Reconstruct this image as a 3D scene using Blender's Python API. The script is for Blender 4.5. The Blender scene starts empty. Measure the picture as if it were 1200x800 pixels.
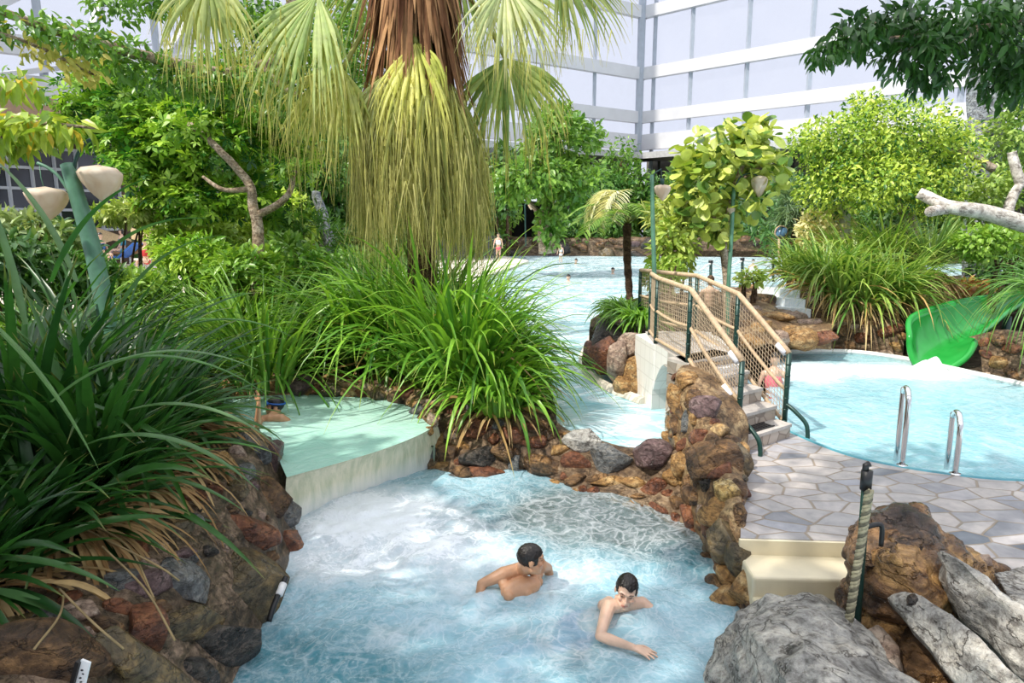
import bpy, bmesh, math, random
import numpy as np
from mathutils import Vector, Matrix
from mathutils.bvhtree import BVHTree

random.seed(7)
rng = np.random.default_rng(7)
SC = bpy.context.scene
COL = SC.collection

# ------------------------------------------------------------------ camera
CAM_H, PITCH, FPX = 2.8, math.radians(10.0), 800.0
cam_d = bpy.data.cameras.new('camera')
cam_d.sensor_width = 36.0
cam_d.lens = 24.0
cam_d.clip_end = 500
cam_o = bpy.data.objects.new('camera', cam_d)
COL.objects.link(cam_o)
cam_o.location = (0, 0, CAM_H)
cam_o.rotation_euler = (math.pi / 2 - PITCH, 0, 0)
SC.camera = cam_o
C10, S10 = math.cos(PITCH), math.sin(PITCH)


def rdir(px, py):
    u = (px - 600) / FPX
    v = (py - 400) / FPX
    return np.array([u, C10 - v * S10, -S10 - v * C10])


def P(px, py, z):
    d = rdir(px, py)
    t = (z - CAM_H) / d[2]
    return np.array([0, 0, CAM_H]) + d * t


def PD(px, py, t):
    return np.array([0, 0, CAM_H]) + rdir(px, py) * t


def A(*a):
    return np.array(a, float)


def nrm(v):
    v = np.asarray(v, float)
    return v / np.maximum(np.linalg.norm(v, axis=-1, keepdims=True), 1e-9)


# ------------------------------------------------------------------ value noise
def _h(ix, iy, iz, s):
    n = (ix * 374761393 + iy * 668265263 + iz * 2147483647 + s * 144665) & 0x7fffffff
    n = ((n ^ (n >> 13)) * 1274126177) & 0x7fffffff
    n = ((n ^ (n >> 15)) * 668265263) & 0x7fffffff
    return ((n ^ (n >> 16)) & 0xffff) / 65535.0


def vnoise(p, s=0):
    p = np.asarray(p, float)
    i = np.floor(p).astype(np.int64)
    f = p - i
    f = f * f * (3 - 2 * f)
    r = 0
    for dx in (0, 1):
        for dy in (0, 1):
            for dz in (0, 1):
                w = (f[..., 0] if dx else 1 - f[..., 0]) * (f[..., 1] if dy else 1 - f[..., 1]) * (f[..., 2] if dz else 1 - f[..., 2])
                r = r + w * _h(i[..., 0] + dx, i[..., 1] + dy, i[..., 2] + dz, s)
    return r


def fbm(p, s=0, o=4):
    a, r, t = 1.0, 0, 0
    p = np.asarray(p, float)
    for k in range(o):
        r = r + a * vnoise(p * (2 ** k) + 17.3 * k, s + k)
        t += a
        a *= .5
    return r / t


# ------------------------------------------------------------------ mesh building
class MB:
    def __init__(s):
        s.V, s.F, s.C, s.n = [], [], [], 0

    def add(s, V, F, col=None):
        V = np.asarray(V, float).reshape(-1, 3)
        if not len(V):
            return
        if isinstance(F, np.ndarray):
            F = [F]
        else:
            groups = {}
            for f in F:
                groups.setdefault(len(f), []).append(f)
            F = [np.array(g) for g in groups.values()]
        for f in F:
            s.F.append(f.astype(np.int64) + s.n)
        if col is None:
            col = (1, 1, 1)
        col = np.asarray(col, float)
        if col.ndim == 1:
            col = np.tile(col, (len(V), 1))
        s.C.append(col.reshape(-1, 3))
        s.V.append(V)
        s.n += len(V)

    def arrays(s):
        return np.concatenate(s.V), s.F, np.concatenate(s.C)


def wloc(o):
    l = np.array(o.location)
    while o.parent:
        o = o.parent
        l = l + np.array(o.location)
    return l


def mesh_from(name, V, F, C, mat, smooth):
    me = bpy.data.meshes.new(name)
    me.vertices.add(len(V))
    me.vertices.foreach_set('co', np.ascontiguousarray(V, dtype=np.float32).ravel())
    lv = np.concatenate([f.ravel() for f in F])
    tot = np.concatenate([np.full(len(f), f.shape[1]) for f in F])
    st = np.concatenate([[0], np.cumsum(tot)[:-1]])
    me.loops.add(len(lv))
    me.loops.foreach_set('vertex_index', lv.astype(np.int32))
    me.polygons.add(len(tot))
    me.polygons.foreach_set('loop_start', st.astype(np.int32))
    me.update(calc_edges=True)
    me.polygons.foreach_set('use_smooth', np.full(len(tot), smooth))
    at = me.attributes.new('Col', 'FLOAT_COLOR', 'POINT')
    at.data.foreach_set('color', np.ascontiguousarray(np.hstack([C, np.ones((len(C), 1))]), dtype=np.float32).ravel())
    if mat is not None:
        for m in (mat if isinstance(mat, (list, tuple)) else [mat]):
            me.materials.append(m)
    return me


def obj(name, mb, mat, parent=None, smooth=True, label=None, cat=None, group=None, kind=None):
    if isinstance(mb, MB):
        V, F, Cc = mb.arrays()
    else:
        V, F = np.asarray(mb[0], float), mb[1]
        if not isinstance(F, list) or (F and not isinstance(F[0], np.ndarray)):
            q = MB()
            q.add(V, F)
            V, F, Cc = q.arrays()
        else:
            Cc = np.ones((len(V), 3))
    if parent is not None:
        org = wloc(parent)
    else:
        org = np.array([(V[:, 0].min() + V[:, 0].max()) / 2, (V[:, 1].min() + V[:, 1].max()) / 2, V[:, 2].min()])
    me = mesh_from(name, V - org, F, Cc, mat, smooth)
    o = bpy.data.objects.new(name, me)
    COL.objects.link(o)
    if parent is not None:
        o.parent = parent
    else:
        o.location = org
    tag(o, label, cat, group, kind)
    return o


def tag(o, label=None, cat=None, group=None, kind=None):
    if label:
        o['label'] = label
    if cat:
        o['category'] = cat
    if group:
        o['group'] = group
    if kind:
        o['kind'] = kind
    return o


def thing(name, label, cat, loc=(0, 0, 0), group=None, kind=None):
    o = bpy.data.objects.new(name, None)
    COL.objects.link(o)
    o.empty_display_size = .1
    o.location = tuple(float(x) for x in loc)
    return tag(o, label, cat, group, kind)


def struct(name, mb, mat, parent=None, smooth=False):
    return obj(name, mb, mat, parent, smooth, kind=None if parent else 'structure')


def copy_tree(o, parent=None):
    c = o.copy()
    COL.objects.link(c)
    if parent is not None:
        c.parent = parent
    for ch in list(o.children):
        copy_tree(ch, c)
    return c


# ------------------------------------------------------------------ shapes
def tube(mb, pts, rad, seg=8, col=None, cap=True):
    pts = np.asarray(pts, float)
    n = len(pts)
    rad = np.broadcast_to(np.asarray(rad, float), (n,))
    T = np.gradient(pts, axis=0)
    T = nrm(T)
    up = A(0, 0, 1) if abs(T[0][2]) < .9 else A(1, 0, 0)
    X = nrm(np.cross(up, T[0]))
    ang = np.linspace(0, 2 * np.pi, seg, endpoint=False)
    V = []
    for i in range(n):
        X = X - T[i] * np.dot(X, T[i])
        X = nrm(X)
        Y = np.cross(T[i], X)
        V.append(pts[i] + rad[i] * (np.cos(ang)[:, None] * X + np.sin(ang)[:, None] * Y))
    V = np.concatenate(V)
    i, j = np.meshgrid(np.arange(n - 1), np.arange(seg), indexing='ij')
    a = i * seg + j
    b = i * seg + (j + 1) % seg
    F = np.stack([a, b, b + seg, a + seg], -1).reshape(-1, 4)
    Fs = [F]
    mb_F = [F]
    if cap:
        mb_F += [np.arange(seg)[::-1][None, :], (np.arange(seg) + (n - 1) * seg)[None, :]]
    Cc = np.ones(3) if col is None else np.asarray(col, float)
    V0 = mb.n
    for f in mb_F:
        mb.F.append(f.astype(np.int64) + V0)
    mb.V.append(V)
    mb.C.append(np.tile(Cc, (len(V), 1)) if Cc.ndim == 1 else np.repeat(Cc, seg, 0))
    mb.n += len(V)


def smooth_path(pts, n=24):
    pts = np.asarray(pts, float)
    if len(pts) < 3:
        t = np.linspace(0, 1, n)[:, None]
        return pts[0] * (1 - t) + pts[-1] * t
    Pp = np.vstack([2 * pts[0] - pts[1], pts, 2 * pts[-1] - pts[-2]])
    out = []
    k = len(pts) - 1
    for s in np.linspace(0, k, n):
        i = min(int(s), k - 1)
        t = s - i
        a, b, c, d = Pp[i], Pp[i + 1], Pp[i + 2], Pp[i + 3]
        out.append(.5 * (2 * b + (c - a) * t + (2 * a - 5 * b + 4 * c - d) * t * t + (3 * b - a - 3 * c + d) * t ** 3))
    return np.array(out)


def box(mb, lo, hi, R=None, c=None, col=None):
    lo, hi = np.asarray(lo, float), np.asarray(hi, float)
    V = np.array([[x, y, z] for x in (lo[0], hi[0]) for y in (lo[1], hi[1]) for z in (lo[2], hi[2])])
    if R is not None:
        V = V @ np.asarray(R).T
    if c is not None:
        V = V + c
    mb.add(V, np.array([[0, 1, 3, 2], [4, 6, 7, 5], [0, 4, 5, 1], [2, 3, 7, 6], [0, 2, 6, 4], [1, 5, 7, 3]]), col)


def bar(mb, a, b, w, h, col=None, up=(0, 0, 1)):
    a, b = np.asarray(a, float), np.asarray(b, float)
    T = nrm(b - a)
    up = np.asarray(up, float)
    if abs(T @ up) > .95:
        up = A(0, 1, 0)
    X = nrm(np.cross(T, up))
    Y = np.cross(X, T)
    R = np.stack([X, T, Y], 1)
    L = np.linalg.norm(b - a)
    box(mb, (-w / 2, 0, -h / 2), (w / 2, L, h / 2), R, a, col)


def prism(mb, poly, z0, z1, col=None):
    poly = np.asarray(poly, float)[:, :2]
    n = len(poly)
    area = np.sum(poly[:, 0] * np.roll(poly[:, 1], -1) - poly[:, 1] * np.roll(poly[:, 0], -1))
    if area < 0:
        poly = poly[::-1]
    zz1 = np.broadcast_to(z1, (n,))
    V = np.vstack([np.column_stack([poly, np.full(n, z0)]), np.column_stack([poly, zz1])])
    F = [tuple(range(n, 2 * n))] + [(i, (i + 1) % n, n + (i + 1) % n, n + i) for i in range(n)]
    mb.add(V, F, col)


def flat(mb, poly, z):
    poly = np.asarray(poly, float)[:, :2]
    area = np.sum(poly[:, 0] * np.roll(poly[:, 1], -1) - poly[:, 1] * np.roll(poly[:, 0], -1))
    if area < 0:
        poly = poly[::-1]
    n = len(poly)
    mb.add(np.column_stack([poly, np.full(n, z)]), [tuple(range(n))])


def inpoly(x, y, poly):
    poly = np.asarray(poly)[:, :2]
    r = np.zeros(np.shape(x), bool)
    j = len(poly) - 1
    for i in range(len(poly)):
        xi, yi = poly[i]
        xj, yj = poly[j]
        c = ((yi > y) != (yj > y)) & (x < (xj - xi) * (y - yi) / (yj - yi + 1e-12) + xi)
        r ^= c
        j = i
    return r


def gridmesh(V3):
    """V3: (n,m,3) -> verts, quads"""
    n, m = V3.shape[:2]
    i, j = np.meshgrid(np.arange(n - 1), np.arange(m - 1), indexing='ij')
    a = (i * m + j).ravel()
    return V3.reshape(-1, 3), np.stack([a, a + 1, a + m + 1, a + m], 1)


def loft(rows, nu=60, nv=24, amp=.03, freq=3.0, seed=0):
    rows = [smooth_path(r, nu) for r in rows]
    rows = np.array(rows)            # R,nu,3
    cols = np.array([smooth_path(rows[:, k], nv) for k in range(nu)])   # nu,nv,3
    V, F = gridmesh(cols)
    d = (fbm(V * freq, seed, 3) - .5)[:, None] * 2 * amp
    e = (fbm(V * freq + 50, seed + 9, 3) - .5)[:, None] * 2 * amp
    V = V + np.hstack([e, -abs(e) * .3, d])
    return V, F


def bvh(V, F):
    return BVHTree.FromPolygons([tuple(v) for v in V], [tuple(f) for f in F])


def cast(tree, px, py):
    d = Vector(rdir(px, py)).normalized()
    h = tree.ray_cast(Vector((0, 0, CAM_H)), d)
    if h[0] is None:
        return None
    n = h[1]
    if n.dot(d) > 0:
        n = -n
    return np.array(h[0]), np.array(n)


_ico = {}


def ico(sub):
    if sub not in _ico:
        bm = bmesh.new()
        bmesh.ops.create_icosphere(bm, subdivisions=sub, radius=1)
        bm.verts.ensure_lookup_table()
        _ico[sub] = (np.array([v.co[:] for v in bm.verts]), np.array([[v.index for v in f.verts] for f in bm.faces]))
        bm.free()
    return _ico[sub]


def rock_verts(seed, size, sub=3, cuts=12, rough=.05, angular=.9):
    r = np.random.default_rng(seed)
    V, F = ico(sub)
    V = V.copy()
    for k in range(cuts):
        n = nrm(r.normal(size=3))
        d = r.uniform(.48, .84)
        ex = np.maximum(0, V @ n - d)
        V = V - ex[:, None] * n * angular
    off = r.uniform(-50, 50, 3)
    k = (fbm(V * 2.0 + off, seed % 97, 4) - .5)
    k2 = (fbm(V * 7.0 + off, seed % 89, 2) - .5)
    V = V * (1 + (k * rough * 3.2 + k2 * rough * .9)[:, None])
    return V * np.asarray(size, float), F


def frame_from(n, up=(0, 0, 1), rot=0):
    """columns: x (screen right-ish along surface), y (surface up), z (normal)"""
    n = nrm(n)
    up = np.asarray(up, float)
    if abs(n @ up) > .97:
        up = A(0, 1, 0)
    x = nrm(np.cross(up, n))
    y = np.cross(n, x)
    c, s = math.cos(rot), math.sin(rot)
    return np.stack([x * c + y * s, -x * s + y * c, n], 1)


# ------------------------------------------------------------------ foliage
TPL = {}
TPL['diamond'] = (A([0, 0, 0], [.45, -.5, .07], [1, 0, -.06], [.45, .5, .07]), [np.array([[0, 1, 2, 3]])])
TPL['ovate'] = (A([0, 0, 0], [.3, -.46, .1], [.3, 0, 0], [.3, .46, .1], [.68, -.36, .05], [.68, 0, -.03], [.68, .36, .05], [1, 0, -.12]),
                [np.array([[0, 2, 1], [0, 3, 2], [4, 5, 7], [5, 6, 7]]), np.array([[1, 2, 5, 4], [2, 3, 6, 5]])])
_a = np.linspace(0, 2 * np.pi, 10, endpoint=False)
TPL['round'] = (np.vstack([[.5, 0, -.02], np.column_stack([.5 - .5 * np.cos(_a), .5 * np.sin(_a), .10 * np.abs(np.sin(_a))])]),
                [np.array([[0, 1 + i, 1 + (i + 1) % 10] for i in range(10)])])
_v, _f = [], []
for _an, _l in ((-2.1, .5), (-1.05, .8), (0, 1.0), (1.05, .8), (2.1, .5)):
    b = len(_v)
    dx, dy = math.cos(_an), math.sin(_an)
    for q, w in ((0, 0), (.55, -.2), (1, 0), (.55, .2)):
        _v.append([(dx * q - dy * w) * _l * .75 + .2, (dy * q + dx * w) * _l * .75 * 1.2, .06 * abs(w) * 5 - .1 * q * q])
    _f.append([b, b + 1, b + 2, b + 3])
TPL['palmate'] = (np.array(_v), [np.array(_f)])
TPL['needle'] = (A([0, -.5, 0], [0, .5, 0], [1, .25, -.1], [1, -.25, -.1]), [np.array([[0, 1, 2, 3]])])


def leaves(mb, Pn, D, N, L, W, col, tpl):
    V0, Fs = TPL[tpl]
    n, k = len(Pn), len(V0)
    D = nrm(D)
    S = nrm(np.cross(N, D))
    N = np.cross(D, S)
    L = np.broadcast_to(L, (n,))
    W = np.broadcast_to(W, (n,))
    V = Pn[:, None] + V0[None, :, 0, None] * (D * L[:, None])[:, None] + V0[None, :, 1, None] * (S * W[:, None])[:, None] \
        + V0[None, :, 2, None] * (N * L[:, None])[:, None]
    base = (np.arange(n) * k)[:, None, None] + mb.n
    for f in Fs:
        mb.F.append((f[None] + base).reshape(-1, f.shape[1]))
    mb.V.append(V.reshape(-1, 3))
    mb.C.append(np.repeat(col, k, 0))
    mb.n += n * k


def mixcol(c1, c2, t):
    return np.asarray(c1)[None] * (1 - t[:, None]) + np.asarray(c2)[None] * t[:, None]


def crown(mb, ells, n, L, c1, c2, tpl='ovate', asp=.5, droop=.25, seed=1, gapf=1.2, gap=.42, c3=None, f3=.08, shell=.45, upb=.9):
    r = np.random.default_rng(seed)
    ar = np.array([(e[1][0] * e[1][1] * e[1][2]) ** (2 / 3) for e in ells])
    ar = ar / ar.sum()
    for e, w in zip(ells, ar):
        c, R = np.asarray(e[0]), np.asarray(e[1])
        m = int(n * w * 1.8)
        d = nrm(r.normal(size=(m, 3)))
        rad = r.uniform(0, 1, m) ** shell
        p = c + d * rad[:, None] * R
        keep = vnoise(p * gapf / max(R.mean(), .2) * 1.6, seed) > gap * r.uniform(.75, 1.2, m)
        p, d = p[keep], d[keep]
        m = len(p)
        if m > n * w:
            p, d = p[:int(n * w)], d[:int(n * w)]
            m = len(p)
        D = d * .6 + r.normal(size=(m, 3)) * .55 + A(0, 0, -droop)
        N = A(0, 0, upb) + d * .5 + r.normal(size=(m, 3)) * .5
        t = np.clip(r.uniform(0, 1, m) * .6 + vnoise(p * 1.7 / max(R.mean(), .2), seed + 5) * .8 - .2, 0, 1)
        col = mixcol(c1, c2, t)
        if c3 is not None:
            q = r.uniform(size=m) < f3
            col[q] = c3
        l = L * r.uniform(.65, 1.25, m)
        leaves(mb, p, D, N, l, l * asp, col, tpl)


def strips(mb, P0, D0, L, W, droop, S=7, prof='strap', side=None, fold=.2, col=None, tip=None, tipf=.0, power=1.0, curlseed=None):
    """blades: n x 3 start points, start directions; droop = gravity bend per unit length"""
    n = len(P0)
    L = np.broadcast_to(np.asarray(L, float), (n,))
    W = np.broadcast_to(np.asarray(W, float), (n,))
    droop = np.broadcast_to(np.asarray(droop, float), (n,))
    p = np.array(P0, float)
    D = nrm(D0)
    if side is None:
        side = np.cross(D, A(0, 0, 1)) + 1e-4
    side = nrm(side)
    V = np.zeros((n, S + 1, 3, 3))
    Cc = np.zeros((n, S + 1, 3, 3))
    base = np.asarray(col, float)
    for i in range(S + 1):
        s = i / S
        if prof == 'strap':
            w = min(1, .55 + s * 1.8) * (1 - s ** 2.6) if s > 0 else .55
            w = max(w, .02)
        elif prof == 'fan':
            w = (s / .45) if s < .45 else max(.05, (1 - ((s - .45) / .55) ** .8) * .75 + .0) if s > .45 else 1
            w = max(w, .06)
        elif prof == 'thread':
            w = max(.15, 1 - s)
        sd = side - D * np.sum(side * D, 1, keepdims=True)
        sd = nrm(sd)
        nn = np.cross(sd, D)
        hw = (W * w / 2)[:, None]
        V[:, i, 0] = p - sd * hw
        V[:, i, 1] = p - nn * hw * fold * 2
        V[:, i, 2] = p + sd * hw
        c = base
        if tip is not None:
            k = np.clip((s - (1 - tipf)) / max(tipf, 1e-3), 0, 1)
            c = base * (1 - k) + np.asarray(tip) * k
        Cc[:, i, :] = c[:, None] if c.ndim == 2 else c
        p = p + D * (L / S)[:, None]
        D = nrm(D + A(0, 0, -1) * (droop * L / S * (s + .15) ** (power - 1 + 1e-9))[:, None])
    k = np.arange(n)[:, None, None] * ((S + 1) * 3)
    i = np.arange(S)[None, :, None] * 3
    j = np.arange(2)[None, None, :]
    a = (k + i + j).ravel()
    F = np.stack([a, a + 1, a + 4, a + 3], 1)
    mb.F.append(F + mb.n)
    mb.V.append(V.reshape(-1, 3))
    mb.C.append(Cc.reshape(-1, 3))
    mb.n += n * (S + 1) * 3


def clump(mb, c, n, L, W, droop, c1, c2, spread=.35, seed=0, minup=.25, maxup=2.2, rad=.15, bias=(0, 0, 0), S=7, tip=None, tipf=.12, dry=0, drycol=(.42, .27, .11)):
    r = np.random.default_rng(seed)
    az = r.uniform(0, 2 * np.pi, n)
    up = r.uniform(minup, maxup, n)
    D = np.column_stack([np.cos(az), np.sin(az), up]) + np.asarray(bias)
    p = np.asarray(c) + np.column_stack([np.cos(az), np.sin(az), np.zeros(n)]) * (r.uniform(0, 1, n) * rad)[:, None]
    l = L * r.uniform(.6, 1.15, n)
    col = mixcol(c1, c2, r.uniform(0, 1, n))
    if dry:
        q = r.uniform(size=n) < dry
        col[q] = np.asarray(drycol) * r.uniform(.6, 1.3, (q.sum(), 1))
        D[q, 2] *= .3
    side = np.cross(D, A(0, 0, 1)) + r.normal(size=(n, 3)) * .25
    strips(mb, p, D, l, W * r.uniform(.7, 1.2, n), droop * r.uniform(.6, 1.4, n) / L, S=S, side=side, col=col, tip=tip, tipf=tipf)


# ------------------------------------------------------------------ materials
class NT:
    def __init__(s, name):
        s.m = bpy.data.materials.new(name)
        s.m.use_nodes = True
        s.t = s.m.node_tree
        s.t.nodes.clear()
        s.out = s.n('ShaderNodeOutputMaterial')

    def n(s, typ, **kw):
        nd = s.t.nodes.new(typ)
        for k, v in kw.items():
            if k.startswith('i_'):
                key = k[2:].replace('_', ' ')
                s.set(nd.inputs[key], v)
            elif k.startswith('x'):
                s.set(nd.inputs[int(k[1:])], v)
            else:
                setattr(nd, k, v)
        return nd

    def set(s, inp, v):
        if isinstance(v, bpy.types.NodeSocket):
            s.t.links.new(v, inp)
        elif isinstance(v, bpy.types.Node):
            s.t.links.new(v.outputs[0], inp)
        else:
            if isinstance(v, (tuple, list)) and len(v) == 3 and inp.type == 'RGBA':
                v = (*v, 1)
            inp.default_value = v

    def obco(s, scale=1.0):
        tc = s.n('ShaderNodeTexCoord')
        return tc.outputs['Object']

    def noise(s, scale, detail=4, rough=.55, dist=0, vec=None, out=0):
        nd = s.n('ShaderNodeTexNoise', i_Scale=scale, i_Detail=detail, i_Roughness=rough, i_Distortion=dist)
        s.set(nd.inputs['Vector'], vec if vec is not None else s.obco())
        return nd.outputs[out]

    def ramp(s, fac, stops, interp='LINEAR'):
        nd = s.n('ShaderNodeValToRGB')
        s.set(nd.inputs[0], fac)
        cr = nd.color_ramp
        cr.interpolation = interp
        while len(cr.elements) < len(stops):
            cr.elements.new(.5)
        for e, (p, c) in zip(cr.elements, stops):
            e.position = p
            e.color = (*c, 1) if len(c) == 3 else c
        return nd.outputs[0]

    def mix(s, f, a, b, mode='MIX'):
        nd = s.n('ShaderNodeMix', data_type='RGBA', blend_type=mode)
        s.set(nd.inputs[0], f)
        s.set(nd.inputs[6], a)
        s.set(nd.inputs[7], b)
        return nd.outputs[2]

    def math(s, op, a, b=0.0, clamp=False):
        nd = s.n('ShaderNodeMath', operation=op, use_clamp=clamp)
        s.set(nd.inputs[0], a)
        s.set(nd.inputs[1], b)
        return nd.outputs[0]

    def bump(s, h, strength=.4, dist=.02):
        nd = s.n('ShaderNodeBump', i_Strength=strength, i_Distance=dist)
        s.set(nd.inputs['Height'], h)
        return nd.outputs[0]

    def bsdf(s, col, rough=.5, metal=0, normal=None, spec=.5, **kw):
        b = s.n('ShaderNodeBsdfPrincipled')
        s.set(b.inputs['Base Color'], col)
        s.set(b.inputs['Roughness'], rough)
        s.set(b.inputs['Metallic'], metal)
        s.set(b.inputs['Specular IOR Level'], spec)
        if normal is not None:
            s.set(b.inputs['Normal'], normal)
        for k, v in kw.items():
            s.set(b.inputs[k.replace('_', ' ')], v)
        return b

    def done(s, shader):
        s.set(s.out.inputs[0], shader)
        return s.m

    def mixsh(s, f, a, b):
        nd = s.n('ShaderNodeMixShader')
        s.set(nd.inputs[0], f)
        s.set(nd.inputs[1], a)
        s.set(nd.inputs[2], b)
        return nd


def m_simple(name, col, rough=.5, metal=0, var=.15, scale=6, bump=0, bscale=40, spec=.5):
    t = NT(name)
    f = t.noise(scale)
    c = t.ramp(f, [(.3, tuple(x * (1 - var) for x in col)), (.7, tuple(min(1, x * (1 + var)) for x in col))])
    nn = t.bump(t.noise(bscale), bump, .01) if bump else None
    return t.done(t.bsdf(c, rough, metal, nn, spec))


def m_leaf(name, rough=.45, trans=.35, spec=.4, sat=1.0):
    t = NT(name)
    at = t.n('ShaderNodeAttribute', attribute_name='Col')
    f = t.noise(9, 3)
    c = t.mix(1.0, at.outputs['Color'], t.ramp(f, [(.3, (.98, .98, .95)), (.7, (1.42, 1.40, 1.3))]), 'MULTIPLY')
    b = t.bsdf(c, rough, 0, None, spec)
    tr = t.n('ShaderNodeBsdfTranslucent')
    t.set(tr.inputs[0], t.mix(1.0, c, (1.15, 1.1, .6), 'MULTIPLY'))
    return t.done(t.mixsh(trans, b, tr))


def m_rock(name, c1, c2, c3, rough=.35, scale=5, bump=.6, vein=None, spec=.5):
    t = NT(name)
    co = t.obco()
    mp = t.n('ShaderNodeMapping')
    t.set(mp.inputs[0], co)
    mp.inputs['Scale'].default_value = (1, 1, 2.1)
    mp.inputs['Rotation'].default_value = (.5, .35, .2)
    f1 = t.noise(scale, 7, .68, .5, mp.outputs[0])
    f2 = t.noise(scale * 5, 6, .72, .2, co)
    f3 = t.noise(scale * .6, 3, .5, .3, co)
    c = t.ramp(f1, [(.34, c1), (.5, c2), (.64, c3)])
    c = t.mix(t.ramp(f2, [(.38, (.85,) * 3), (.56, (0.0,) * 3)]), c, t.mix(1, c, (.32, .29, .27), 'MULTIPLY'))
    c = t.mix(t.ramp(f2, [(.58, (0,) * 3), (.72, (.55,) * 3)]), c, t.mix(1, c, (1.7, 1.65, 1.5), 'MULTIPLY'))
    cr = t.math('ABSOLUTE', t.math('SUBTRACT', t.noise(scale * .8, 5, .6, .35, mp.outputs[0]), .5))
    crk = t.ramp(cr, [(0, (.8,) * 3), (.016, (0,) * 3)])
    c = t.mix(crk, c, t.mix(1, c, (.3, .26, .22), 'MULTIPLY'))
    if vein:
        v = t.math('ABSOLUTE', t.math('SUBTRACT', t.noise(scale * 1.2, 5, .65, .3, mp.outputs[0]), .47))
        c = t.mix(t.ramp(v, [(0, (.55,) * 3), (.035, (0,) * 3)]), c, vein)
    h = t.math('SUBTRACT', t.math('ADD', t.math('MULTIPLY', f2, .7), f1), t.math('MULTIPLY', crk, .35))
    r = t.ramp(f3, [(.35, (max(.08, rough - .15),) * 3), (.65, (min(1, rough + .25),) * 3)])
    return t.done(t.bsdf(c, r, 0, t.bump(h, min(1, bump * 1.5), .05), spec))
# ================================================================== materials
M = {}
M['leaf'] = m_leaf('glossy leaf', .35, .3, .5)
M['leaf_soft'] = m_leaf('soft leaf', .55, .4, .3)
M['dryleaf'] = m_leaf('dry palm fibre', .8, .15, .15)
M['bark'] = m_rock('pale bark', (.32, .23, .15), (.5, .39, .28), (.66, .56, .44), .8, 4, .5, spec=.2)
M['bark_dark'] = m_rock('brown bark', (.07, .04, .025), (.14, .085, .05), (.22, .14, .09), .85, 5, .6, spec=.2)
M['bark_white'] = m_rock('silver bark', (.5, .46, .4), (.62, .58, .52), (.72, .68, .63), .8, 1.6, .25, spec=.2)
M['bark_grey'] = m_rock('grey mossy bark', (.12, .13, .15), (.3, .33, .36), (.5, .53, .52), .8, 3, .7, spec=.2)
ROCKS = {
    'brown': m_rock('wet brown stone', (.035, .02, .012), (.14, .075, .032), (.36, .2, .08), .28, 4, .6),
    'olive': m_rock('wet olive stone', (.05, .04, .02), (.12, .09, .045), (.24, .16, .06), .22, 4, .4),
    'rust': m_rock('rust red stone', (.08, .025, .012), (.2, .07, .03), (.34, .14, .06), .3, 5, .5),
    'slate': m_rock('slate grey stone', (.05, .055, .06), (.12, .13, .135), (.24, .24, .23), .35, 5, .5, (.3, .27, .22)),
    'purple': m_rock('purple stone', (.06, .035, .035), (.15, .09, .09), (.26, .18, .17), .32, 5, .5),
    'ochre': m_rock('ochre stone', (.2, .1, .03), (.4, .22, .07), (.6, .42, .2), .4, 5, .5),
    'pink': m_rock('pale pinkish stone', (.22, .14, .1), (.38, .27, .2), (.52, .42, .33), .5, 5, .4),
    'grey': m_rock('weathered grey stone', (.15, .145, .13), (.42, .41, .38), (.7, .67, .6), .6, 3.2, .9, (.6, .56, .48)),
    'dark': m_rock('dark wet stone', (.015, .014, .013), (.045, .04, .035), (.12, .1, .08), .2, 4, .7, (.2, .15, .12)),
    'yellow': m_rock('yellow crusted stone', (.35, .2, .05), (.6, .42, .15), (.8, .68, .42), .6, 6, .8),
}
ROCKS['wetgold'] = m_rock('glossy golden brown stone', (.03, .016, .01), (.19, .095, .035), (.62, .36, .13), .2, 2.4, .7)
ROCKS['crown'] = m_rock('dark craggy stone', (.02, .013, .01), (.075, .045, .028), (.3, .17, .08), .25, 3, .9)
M['mortar'] = m_rock('stone mortar', (.06, .035, .02), (.17, .105, .055), (.36, .26, .16), .55, 4, .5)
M['mortar_dark'] = m_rock('dark mottled mortar', (.03, .025, .012), (.15, .105, .06), (.36, .25, .17), .4, 5, .5)  # brown mortar mottled from near black up to sandy pink
M['mortar_gold'] = m_rock('golden mortar', (.10, .055, .025), (.26, .16, .075), (.5, .36, .19), .5, 4, .5)
M['soil'] = m_rock('planting soil', (.03, .02, .012), (.06, .042, .025), (.11, .08, .05), .9, 3, .6, spec=.15)
M['sand'] = m_simple('pale deck', (.78, .72, .62), .7, 0, .1, 2)
M['green_metal'] = m_simple('dark green metal', (.012, .05, .04), .35, .2, .3, 10)
M['lamp_green'] = m_simple('green lamp paint', (.08, .20, .125), .4, 0, .25, 8)
M['chrome'] = m_simple('polished steel', (.75, .75, .74), .12, 1, .03)
M['white_metal'] = m_simple('white painted steel', (.62, .62, .64), .45, 0, .05, 1)
M['grey_metal'] = m_simple('grey mullion', (.38, .42, .48), .45, 0, .08, 2)
M['rope_wood'] = m_simple('weathered handrail rope', (.52, .38, .24), .7, 0, .25, 25, .4, 60)
M['net'] = m_simple('tan netting twine', (.52, .40, .27), .85, 0, .15, 20)
M['rope_white'] = m_simple('white rope', (.85, .83, .78), .7, 0, .05)
M['cream'] = m_simple('cream pool step', (.74, .66, .47), .35, 0, .07, 5)
M['white_wall'] = None
M['dark'] = m_simple('dark recess', (.02, .018, .015), .7)
M['darkwood'] = m_simple('dark wood', (.06, .035, .02), .6, 0, .4, 8)
M['brownwood'] = m_simple('brown wood', (.25, .13, .06), .6, 0, .3, 8)
M['thatch'] = m_simple('thatch', (.5, .37, .2), .9, 0, .3, 25)
M['black'] = m_simple('black rubber', (.012, .012, .013), .4)
M['white_plastic'] = m_simple('white plastic', (.8, .8, .8), .4)
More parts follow.
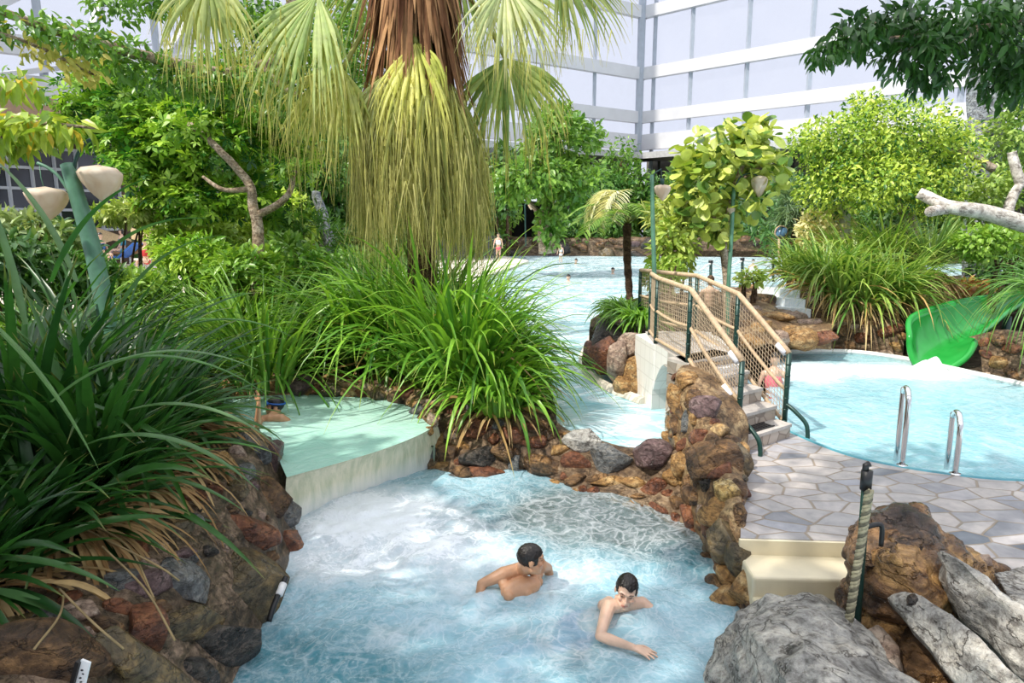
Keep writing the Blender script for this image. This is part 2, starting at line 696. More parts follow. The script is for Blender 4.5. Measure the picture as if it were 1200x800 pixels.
M['blue_cloth'] = m_simple('blue cloth', (.02, .11, .42), .6, 0, .2)
M['red_cloth'] = m_simple('red cloth', (.5, .03, .03), .6)
M['pink_cloth'] = m_simple('pink cloth', (.75, .15, .2), .6)
M['teal_cloth'] = m_simple('teal cloth', (.05, .35, .42), .6)
M['grey_fence'] = m_simple('dark grey fence board', (.06, .07, .075), .6, 0, .2)
M['hair'] = m_simple('dark brown hair', (.012, .008, .006), .35, 0, .4, 40, .6, 60)
M['haircap'] = m_simple('near black hair', (.012, .012, .018), .4, 0, .4, 40)
M['foil_white'] = m_simple('white foil', (.85, .87, .93), .5, 0, .03)


def m_skin(name, base):
    t = NT(name)
    at = t.n('ShaderNodeAttribute', attribute_name='Col')
    f = t.noise(14, 3)
    c = t.ramp(f, [(.3, tuple(x * .9 for x in base)), (.7, tuple(x * 1.08 for x in base))])
    c = t.mix(1.0, c, at.outputs['Color'], 'MULTIPLY')
    b = t.bsdf(c, .38, 0, None, .5)
    b.inputs['Subsurface Weight'].default_value = .08
    b.inputs['Subsurface Radius'].default_value = (.02, .008, .004)
    return t.done(b)


M['skin_tan'] = m_skin('tanned skin', (.55, .30, .17))
M['skin_fair'] = m_skin('fair skin', (.66, .44, .32))


def m_tile(name, col, grout, size, rough=.25, w=.012):
    t = NT(name)
    co = t.obco()
    br = t.n('ShaderNodeTexBrick', offset=0.0)
    t.set(br.inputs['Vector'], co)
    for k, v in (('Color1', col), ('Color2', tuple(x * .96 for x in col)), ('Mortar', grout), ('Scale', 1.0), ('Mortar Size', w), ('Brick Width', size), ('Row Height', size)):
        t.set(br.inputs[k], v)
    return t.done(t.bsdf(br.outputs[0], rough))


M['pool_tile'] = m_tile('pale blue pool tile', (.50, .74, .80), (.4, .62, .7), .25)


def m_wall_tile():
    t = NT('white wall tile')
    co = t.obco()
    sx = t.n('ShaderNodeSeparateXYZ')
    t.set(sx.inputs[0], co)
    cx = t.n('ShaderNodeCombineXYZ')
    t.set(cx.inputs[0], t.math('ADD', sx.outputs[0], sx.outputs[1]))
    t.set(cx.inputs[1], sx.outputs[2])
    br = t.n('ShaderNodeTexBrick', offset=0.0)
    t.set(br.inputs['Vector'], cx)
    for k, v in (('Color1', (.84, .82, .78)), ('Color2', (.8, .79, .75)), ('Mortar', (.7, .68, .64)), ('Scale', 1.0), ('Mortar Size', .008), ('Brick Width', .2), ('Row Height', .2)):
        t.set(br.inputs[k], v)
    return t.done(t.bsdf(br.outputs[0], .35))


M['white_wall'] = m_wall_tile()


def m_paving():
    t = NT('crazy paving')
    co = t.obco()
    wob = t.noise(1.3, 2, .5, 0, co, 1)
    v = t.n('ShaderNodeVectorMath', operation='SCALE')
    t.set(v.inputs[0], wob)
    v.inputs['Scale'].default_value = .12
    ad = t.n('ShaderNodeVectorMath', operation='ADD')
    t.set(ad.inputs[0], co)
    t.set(ad.inputs[1], v)
    sq = t.n('ShaderNodeMapping')
    t.set(sq.inputs[0], ad)
    sq.inputs['Scale'].default_value = (3.3, 5.0, 0.0)
    sq.inputs['Rotation'].default_value = (0, 0, .5)
    vo = t.n('ShaderNodeTexVoronoi', feature='F1', voronoi_dimensions='2D', i_Scale=1.0, i_Randomness=1.0)
    ve = t.n('ShaderNodeTexVoronoi', feature='DISTANCE_TO_EDGE', voronoi_dimensions='2D', i_Scale=1.0, i_Randomness=1.0)
    t.set(vo.inputs['Vector'], sq)
    t.set(ve.inputs['Vector'], sq)
    sep = t.n('ShaderNodeSeparateColor')
    t.set(sep.inputs[0], vo.outputs['Color'])
    stone = t.ramp(sep.outputs[0], [(0, (.12, .14, .17)), (.14, (.30, .30, .32)), (.4, (.40, .385, .38)), (.7, (.48, .44, .41)), (1, (.35, .36, .40))])
    f = t.noise(7, 5, .6, .3, co)
    stone = t.mix(1, stone, t.ramp(f, [(.3, (.72, .72, .74)), (.7, (1.12, 1.1, 1.08))]), 'MULTIPLY')
    e = t.ramp(ve.outputs['Distance'], [(.02, (1,) * 3), (.05, (0,) * 3)])
    c = t.mix(e, stone, (.27, .22, .17))
    h = t.math('SUBTRACT', t.math('MULTIPLY', f, .25), t.math('MULTIPLY', e, .6))
    return t.done(t.bsdf(c, .5, 0, t.bump(h, .5, .02)))


M['paving'] = m_paving()


def m_stoneblock():
    t = NT('dressed stone step')
    co = t.obco()
    vo = t.n('ShaderNodeTexVoronoi', feature='DISTANCE_TO_EDGE', i_Scale=5.5)
    vc = t.n('ShaderNodeTexVoronoi', feature='F1', i_Scale=5.5)
    t.set(vo.inputs['Vector'], co)
    t.set(vc.inputs['Vector'], co)
    sep = t.n('ShaderNodeSeparateColor')
    t.set(sep.inputs[0], vc.outputs['Color'])
    c = t.ramp(sep.outputs[0], [(0, (.28, .24, .2)), (.5, (.46, .38, .3)), (1, (.56, .49, .42))])
    c = t.mix(t.ramp(vo.outputs['Distance'], [(.02, (1,) * 3), (.06, (0,) * 3)]), c, (.25, .2, .16))
    return t.done(t.bsdf(c, .55, 0, t.bump(t.noise(25), .3)))


M['stoneblock'] = m_stoneblock()
M['tread'] = m_simple('grey stone tread', (.48, .44, .4), .5, 0, .2, 9, .2)


def m_water(name, deep, light, foam, webscale=2.2, bump=.25, bscale=5, opacity=.85, foamamt=0.0, use_attr=False, streak=(1, 1, 1), rough=.06, wd=1.6, spec=.5):
    t = NT(name)
    co = t.obco()
    mp = t.n('ShaderNodeMapping')
    t.set(mp.inputs[0], co)
    mp.inputs['Scale'].default_value = streak
    w0 = t.noise(webscale * .5, 3, .55, .4, mp.outputs[0])
    w1 = t.noise(webscale, 5, .6, wd, mp.outputs[0])
    w2 = t.noise(webscale * 2.7, 4, .6, 1.2, mp.outputs[0])
    web = t.math('ADD', t.math('MULTIPLY', t.math('ABSOLUTE', t.math('SUBTRACT', w1, .5)), 1.0), t.math('MULTIPLY', t.math('ABSOLUTE', t.math('SUBTRACT', w2, .5)), .55))
    web = t.ramp(web, [(0.01, (1,) * 3), (.06, (.5,) * 3), (.13, (.12,) * 3), (.22, (0,) * 3)])
    if use_attr:
        dn = t.noise(1.7, 3, .6, .8, co, 1)
        sc = t.n('ShaderNodeVectorMath', operation='SCALE')
        t.set(sc.inputs[0], dn)
        sc.inputs['Scale'].default_value = .75
        ad = t.n('ShaderNodeVectorMath', operation='ADD')
        t.set(ad.inputs[0], co)
        t.set(ad.inputs[1], sc)
        dn2 = t.noise(7, 3, .6, .5, co, 1)
        sc2 = t.n('ShaderNodeVectorMath', operation='SCALE')
        t.set(sc2.inputs[0], dn2)
        sc2.inputs['Scale'].default_value = .16
        ad2 = t.n('ShaderNodeVectorMath', operation='ADD')
        t.set(ad2.inputs[0], ad)
        t.set(ad2.inputs[1], sc2)
        at0 = t.n('ShaderNodeAttribute', attribute_name='Col')
        sp0 = t.n('ShaderNodeSeparateColor')
        t.set(sp0.inputs[0], at0.outputs['Color'])
        GATE = t.math('MAXIMUM', t.math('MULTIPLY', sp0.outputs[2], 1.3), t.math('MULTIPLY', sp0.outputs[1], .28))
        cells = None
        for vs, wdt in ((2.6, .15), (6.5, .2)):
            vo = t.n('ShaderNodeTexVoronoi', feature='DISTANCE_TO_EDGE', voronoi_dimensions='2D', i_Scale=vs)
            t.set(vo.inputs['Vector'], ad2)
            r_ = t.ramp(vo.outputs['Distance'], [(0, (1,) * 3), (wdt * .4, (.45,) * 3), (wdt, (.12,) * 3), (wdt * 2.2, (0,) * 3)])
            gate = t.ramp(t.noise(1.3 if vs < 4 else 2.1, 3, .6, 1.0, co), [(.36, (0,) * 3), (.62, (1,) * 3)])
            r_ = t.math('MULTIPLY', r_, t.ramp(t.noise(14 if vs < 4 else 22, 3, .7, .6, co), [(.3, (.45,) * 3), (.55, (1,) * 3)]))
            r_ = t.math('MULTIPLY', r_, t.math('ADD', t.math('MULTIPLY', gate, .38), t.math('MULTIPLY', GATE, .75), True))
            cells = r_ if cells is None else t.math('MAXIMUM', cells, r_)
        web = t.math('MAXIMUM', t.math('MULTIPLY', web, .45), cells)
        at = t.n('ShaderNodeAttribute', attribute_name='Col')
        sep = t.n('ShaderNodeSeparateColor')
        t.set(sep.inputs[0], at.outputs['Color'])
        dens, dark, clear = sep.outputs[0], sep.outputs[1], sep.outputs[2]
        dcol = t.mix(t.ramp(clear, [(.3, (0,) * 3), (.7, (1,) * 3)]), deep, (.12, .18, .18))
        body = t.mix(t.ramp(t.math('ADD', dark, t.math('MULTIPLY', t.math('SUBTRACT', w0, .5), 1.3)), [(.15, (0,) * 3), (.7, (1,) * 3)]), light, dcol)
        fm = t.math('ADD', t.math('MULTIPLY', web, t.math('ADD', t.math('MULTIPLY', dens, .3), .62)), t.math('MULTIPLY', t.math('SUBTRACT', t.math('ADD', dens, t.math('MULTIPLY', t.math('SUBTRACT', w0, .5), 1.1)), .38, True), 1.6), True)
        op = t.math('SUBTRACT', opacity, t.math('MULTIPLY', clear, .38), True)
    else:
        body = t.mix(t.ramp(w0, [(.35, (0,) * 3), (.65, (1,) * 3)]), light, deep)
        fm = t.math('MULTIPLY', web, foamamt)
        op = t.math('ADD', opacity, 0.0)
    c = t.mix(fm, body, foam)
    op = t.math('MAXIMUM', op, fm)
    rg = t.math('ADD', t.math('MULTIPLY', fm, .5), rough)
    b1 = t.noise(bscale, 3, .6, .5, mp.outputs[0])
    b2 = t.noise(bscale * 4, 3, .6, .3, mp.outputs[0])
    nn = t.bump(t.math('ADD', b1, t.math('MULTIPLY', b2, .35)), bump, .08)
    b = t.bsdf(c, rg, 0, nn, spec, IOR=1.33)
    t.set(b.inputs['Alpha'], op)
    return t.done(b)


M['whirl'] = m_water('foaming whirlpool water', (.05, .22, .28), (.30, .52, .62), (.86, .91, .96), 2.3, .4, 7, .93, use_attr=True, rough=.16, wd=2.4, spec=.3)
M['river'] = m_water('pale blue flowing water', (.26, .58, .66), (.56, .79, .86), (.95, .97, .98), 1.2, .35, 3, .93, .7, streak=(.7, 1.1, 1))
M['upper'] = m_water('milky mint green water', (.36, .66, .56), (.48, .75, .65), (.85, .9, .85), 1.5, .18, 5, .93, .12)
M['blue'] = m_water('turquoise pool water', (.20, .50, .58), (.36, .66, .74), (.9, .95, .97), 1.0, .3, 5, .88, use_attr=True)


def m_fall(name, c1, c2, alpha=.9):
    t = NT(name)
    at = t.n('ShaderNodeAttribute', attribute_name='Col')
    sep = t.n('ShaderNodeSeparateColor')
    t.set(sep.inputs[0], at.outputs['Color'])
    cx = t.n('ShaderNodeCombineXYZ')
    t.set(cx.inputs[0], t.math('MULTIPLY', sep.outputs[0], 26.0))
    t.set(cx.inputs[1], t.math('MULTIPLY', sep.outputs[1], 2.0))
    f = t.noise(1.0, 4, .6, .4, cx.outputs[0])
    c = t.ramp(f, [(.35, c1), (.62, c2)])
    c = t.mix(t.ramp(sep.outputs[1], [(.6, (0,) * 3), (.95, (.9,) * 3)]), c, (.88, .92, .95))
    b = t.bsdf(c, .25, 0, t.bump(f, .5, .04), .5, IOR=1.33)
    b.inputs['Alpha'].default_value = alpha
    return t.done(b)


M['fall'] = m_fall('falling water sheet', (.56, .60, .40), (.84, .80, .60), .97)
M['fall_white'] = m_fall('white cascade water', (.7, .8, .85), (.92, .94, .95), 1)


def m_foil():
    t = NT('translucent foil pane')
    tr = t.n('ShaderNodeBsdfTransparent')
    tr.inputs[0].default_value = (.96, .97, 1, 1)
    f = t.noise(.35, 3)
    b = t.bsdf(t.ramp(f, [(.3, (.7, .73, .82)), (.7, (.82, .84, .9))]), .2, 0, None, .5)
    tl = t.n('ShaderNodeBsdfTranslucent')
    tl.inputs[0].default_value = (.85, .87, .93, 1)
    mm = t.mixsh(.5, b, tl)
    return t.done(t.mixsh(t.ramp(f, [(.35, (.03,) * 3), (.65, (.14,) * 3)]), tr, mm))


M['foil'] = m_foil()


def m_darkglass():
    t = NT('dark window glass')
    f = t.noise(.6, 2)
    return t.done(t.bsdf(t.ramp(f, [(.4, (.012, .013, .018)), (.7, (.06, .07, .1))]), .08, 0, None, .6))


M['darkglass'] = m_darkglass()
M['slide'] = None
_t = NT('green slide shell')
_f = _t.noise(3, 2)
_b = _t.bsdf(_t.ramp(_f, [(.3, (.02, .33, .05)), (.7, (.04, .44, .08))]), .18, 0, None, .5)
_tl = _t.n('ShaderNodeBsdfTranslucent')
_tl.inputs[0].default_value = (.08, .6, .12, 1)
M['slide'] = _t.done(_t.mixsh(.25, _b, _tl))
_t = NT('pleated lamp fabric')
_f = _t.noise(5, 3, .5, .8)
_b = _t.bsdf(_t.ramp(_f, [(.35, (.70, .56, .43)), (.6, (.88, .78, .66))]), .7, 0, None, .2)
_tl = _t.n('ShaderNodeBsdfTranslucent')
_tl.inputs[0].default_value = (.85, .68, .5, 1)
M['shade'] = _t.done(_t.mixsh(.35, _b, _tl))

# ================================================================== world and sun
w = bpy.data.worlds.new('bright overcast sky')
SC.world = w
w.use_nodes = True
nt = w.node_tree
nt.nodes.clear()
wo = nt.nodes.new('ShaderNodeOutputWorld')
bg = nt.nodes.new('ShaderNodeBackground')
tcw = nt.nodes.new('ShaderNodeTexCoord')
spw = nt.nodes.new('ShaderNodeSeparateXYZ')
nt.links.new(tcw.outputs['Generated'], spw.inputs[0])
rw = nt.nodes.new('ShaderNodeValToRGB')
nt.links.new(spw.outputs[2], rw.inputs[0])
rw.color_ramp.elements[0].position = .0
rw.color_ramp.elements[0].color = (.80, .84, .97, 1)
rw.color_ramp.elements[1].position = .85
rw.color_ramp.elements[1].color = (1.75, 1.78, 1.9, 1)
_e = rw.color_ramp.elements.new(.38)
_e.color = (.82, .86, .99, 1)
nt.links.new(rw.outputs[0], bg.inputs[0])
bg.inputs[1].default_value = 1.0
nt.links.new(bg.outputs[0], wo.inputs[0])
SUNV = nrm(A(-.52, -.30, .80))
sl = bpy.data.lights.new('sun', 'SUN')
sl.energy = 4.8
sl.angle = math.radians(1.2)
sl.color = (1.0, .94, .84)
so = bpy.data.objects.new('sun', sl)
COL.objects.link(so)
so.rotation_euler = Vector(SUNV).to_track_quat('Z', 'Y').to_euler()
SC.view_settings.view_transform = 'Standard'
SC.view_settings.look = 'None'
SC.view_settings.exposure = 0.0
SC.view_settings.gamma = 1.0
SC.cycles.use_denoising = True
SC.cycles.max_bounces = 6
SC.cycles.diffuse_bounces = 3
SC.cycles.glossy_bounces = 3
SC.cycles.transmission_bounces = 4
SC.cycles.transparent_max_bounces = 12
SC.cycles.sample_clamp_indirect = 4

# ================================================================== land and pools
Z_UP, Z_RIV, Z_TER, Z_RP, Z_DECK = .50, .35, .45, .40, 1.23


def XY(lst, z):
    return [P(px, py, z)[:2] for px, py in lst]


q = MB()
flat(q, [(-45, -6), (60, -6), (60, 75), (-45, 75)], -.75)
struct('floor', q, M['pool_tile'])

# hinterland and centre island (planting soil)
isl = XY([(285, 463), (360, 461), (430, 463), (500, 478), (560, 481), (610, 489), (648, 494), (652, 480), (640, 440), (626, 400), (606, 365), (586, 338), (572, 324)], Z_UP)
land = [tuple(p) for p in isl[:-2]] + [(-1.0, 15), (-3.2, 17), (-12, 17), (-40, 34), (-40, 9)]
lb = [tuple(P(205, 458, .5)[:2]), tuple(P(262, 462, .5)[:2])]
q = MB()
prism(q, land + [(-9, 8.2)] + lb, -.7, Z_UP)
struct('ground', q, M['soil'])
# left bank ground behind the stones
q = MB()
bank_poly = XY([(262, 466), (250, 490), (200, 540), (120, 600), (20, 690), (-120, 800)], .75) + [(-4, 2.5), (-12, 2.5), (-12, 10.5), (-5, 10.5)]
prism(q, bank_poly, -.7, .78)
struct('ground_left', q, M['soil'])
# pale sunbathing deck beyond the island
q = MB()
deckp = [(-40, 10), (-12, 12), (-3.2, 14.5), (-1.6, 15.2), (-1.2, 17), (-1.3, 22), (-1.0, 30), (.2, 36), (1.0, 41), (-.5, 46), (-6, 49), (-40, 42)]
prism(q, deckp, -.7, .49)
struct('floor_deck', q, M['sand'])
# far bank
q = MB()
prism(q, [(-45, 42), (-6, 48), (2, 49.5), (20, 47), (27, 40), (60, 14), (60, 75), (-45, 75)], -.7, .75)
struct('ground_far', q, M['soil'])

# terrace
ter_edge = [(922, 504), (960, 521), (1000, 535), (1050, 546), (1100, 554), (1150, 560), (1200, 563), (1320, 566)]
ter = XY(ter_edge, Z_TER) + XY([(1500, 700), (1330, 716), (1180, 700), (1080, 690), (1030, 668), (1002, 634), (935, 632), (868, 630), (868, 585), (872, 530), (874, 514)], Z_TER)
q = MB()
prism(q, ter, -.7, Z_TER)
struct('floor_terrace', q, M['paving'])
q = MB()
prism(q, XY([(1500, 690), (1020, 650), (1004, 660), (1004, 760), (1020, 900), (1500, 900)], .12), -.7, .12)
struct('ground_rocks', q, M['mortar_dark'])
# coping of the turquoise pool
q = MB()
e3 = [np.append(p, Z_TER - .005) for p in XY([(915, 500)] + ter_edge, Z_TER)]
tube(q, smooth_path(e3, 60), .022, 6)
struct('trim_1', q, m_simple('blue edge tile', (.10, .33, .40), .3))

# right bank behind the turquoise pool
far_edge = [(905, 416), (940, 412), (1000, 413), (1060, 420), (1120, 432), (1200, 450), (1330, 480)]
rb = XY(far_edge, Z_RP)
rbp = [p + A(.05, .45) for p in rb[:4]] + [PD(1075, 370, 12.2)[:2], PD(1095, 358, 12.7)[:2], PD(1130, 348, 13.3)[:2], PD(1165, 343, 13.9)[:2], PD(1205, 340, 14.8)[:2], PD(1260, 335, 16)[:2], (24, 18), (24, 30)] + XY([(1040, 328), (925, 332)], .9) + [tuple(P(905, 372, .9)[:2]), (3.5, 11.8)]
q = MB()
prism(q, rbp, -.7, .85)
struct('ground_right', q, M['soil'])
q = MB()
prism(q, [p + A(.03, .3) for p in rb[3:]] + [(14, 9), (24, 19)] + [PD(1260, 332, 16.2)[:2], PD(1165, 340, 14)[:2], PD(1075, 365, 12.4)[:2]], -.7, .42)
struct('ground_slide', q, M['soil'])

# water bodies ------------------------------------------------------
def water_grid(poly, z, step, amp=0, freq=2, seed=0, colfn=None):
    poly = np.asarray(poly)[:, :2]
    x0, y0 = poly.min(0)
    x1, y1 = poly.max(0)
    nx, ny = int((x1 - x0) / step) + 2, int((y1 - y0) / step) + 2
    X, Y = np.meshgrid(np.linspace(x0, x1, nx), np.linspace(y0, y1, ny), indexing='ij')
    Zz = np.full_like(X, z)
    V3 = np.stack([X, Y, Zz], -1)
    V, F = gridmesh(V3)
    c = V[F].mean(1)
    F = F[inpoly(c[:, 0], c[:, 1], poly)]
    used = np.unique(F)
    mp = np.full(len(V), -1)
    mp[used] = np.arange(len(used))
    V = V[used]
    F = mp[F][:, ::-1]
    if amp:
        V[:, 2] += (fbm(V * freq, seed, 4) - .5) * 2 * amp
    mb = MB()
    mb.add(V, F, colfn(V) if colfn else None)
    return mb


WHP = XY([(245, 860), (280, 760), (318, 690), (338, 640), (346, 600), (338, 560), (400, 560), (505, 530), (560, 545), (640, 545), (700, 555), (770, 570), (830, 615), (862, 640), (868, 622), (1000, 622), (1010, 720), (1010, 860)], 0)


def proj(V):
    d = V - A(0, 0, CAM_H)
    t = d[:, 1] * C10 - d[:, 2] * S10
    up = d[:, 1] * S10 + d[:, 2] * C10
    return 600 + 800 * d[:, 0] / t, 400 - 800 * up / t


def gauss(V, c, rx, ry, rot=0):
    dx, dy = V[:, 0] - c[0], V[:, 1] - c[1]
    cs, sn = math.cos(rot), math.sin(rot)
    u, v = dx * cs + dy * sn, -dx * sn + dy * cs
    return np.exp(-(u / rx) ** 2 - (v / ry) ** 2)


def whirl_col(V):
    f = .04 + .95 * gauss(V, P(435, 598, 0), 1.05, .75) + .5 * gauss(V, P(470, 660, 0), .9, .55) + .32 * gauss(V, P(560, 700, 0), 1.0, .6)
    f += .3 * gauss(V, P(560, 640, 0), .8, .4) + .25 * gauss(V, P(380, 660, 0), .5, .5) + .22 * gauss(V, P(720, 660, 0), .9, .25, .6) + .2 * gauss(V, P(800, 700, 0), .35, .6)
    f += .3 * gauss(V, P(420, 760, 0), .8, .3, .3) - .2 * gauss(V, P(620, 600, 0), .6, .35)
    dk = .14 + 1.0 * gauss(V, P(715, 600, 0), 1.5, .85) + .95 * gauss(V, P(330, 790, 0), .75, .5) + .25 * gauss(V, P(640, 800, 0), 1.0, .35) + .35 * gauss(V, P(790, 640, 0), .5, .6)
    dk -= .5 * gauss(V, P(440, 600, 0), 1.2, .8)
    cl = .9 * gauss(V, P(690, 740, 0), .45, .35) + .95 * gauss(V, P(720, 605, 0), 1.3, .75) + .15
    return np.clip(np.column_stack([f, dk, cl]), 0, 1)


mb = water_grid(WHP, 0, .035, .05, 2.6, 4, whirl_col)
# lively surface: extra chop where it foams
V = np.concatenate(mb.V)
ch = (fbm(V * 7 + 9, 31, 3) - .5) * .07 * (.4 + np.concatenate(mb.C)[:, 0])
V[:, 2] += ch
mb.V = [V]
obj('whirlpool_water', mb, M['whirl'], None, True, 'foaming light blue whirlpool water around the two young men in front', 'water', kind='stuff')

UPP = XY([(235, 490), (255, 468), (290, 462), (360, 460), (430, 462), (475, 472), (500, 487), (508, 499)], Z_UP)
SPILL = [(511, 496), (496, 507), (458, 523), (405, 540), (336, 559)]
UPP = UPP + XY(SPILL, Z_UP) + XY([(322, 528), (275, 500)], Z_UP)
mb = MB()
flat(mb, UPP[:7] + [p[:2] for p in smooth_path([P(x, y, Z_UP) for x, y in [(508, 510)][:0] + SPILL], 70)] + UPP[-2:], Z_UP)
obj('upper_pool_water', mb, M['upper'], None, True, 'still mint green water of the small upper pool above the spillway', 'water', kind='stuff')
q = MB()
prism(q, [p if k < 8 or k > 12 else p + A(.02, .5) for k, p in enumerate(UPP)], -.7, Z_UP - .25)
struct('floor_upper_pool', q, m_simple('mint pool shell', (.55, .75, .62), .4))

# spill sheet
top = np.array([P(x, y, Z_UP + .008) for x, y in SPILL])[::-1]
bot = np.array([P(x, y, -.12) for x, y in [(520, 551), (500, 558), (452, 577), (402, 596), (336, 626)]])[::-1]
rows = []
for s, k in ((0, 0), (.08, .25), (.3, .6), (.65, .85), (1, 1)):
    r = top * (1 - k) + bot * k
    r[:, 2] = top[:, 2] * (1 - s) + bot[:, 2] * s
    rows.append(smooth_path(r, 70))
rows = np.array(rows)
cols = np.array([smooth_path(rows[:, k], 26) for k in range(70)])
V, F = gridmesh(cols)
uu, vv = np.meshgrid(np.linspace(0, 1, 70), np.linspace(0, 1, 26), indexing='ij')
nz = (fbm(np.column_stack([uu.ravel() * 22, vv.ravel() * 2, np.zeros(uu.size)]), 3, 3) - .5) * .07 * vv.ravel()
V = V + np.column_stack([np.zeros(len(V)), -nz, np.zeros(len(V))])
mb = MB()
mb.add(V, F, np.column_stack([uu.ravel(), vv.ravel(), np.zeros(uu.size)]))
obj('water_sheet', mb, M['fall'], None, True, 'cream white sheet of water falling from the mint pool into the whirlpool', 'waterfall', kind='stuff')

# main pool and river
RIVF = [p - A(0, .1) for p in XY([(480, 470), (540, 478), (600, 486), (650, 500), (700, 515), (762, 528), (800, 534)], Z_RIV)]
rivp = RIVF + [(2.3, 7.7), (2.75, 8.3), (3.6, 9.3), (3.9, 11.5), (8, 16), (24, 20), (27, 41), (20, 47.6), (2, 49.8), (-5, 48.8), (-6, 22), (-3, 12)]
mb = MB()
flat(mb, rivp, Z_RIV)
obj('river_water', mb, M['river'], None, True, 'pale blue sunlit water of the large pool and the channel flowing under the bridge', 'water', kind='stuff')

RPP = XY([(900, 470), (905, 412)] + far_edge[1:], Z_RP) + [(10, 7)] + XY([(1400, 580), (1200, 570), (1100, 560), (1000, 541), (960, 528), (915, 510)], Z_RP)


def rp_col(V):
    f = .9 * gauss(V, P(1010, 432, Z_RP), 2.0, .7) + .8 * gauss(V, P(1085, 440, Z_RP), .8, .5) + .5 * gauss(V, P(930, 440, Z_RP), .8, 1.2) + .06
    dk = .5 - .35 * gauss(V, P(1000, 440, Z_RP), 2.5, 1.2)
    return np.clip(np.column_stack([f * .8, dk, np.full(len(V), .1)]), 0, 1)


mb = water_grid(RPP, Z_RP, .09, .02, 2, 12, rp_col)
obj('slide_pool_water', mb, M['blue'], None, True, 'turquoise water of the round pool at the foot of the green slide', 'water', kind='stuff')

# cream steps from terrace down to the whirlpool
a0, a1 = P(866, 630, Z_TER), P(1006, 634, Z_TER)
stp = thing('pool_steps', 'cream coloured smooth steps leading from the stone terrace down into the whirlpool', 'steps', tuple((a0 + a1) / 2 * A(1, 1, 0)))
fw = A(-.03, -1, 0)
for k, (zt, d0, d1) in enumerate(((.33, .0, .36), (.18, .36, .68), (.03, .68, 1.0))):
    q = MB()
    pl = [a0 + fw * d0 + A(0, .02, 0), a1 + fw * d0 + A(0, .02, 0), a1 + fw * d1, a0 + fw * d1]
    prism(q, np.array(pl), -.5, zt)
    o = obj('step', q, M['cream'], stp, False)
    bv = o.modifiers.new('bevel', 'BEVEL')
    bv.width = .025
    bv.segments = 3
q = MB()
bar(q, a0 + A(0, -.012, -.16), a1 + A(0, -.012, -.16), .03, .31)
obj('riser', q, M['cream'], stp, False)

# ================================================================== glazed hall walls
COR = A(9.0 * 1.24, 50 * 1.24 + 0.0, 0)
dl = nrm(A(-7, -4.8, 0))
dr = nrm(A(9.5, -9, 0))


def glazing(name, d, bays, bw, levels, slope):
    root = thing(name, None, None, COR, kind='structure')
    pane, beams, muls = MB(), [], []
    zt = levels[-1]
    nn = np.cross(d, A(0, 0, 1))
    if nn @ A(0, 1, 0) < 0:
        nn = -nn

    def pt(s, z):
        return COR + d * s + A(0, 0, z) - nn * slope * max(0, z - levels[0])
    for b in range(bays):
        for a, c in zip(levels[:-1], levels[1:]):
            q = MB()
            q.add(np.array([pt(b * bw, a), pt((b + 1) * bw, a), pt((b + 1) * bw, c), pt(b * bw, c)]), [(0, 1, 2, 3)])
            obj('pane', q, M['foil'], root, False)
    for z in levels:
        q = MB()
        bar(q, pt(0, z) - nn * .3, pt(bays * bw, z) - nn * .3, .5, .95 if z > levels[0] else 1.3)
        obj('beam', q, M['white_metal'], root, False)
    for b in range(1, bays + 1):
        q = MB()
        for a, c in zip(levels[:-1], levels[1:]):
            bar(q, pt(b * bw, a) - nn * .1, pt(b * bw, c) - nn * .1, .28, .3)
        obj('mullion', q, M['grey_metal'], root, False)
    return root


LEV = [9.5, 11.6, 15.2, 20.1, 26, 32, 38]
glazing('wall_back', dl, 11, 5.4, LEV, .0)
glazing('wall_right', dr, 9, 4.8, LEV, .0)
q = MB()
tube(q, [COR + A(-.2, -.6, 4), COR + A(-.2, -.6, 42)], .33, 8)
tube(q, [COR + A(.9, -.9, 4), COR + A(.9, -.9, 42)], .18, 6)
struct('trim_2', q, M['grey_metal'])
# solid base wall with dark recess below the glazing, on both sides
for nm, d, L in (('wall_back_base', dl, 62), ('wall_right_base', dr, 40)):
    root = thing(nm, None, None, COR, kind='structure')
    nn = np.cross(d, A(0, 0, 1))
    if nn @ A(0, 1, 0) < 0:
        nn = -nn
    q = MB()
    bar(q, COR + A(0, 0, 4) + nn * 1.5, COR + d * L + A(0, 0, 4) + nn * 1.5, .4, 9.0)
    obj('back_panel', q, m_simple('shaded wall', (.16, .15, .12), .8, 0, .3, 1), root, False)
    q = MB()
    bar(q, COR + A(0, 0, 8.2) - nn * .8, COR + d * L + A(0, 0, 8.2) - nn * .8, 3.2, .5)
    obj('eave', q, m_simple('pale grey eave', (.5, .5, .5), .6), root, False)
    for k in range(1, 24):
        q = MB()
        s = k * L / 24
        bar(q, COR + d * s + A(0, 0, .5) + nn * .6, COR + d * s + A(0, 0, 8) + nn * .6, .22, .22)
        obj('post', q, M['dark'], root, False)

# roof girders high on the left
girders = thing('ceiling', None, None, (-12, 30, 20), kind='structure')
for a, b, wd in ((PD(-40, 20, 30), PD(70, -30, 40), .45), (PD(125, -20, 38), PD(60, 200, 34), .35), (PD(230, 10, 42), PD(110, 230, 36), .55), (PD(-60, 95, 30), PD(150, 70, 42), .25), (PD(90, 55, 34), PD(260, 50, 44), .12), (PD(-60, 120, 28), PD(60, 150, 30), 1.6),
                 (PD(60, 130, 36), PD(330, 75, 46), .5), (PD(80, 100, 36), PD(300, 60, 46), .3)):
    q = MB()
    bar(q, a, b, wd, wd)
    obj('girder', q, M['white_metal'], girders, False)
# ================================================================== stone walls
_PL = []


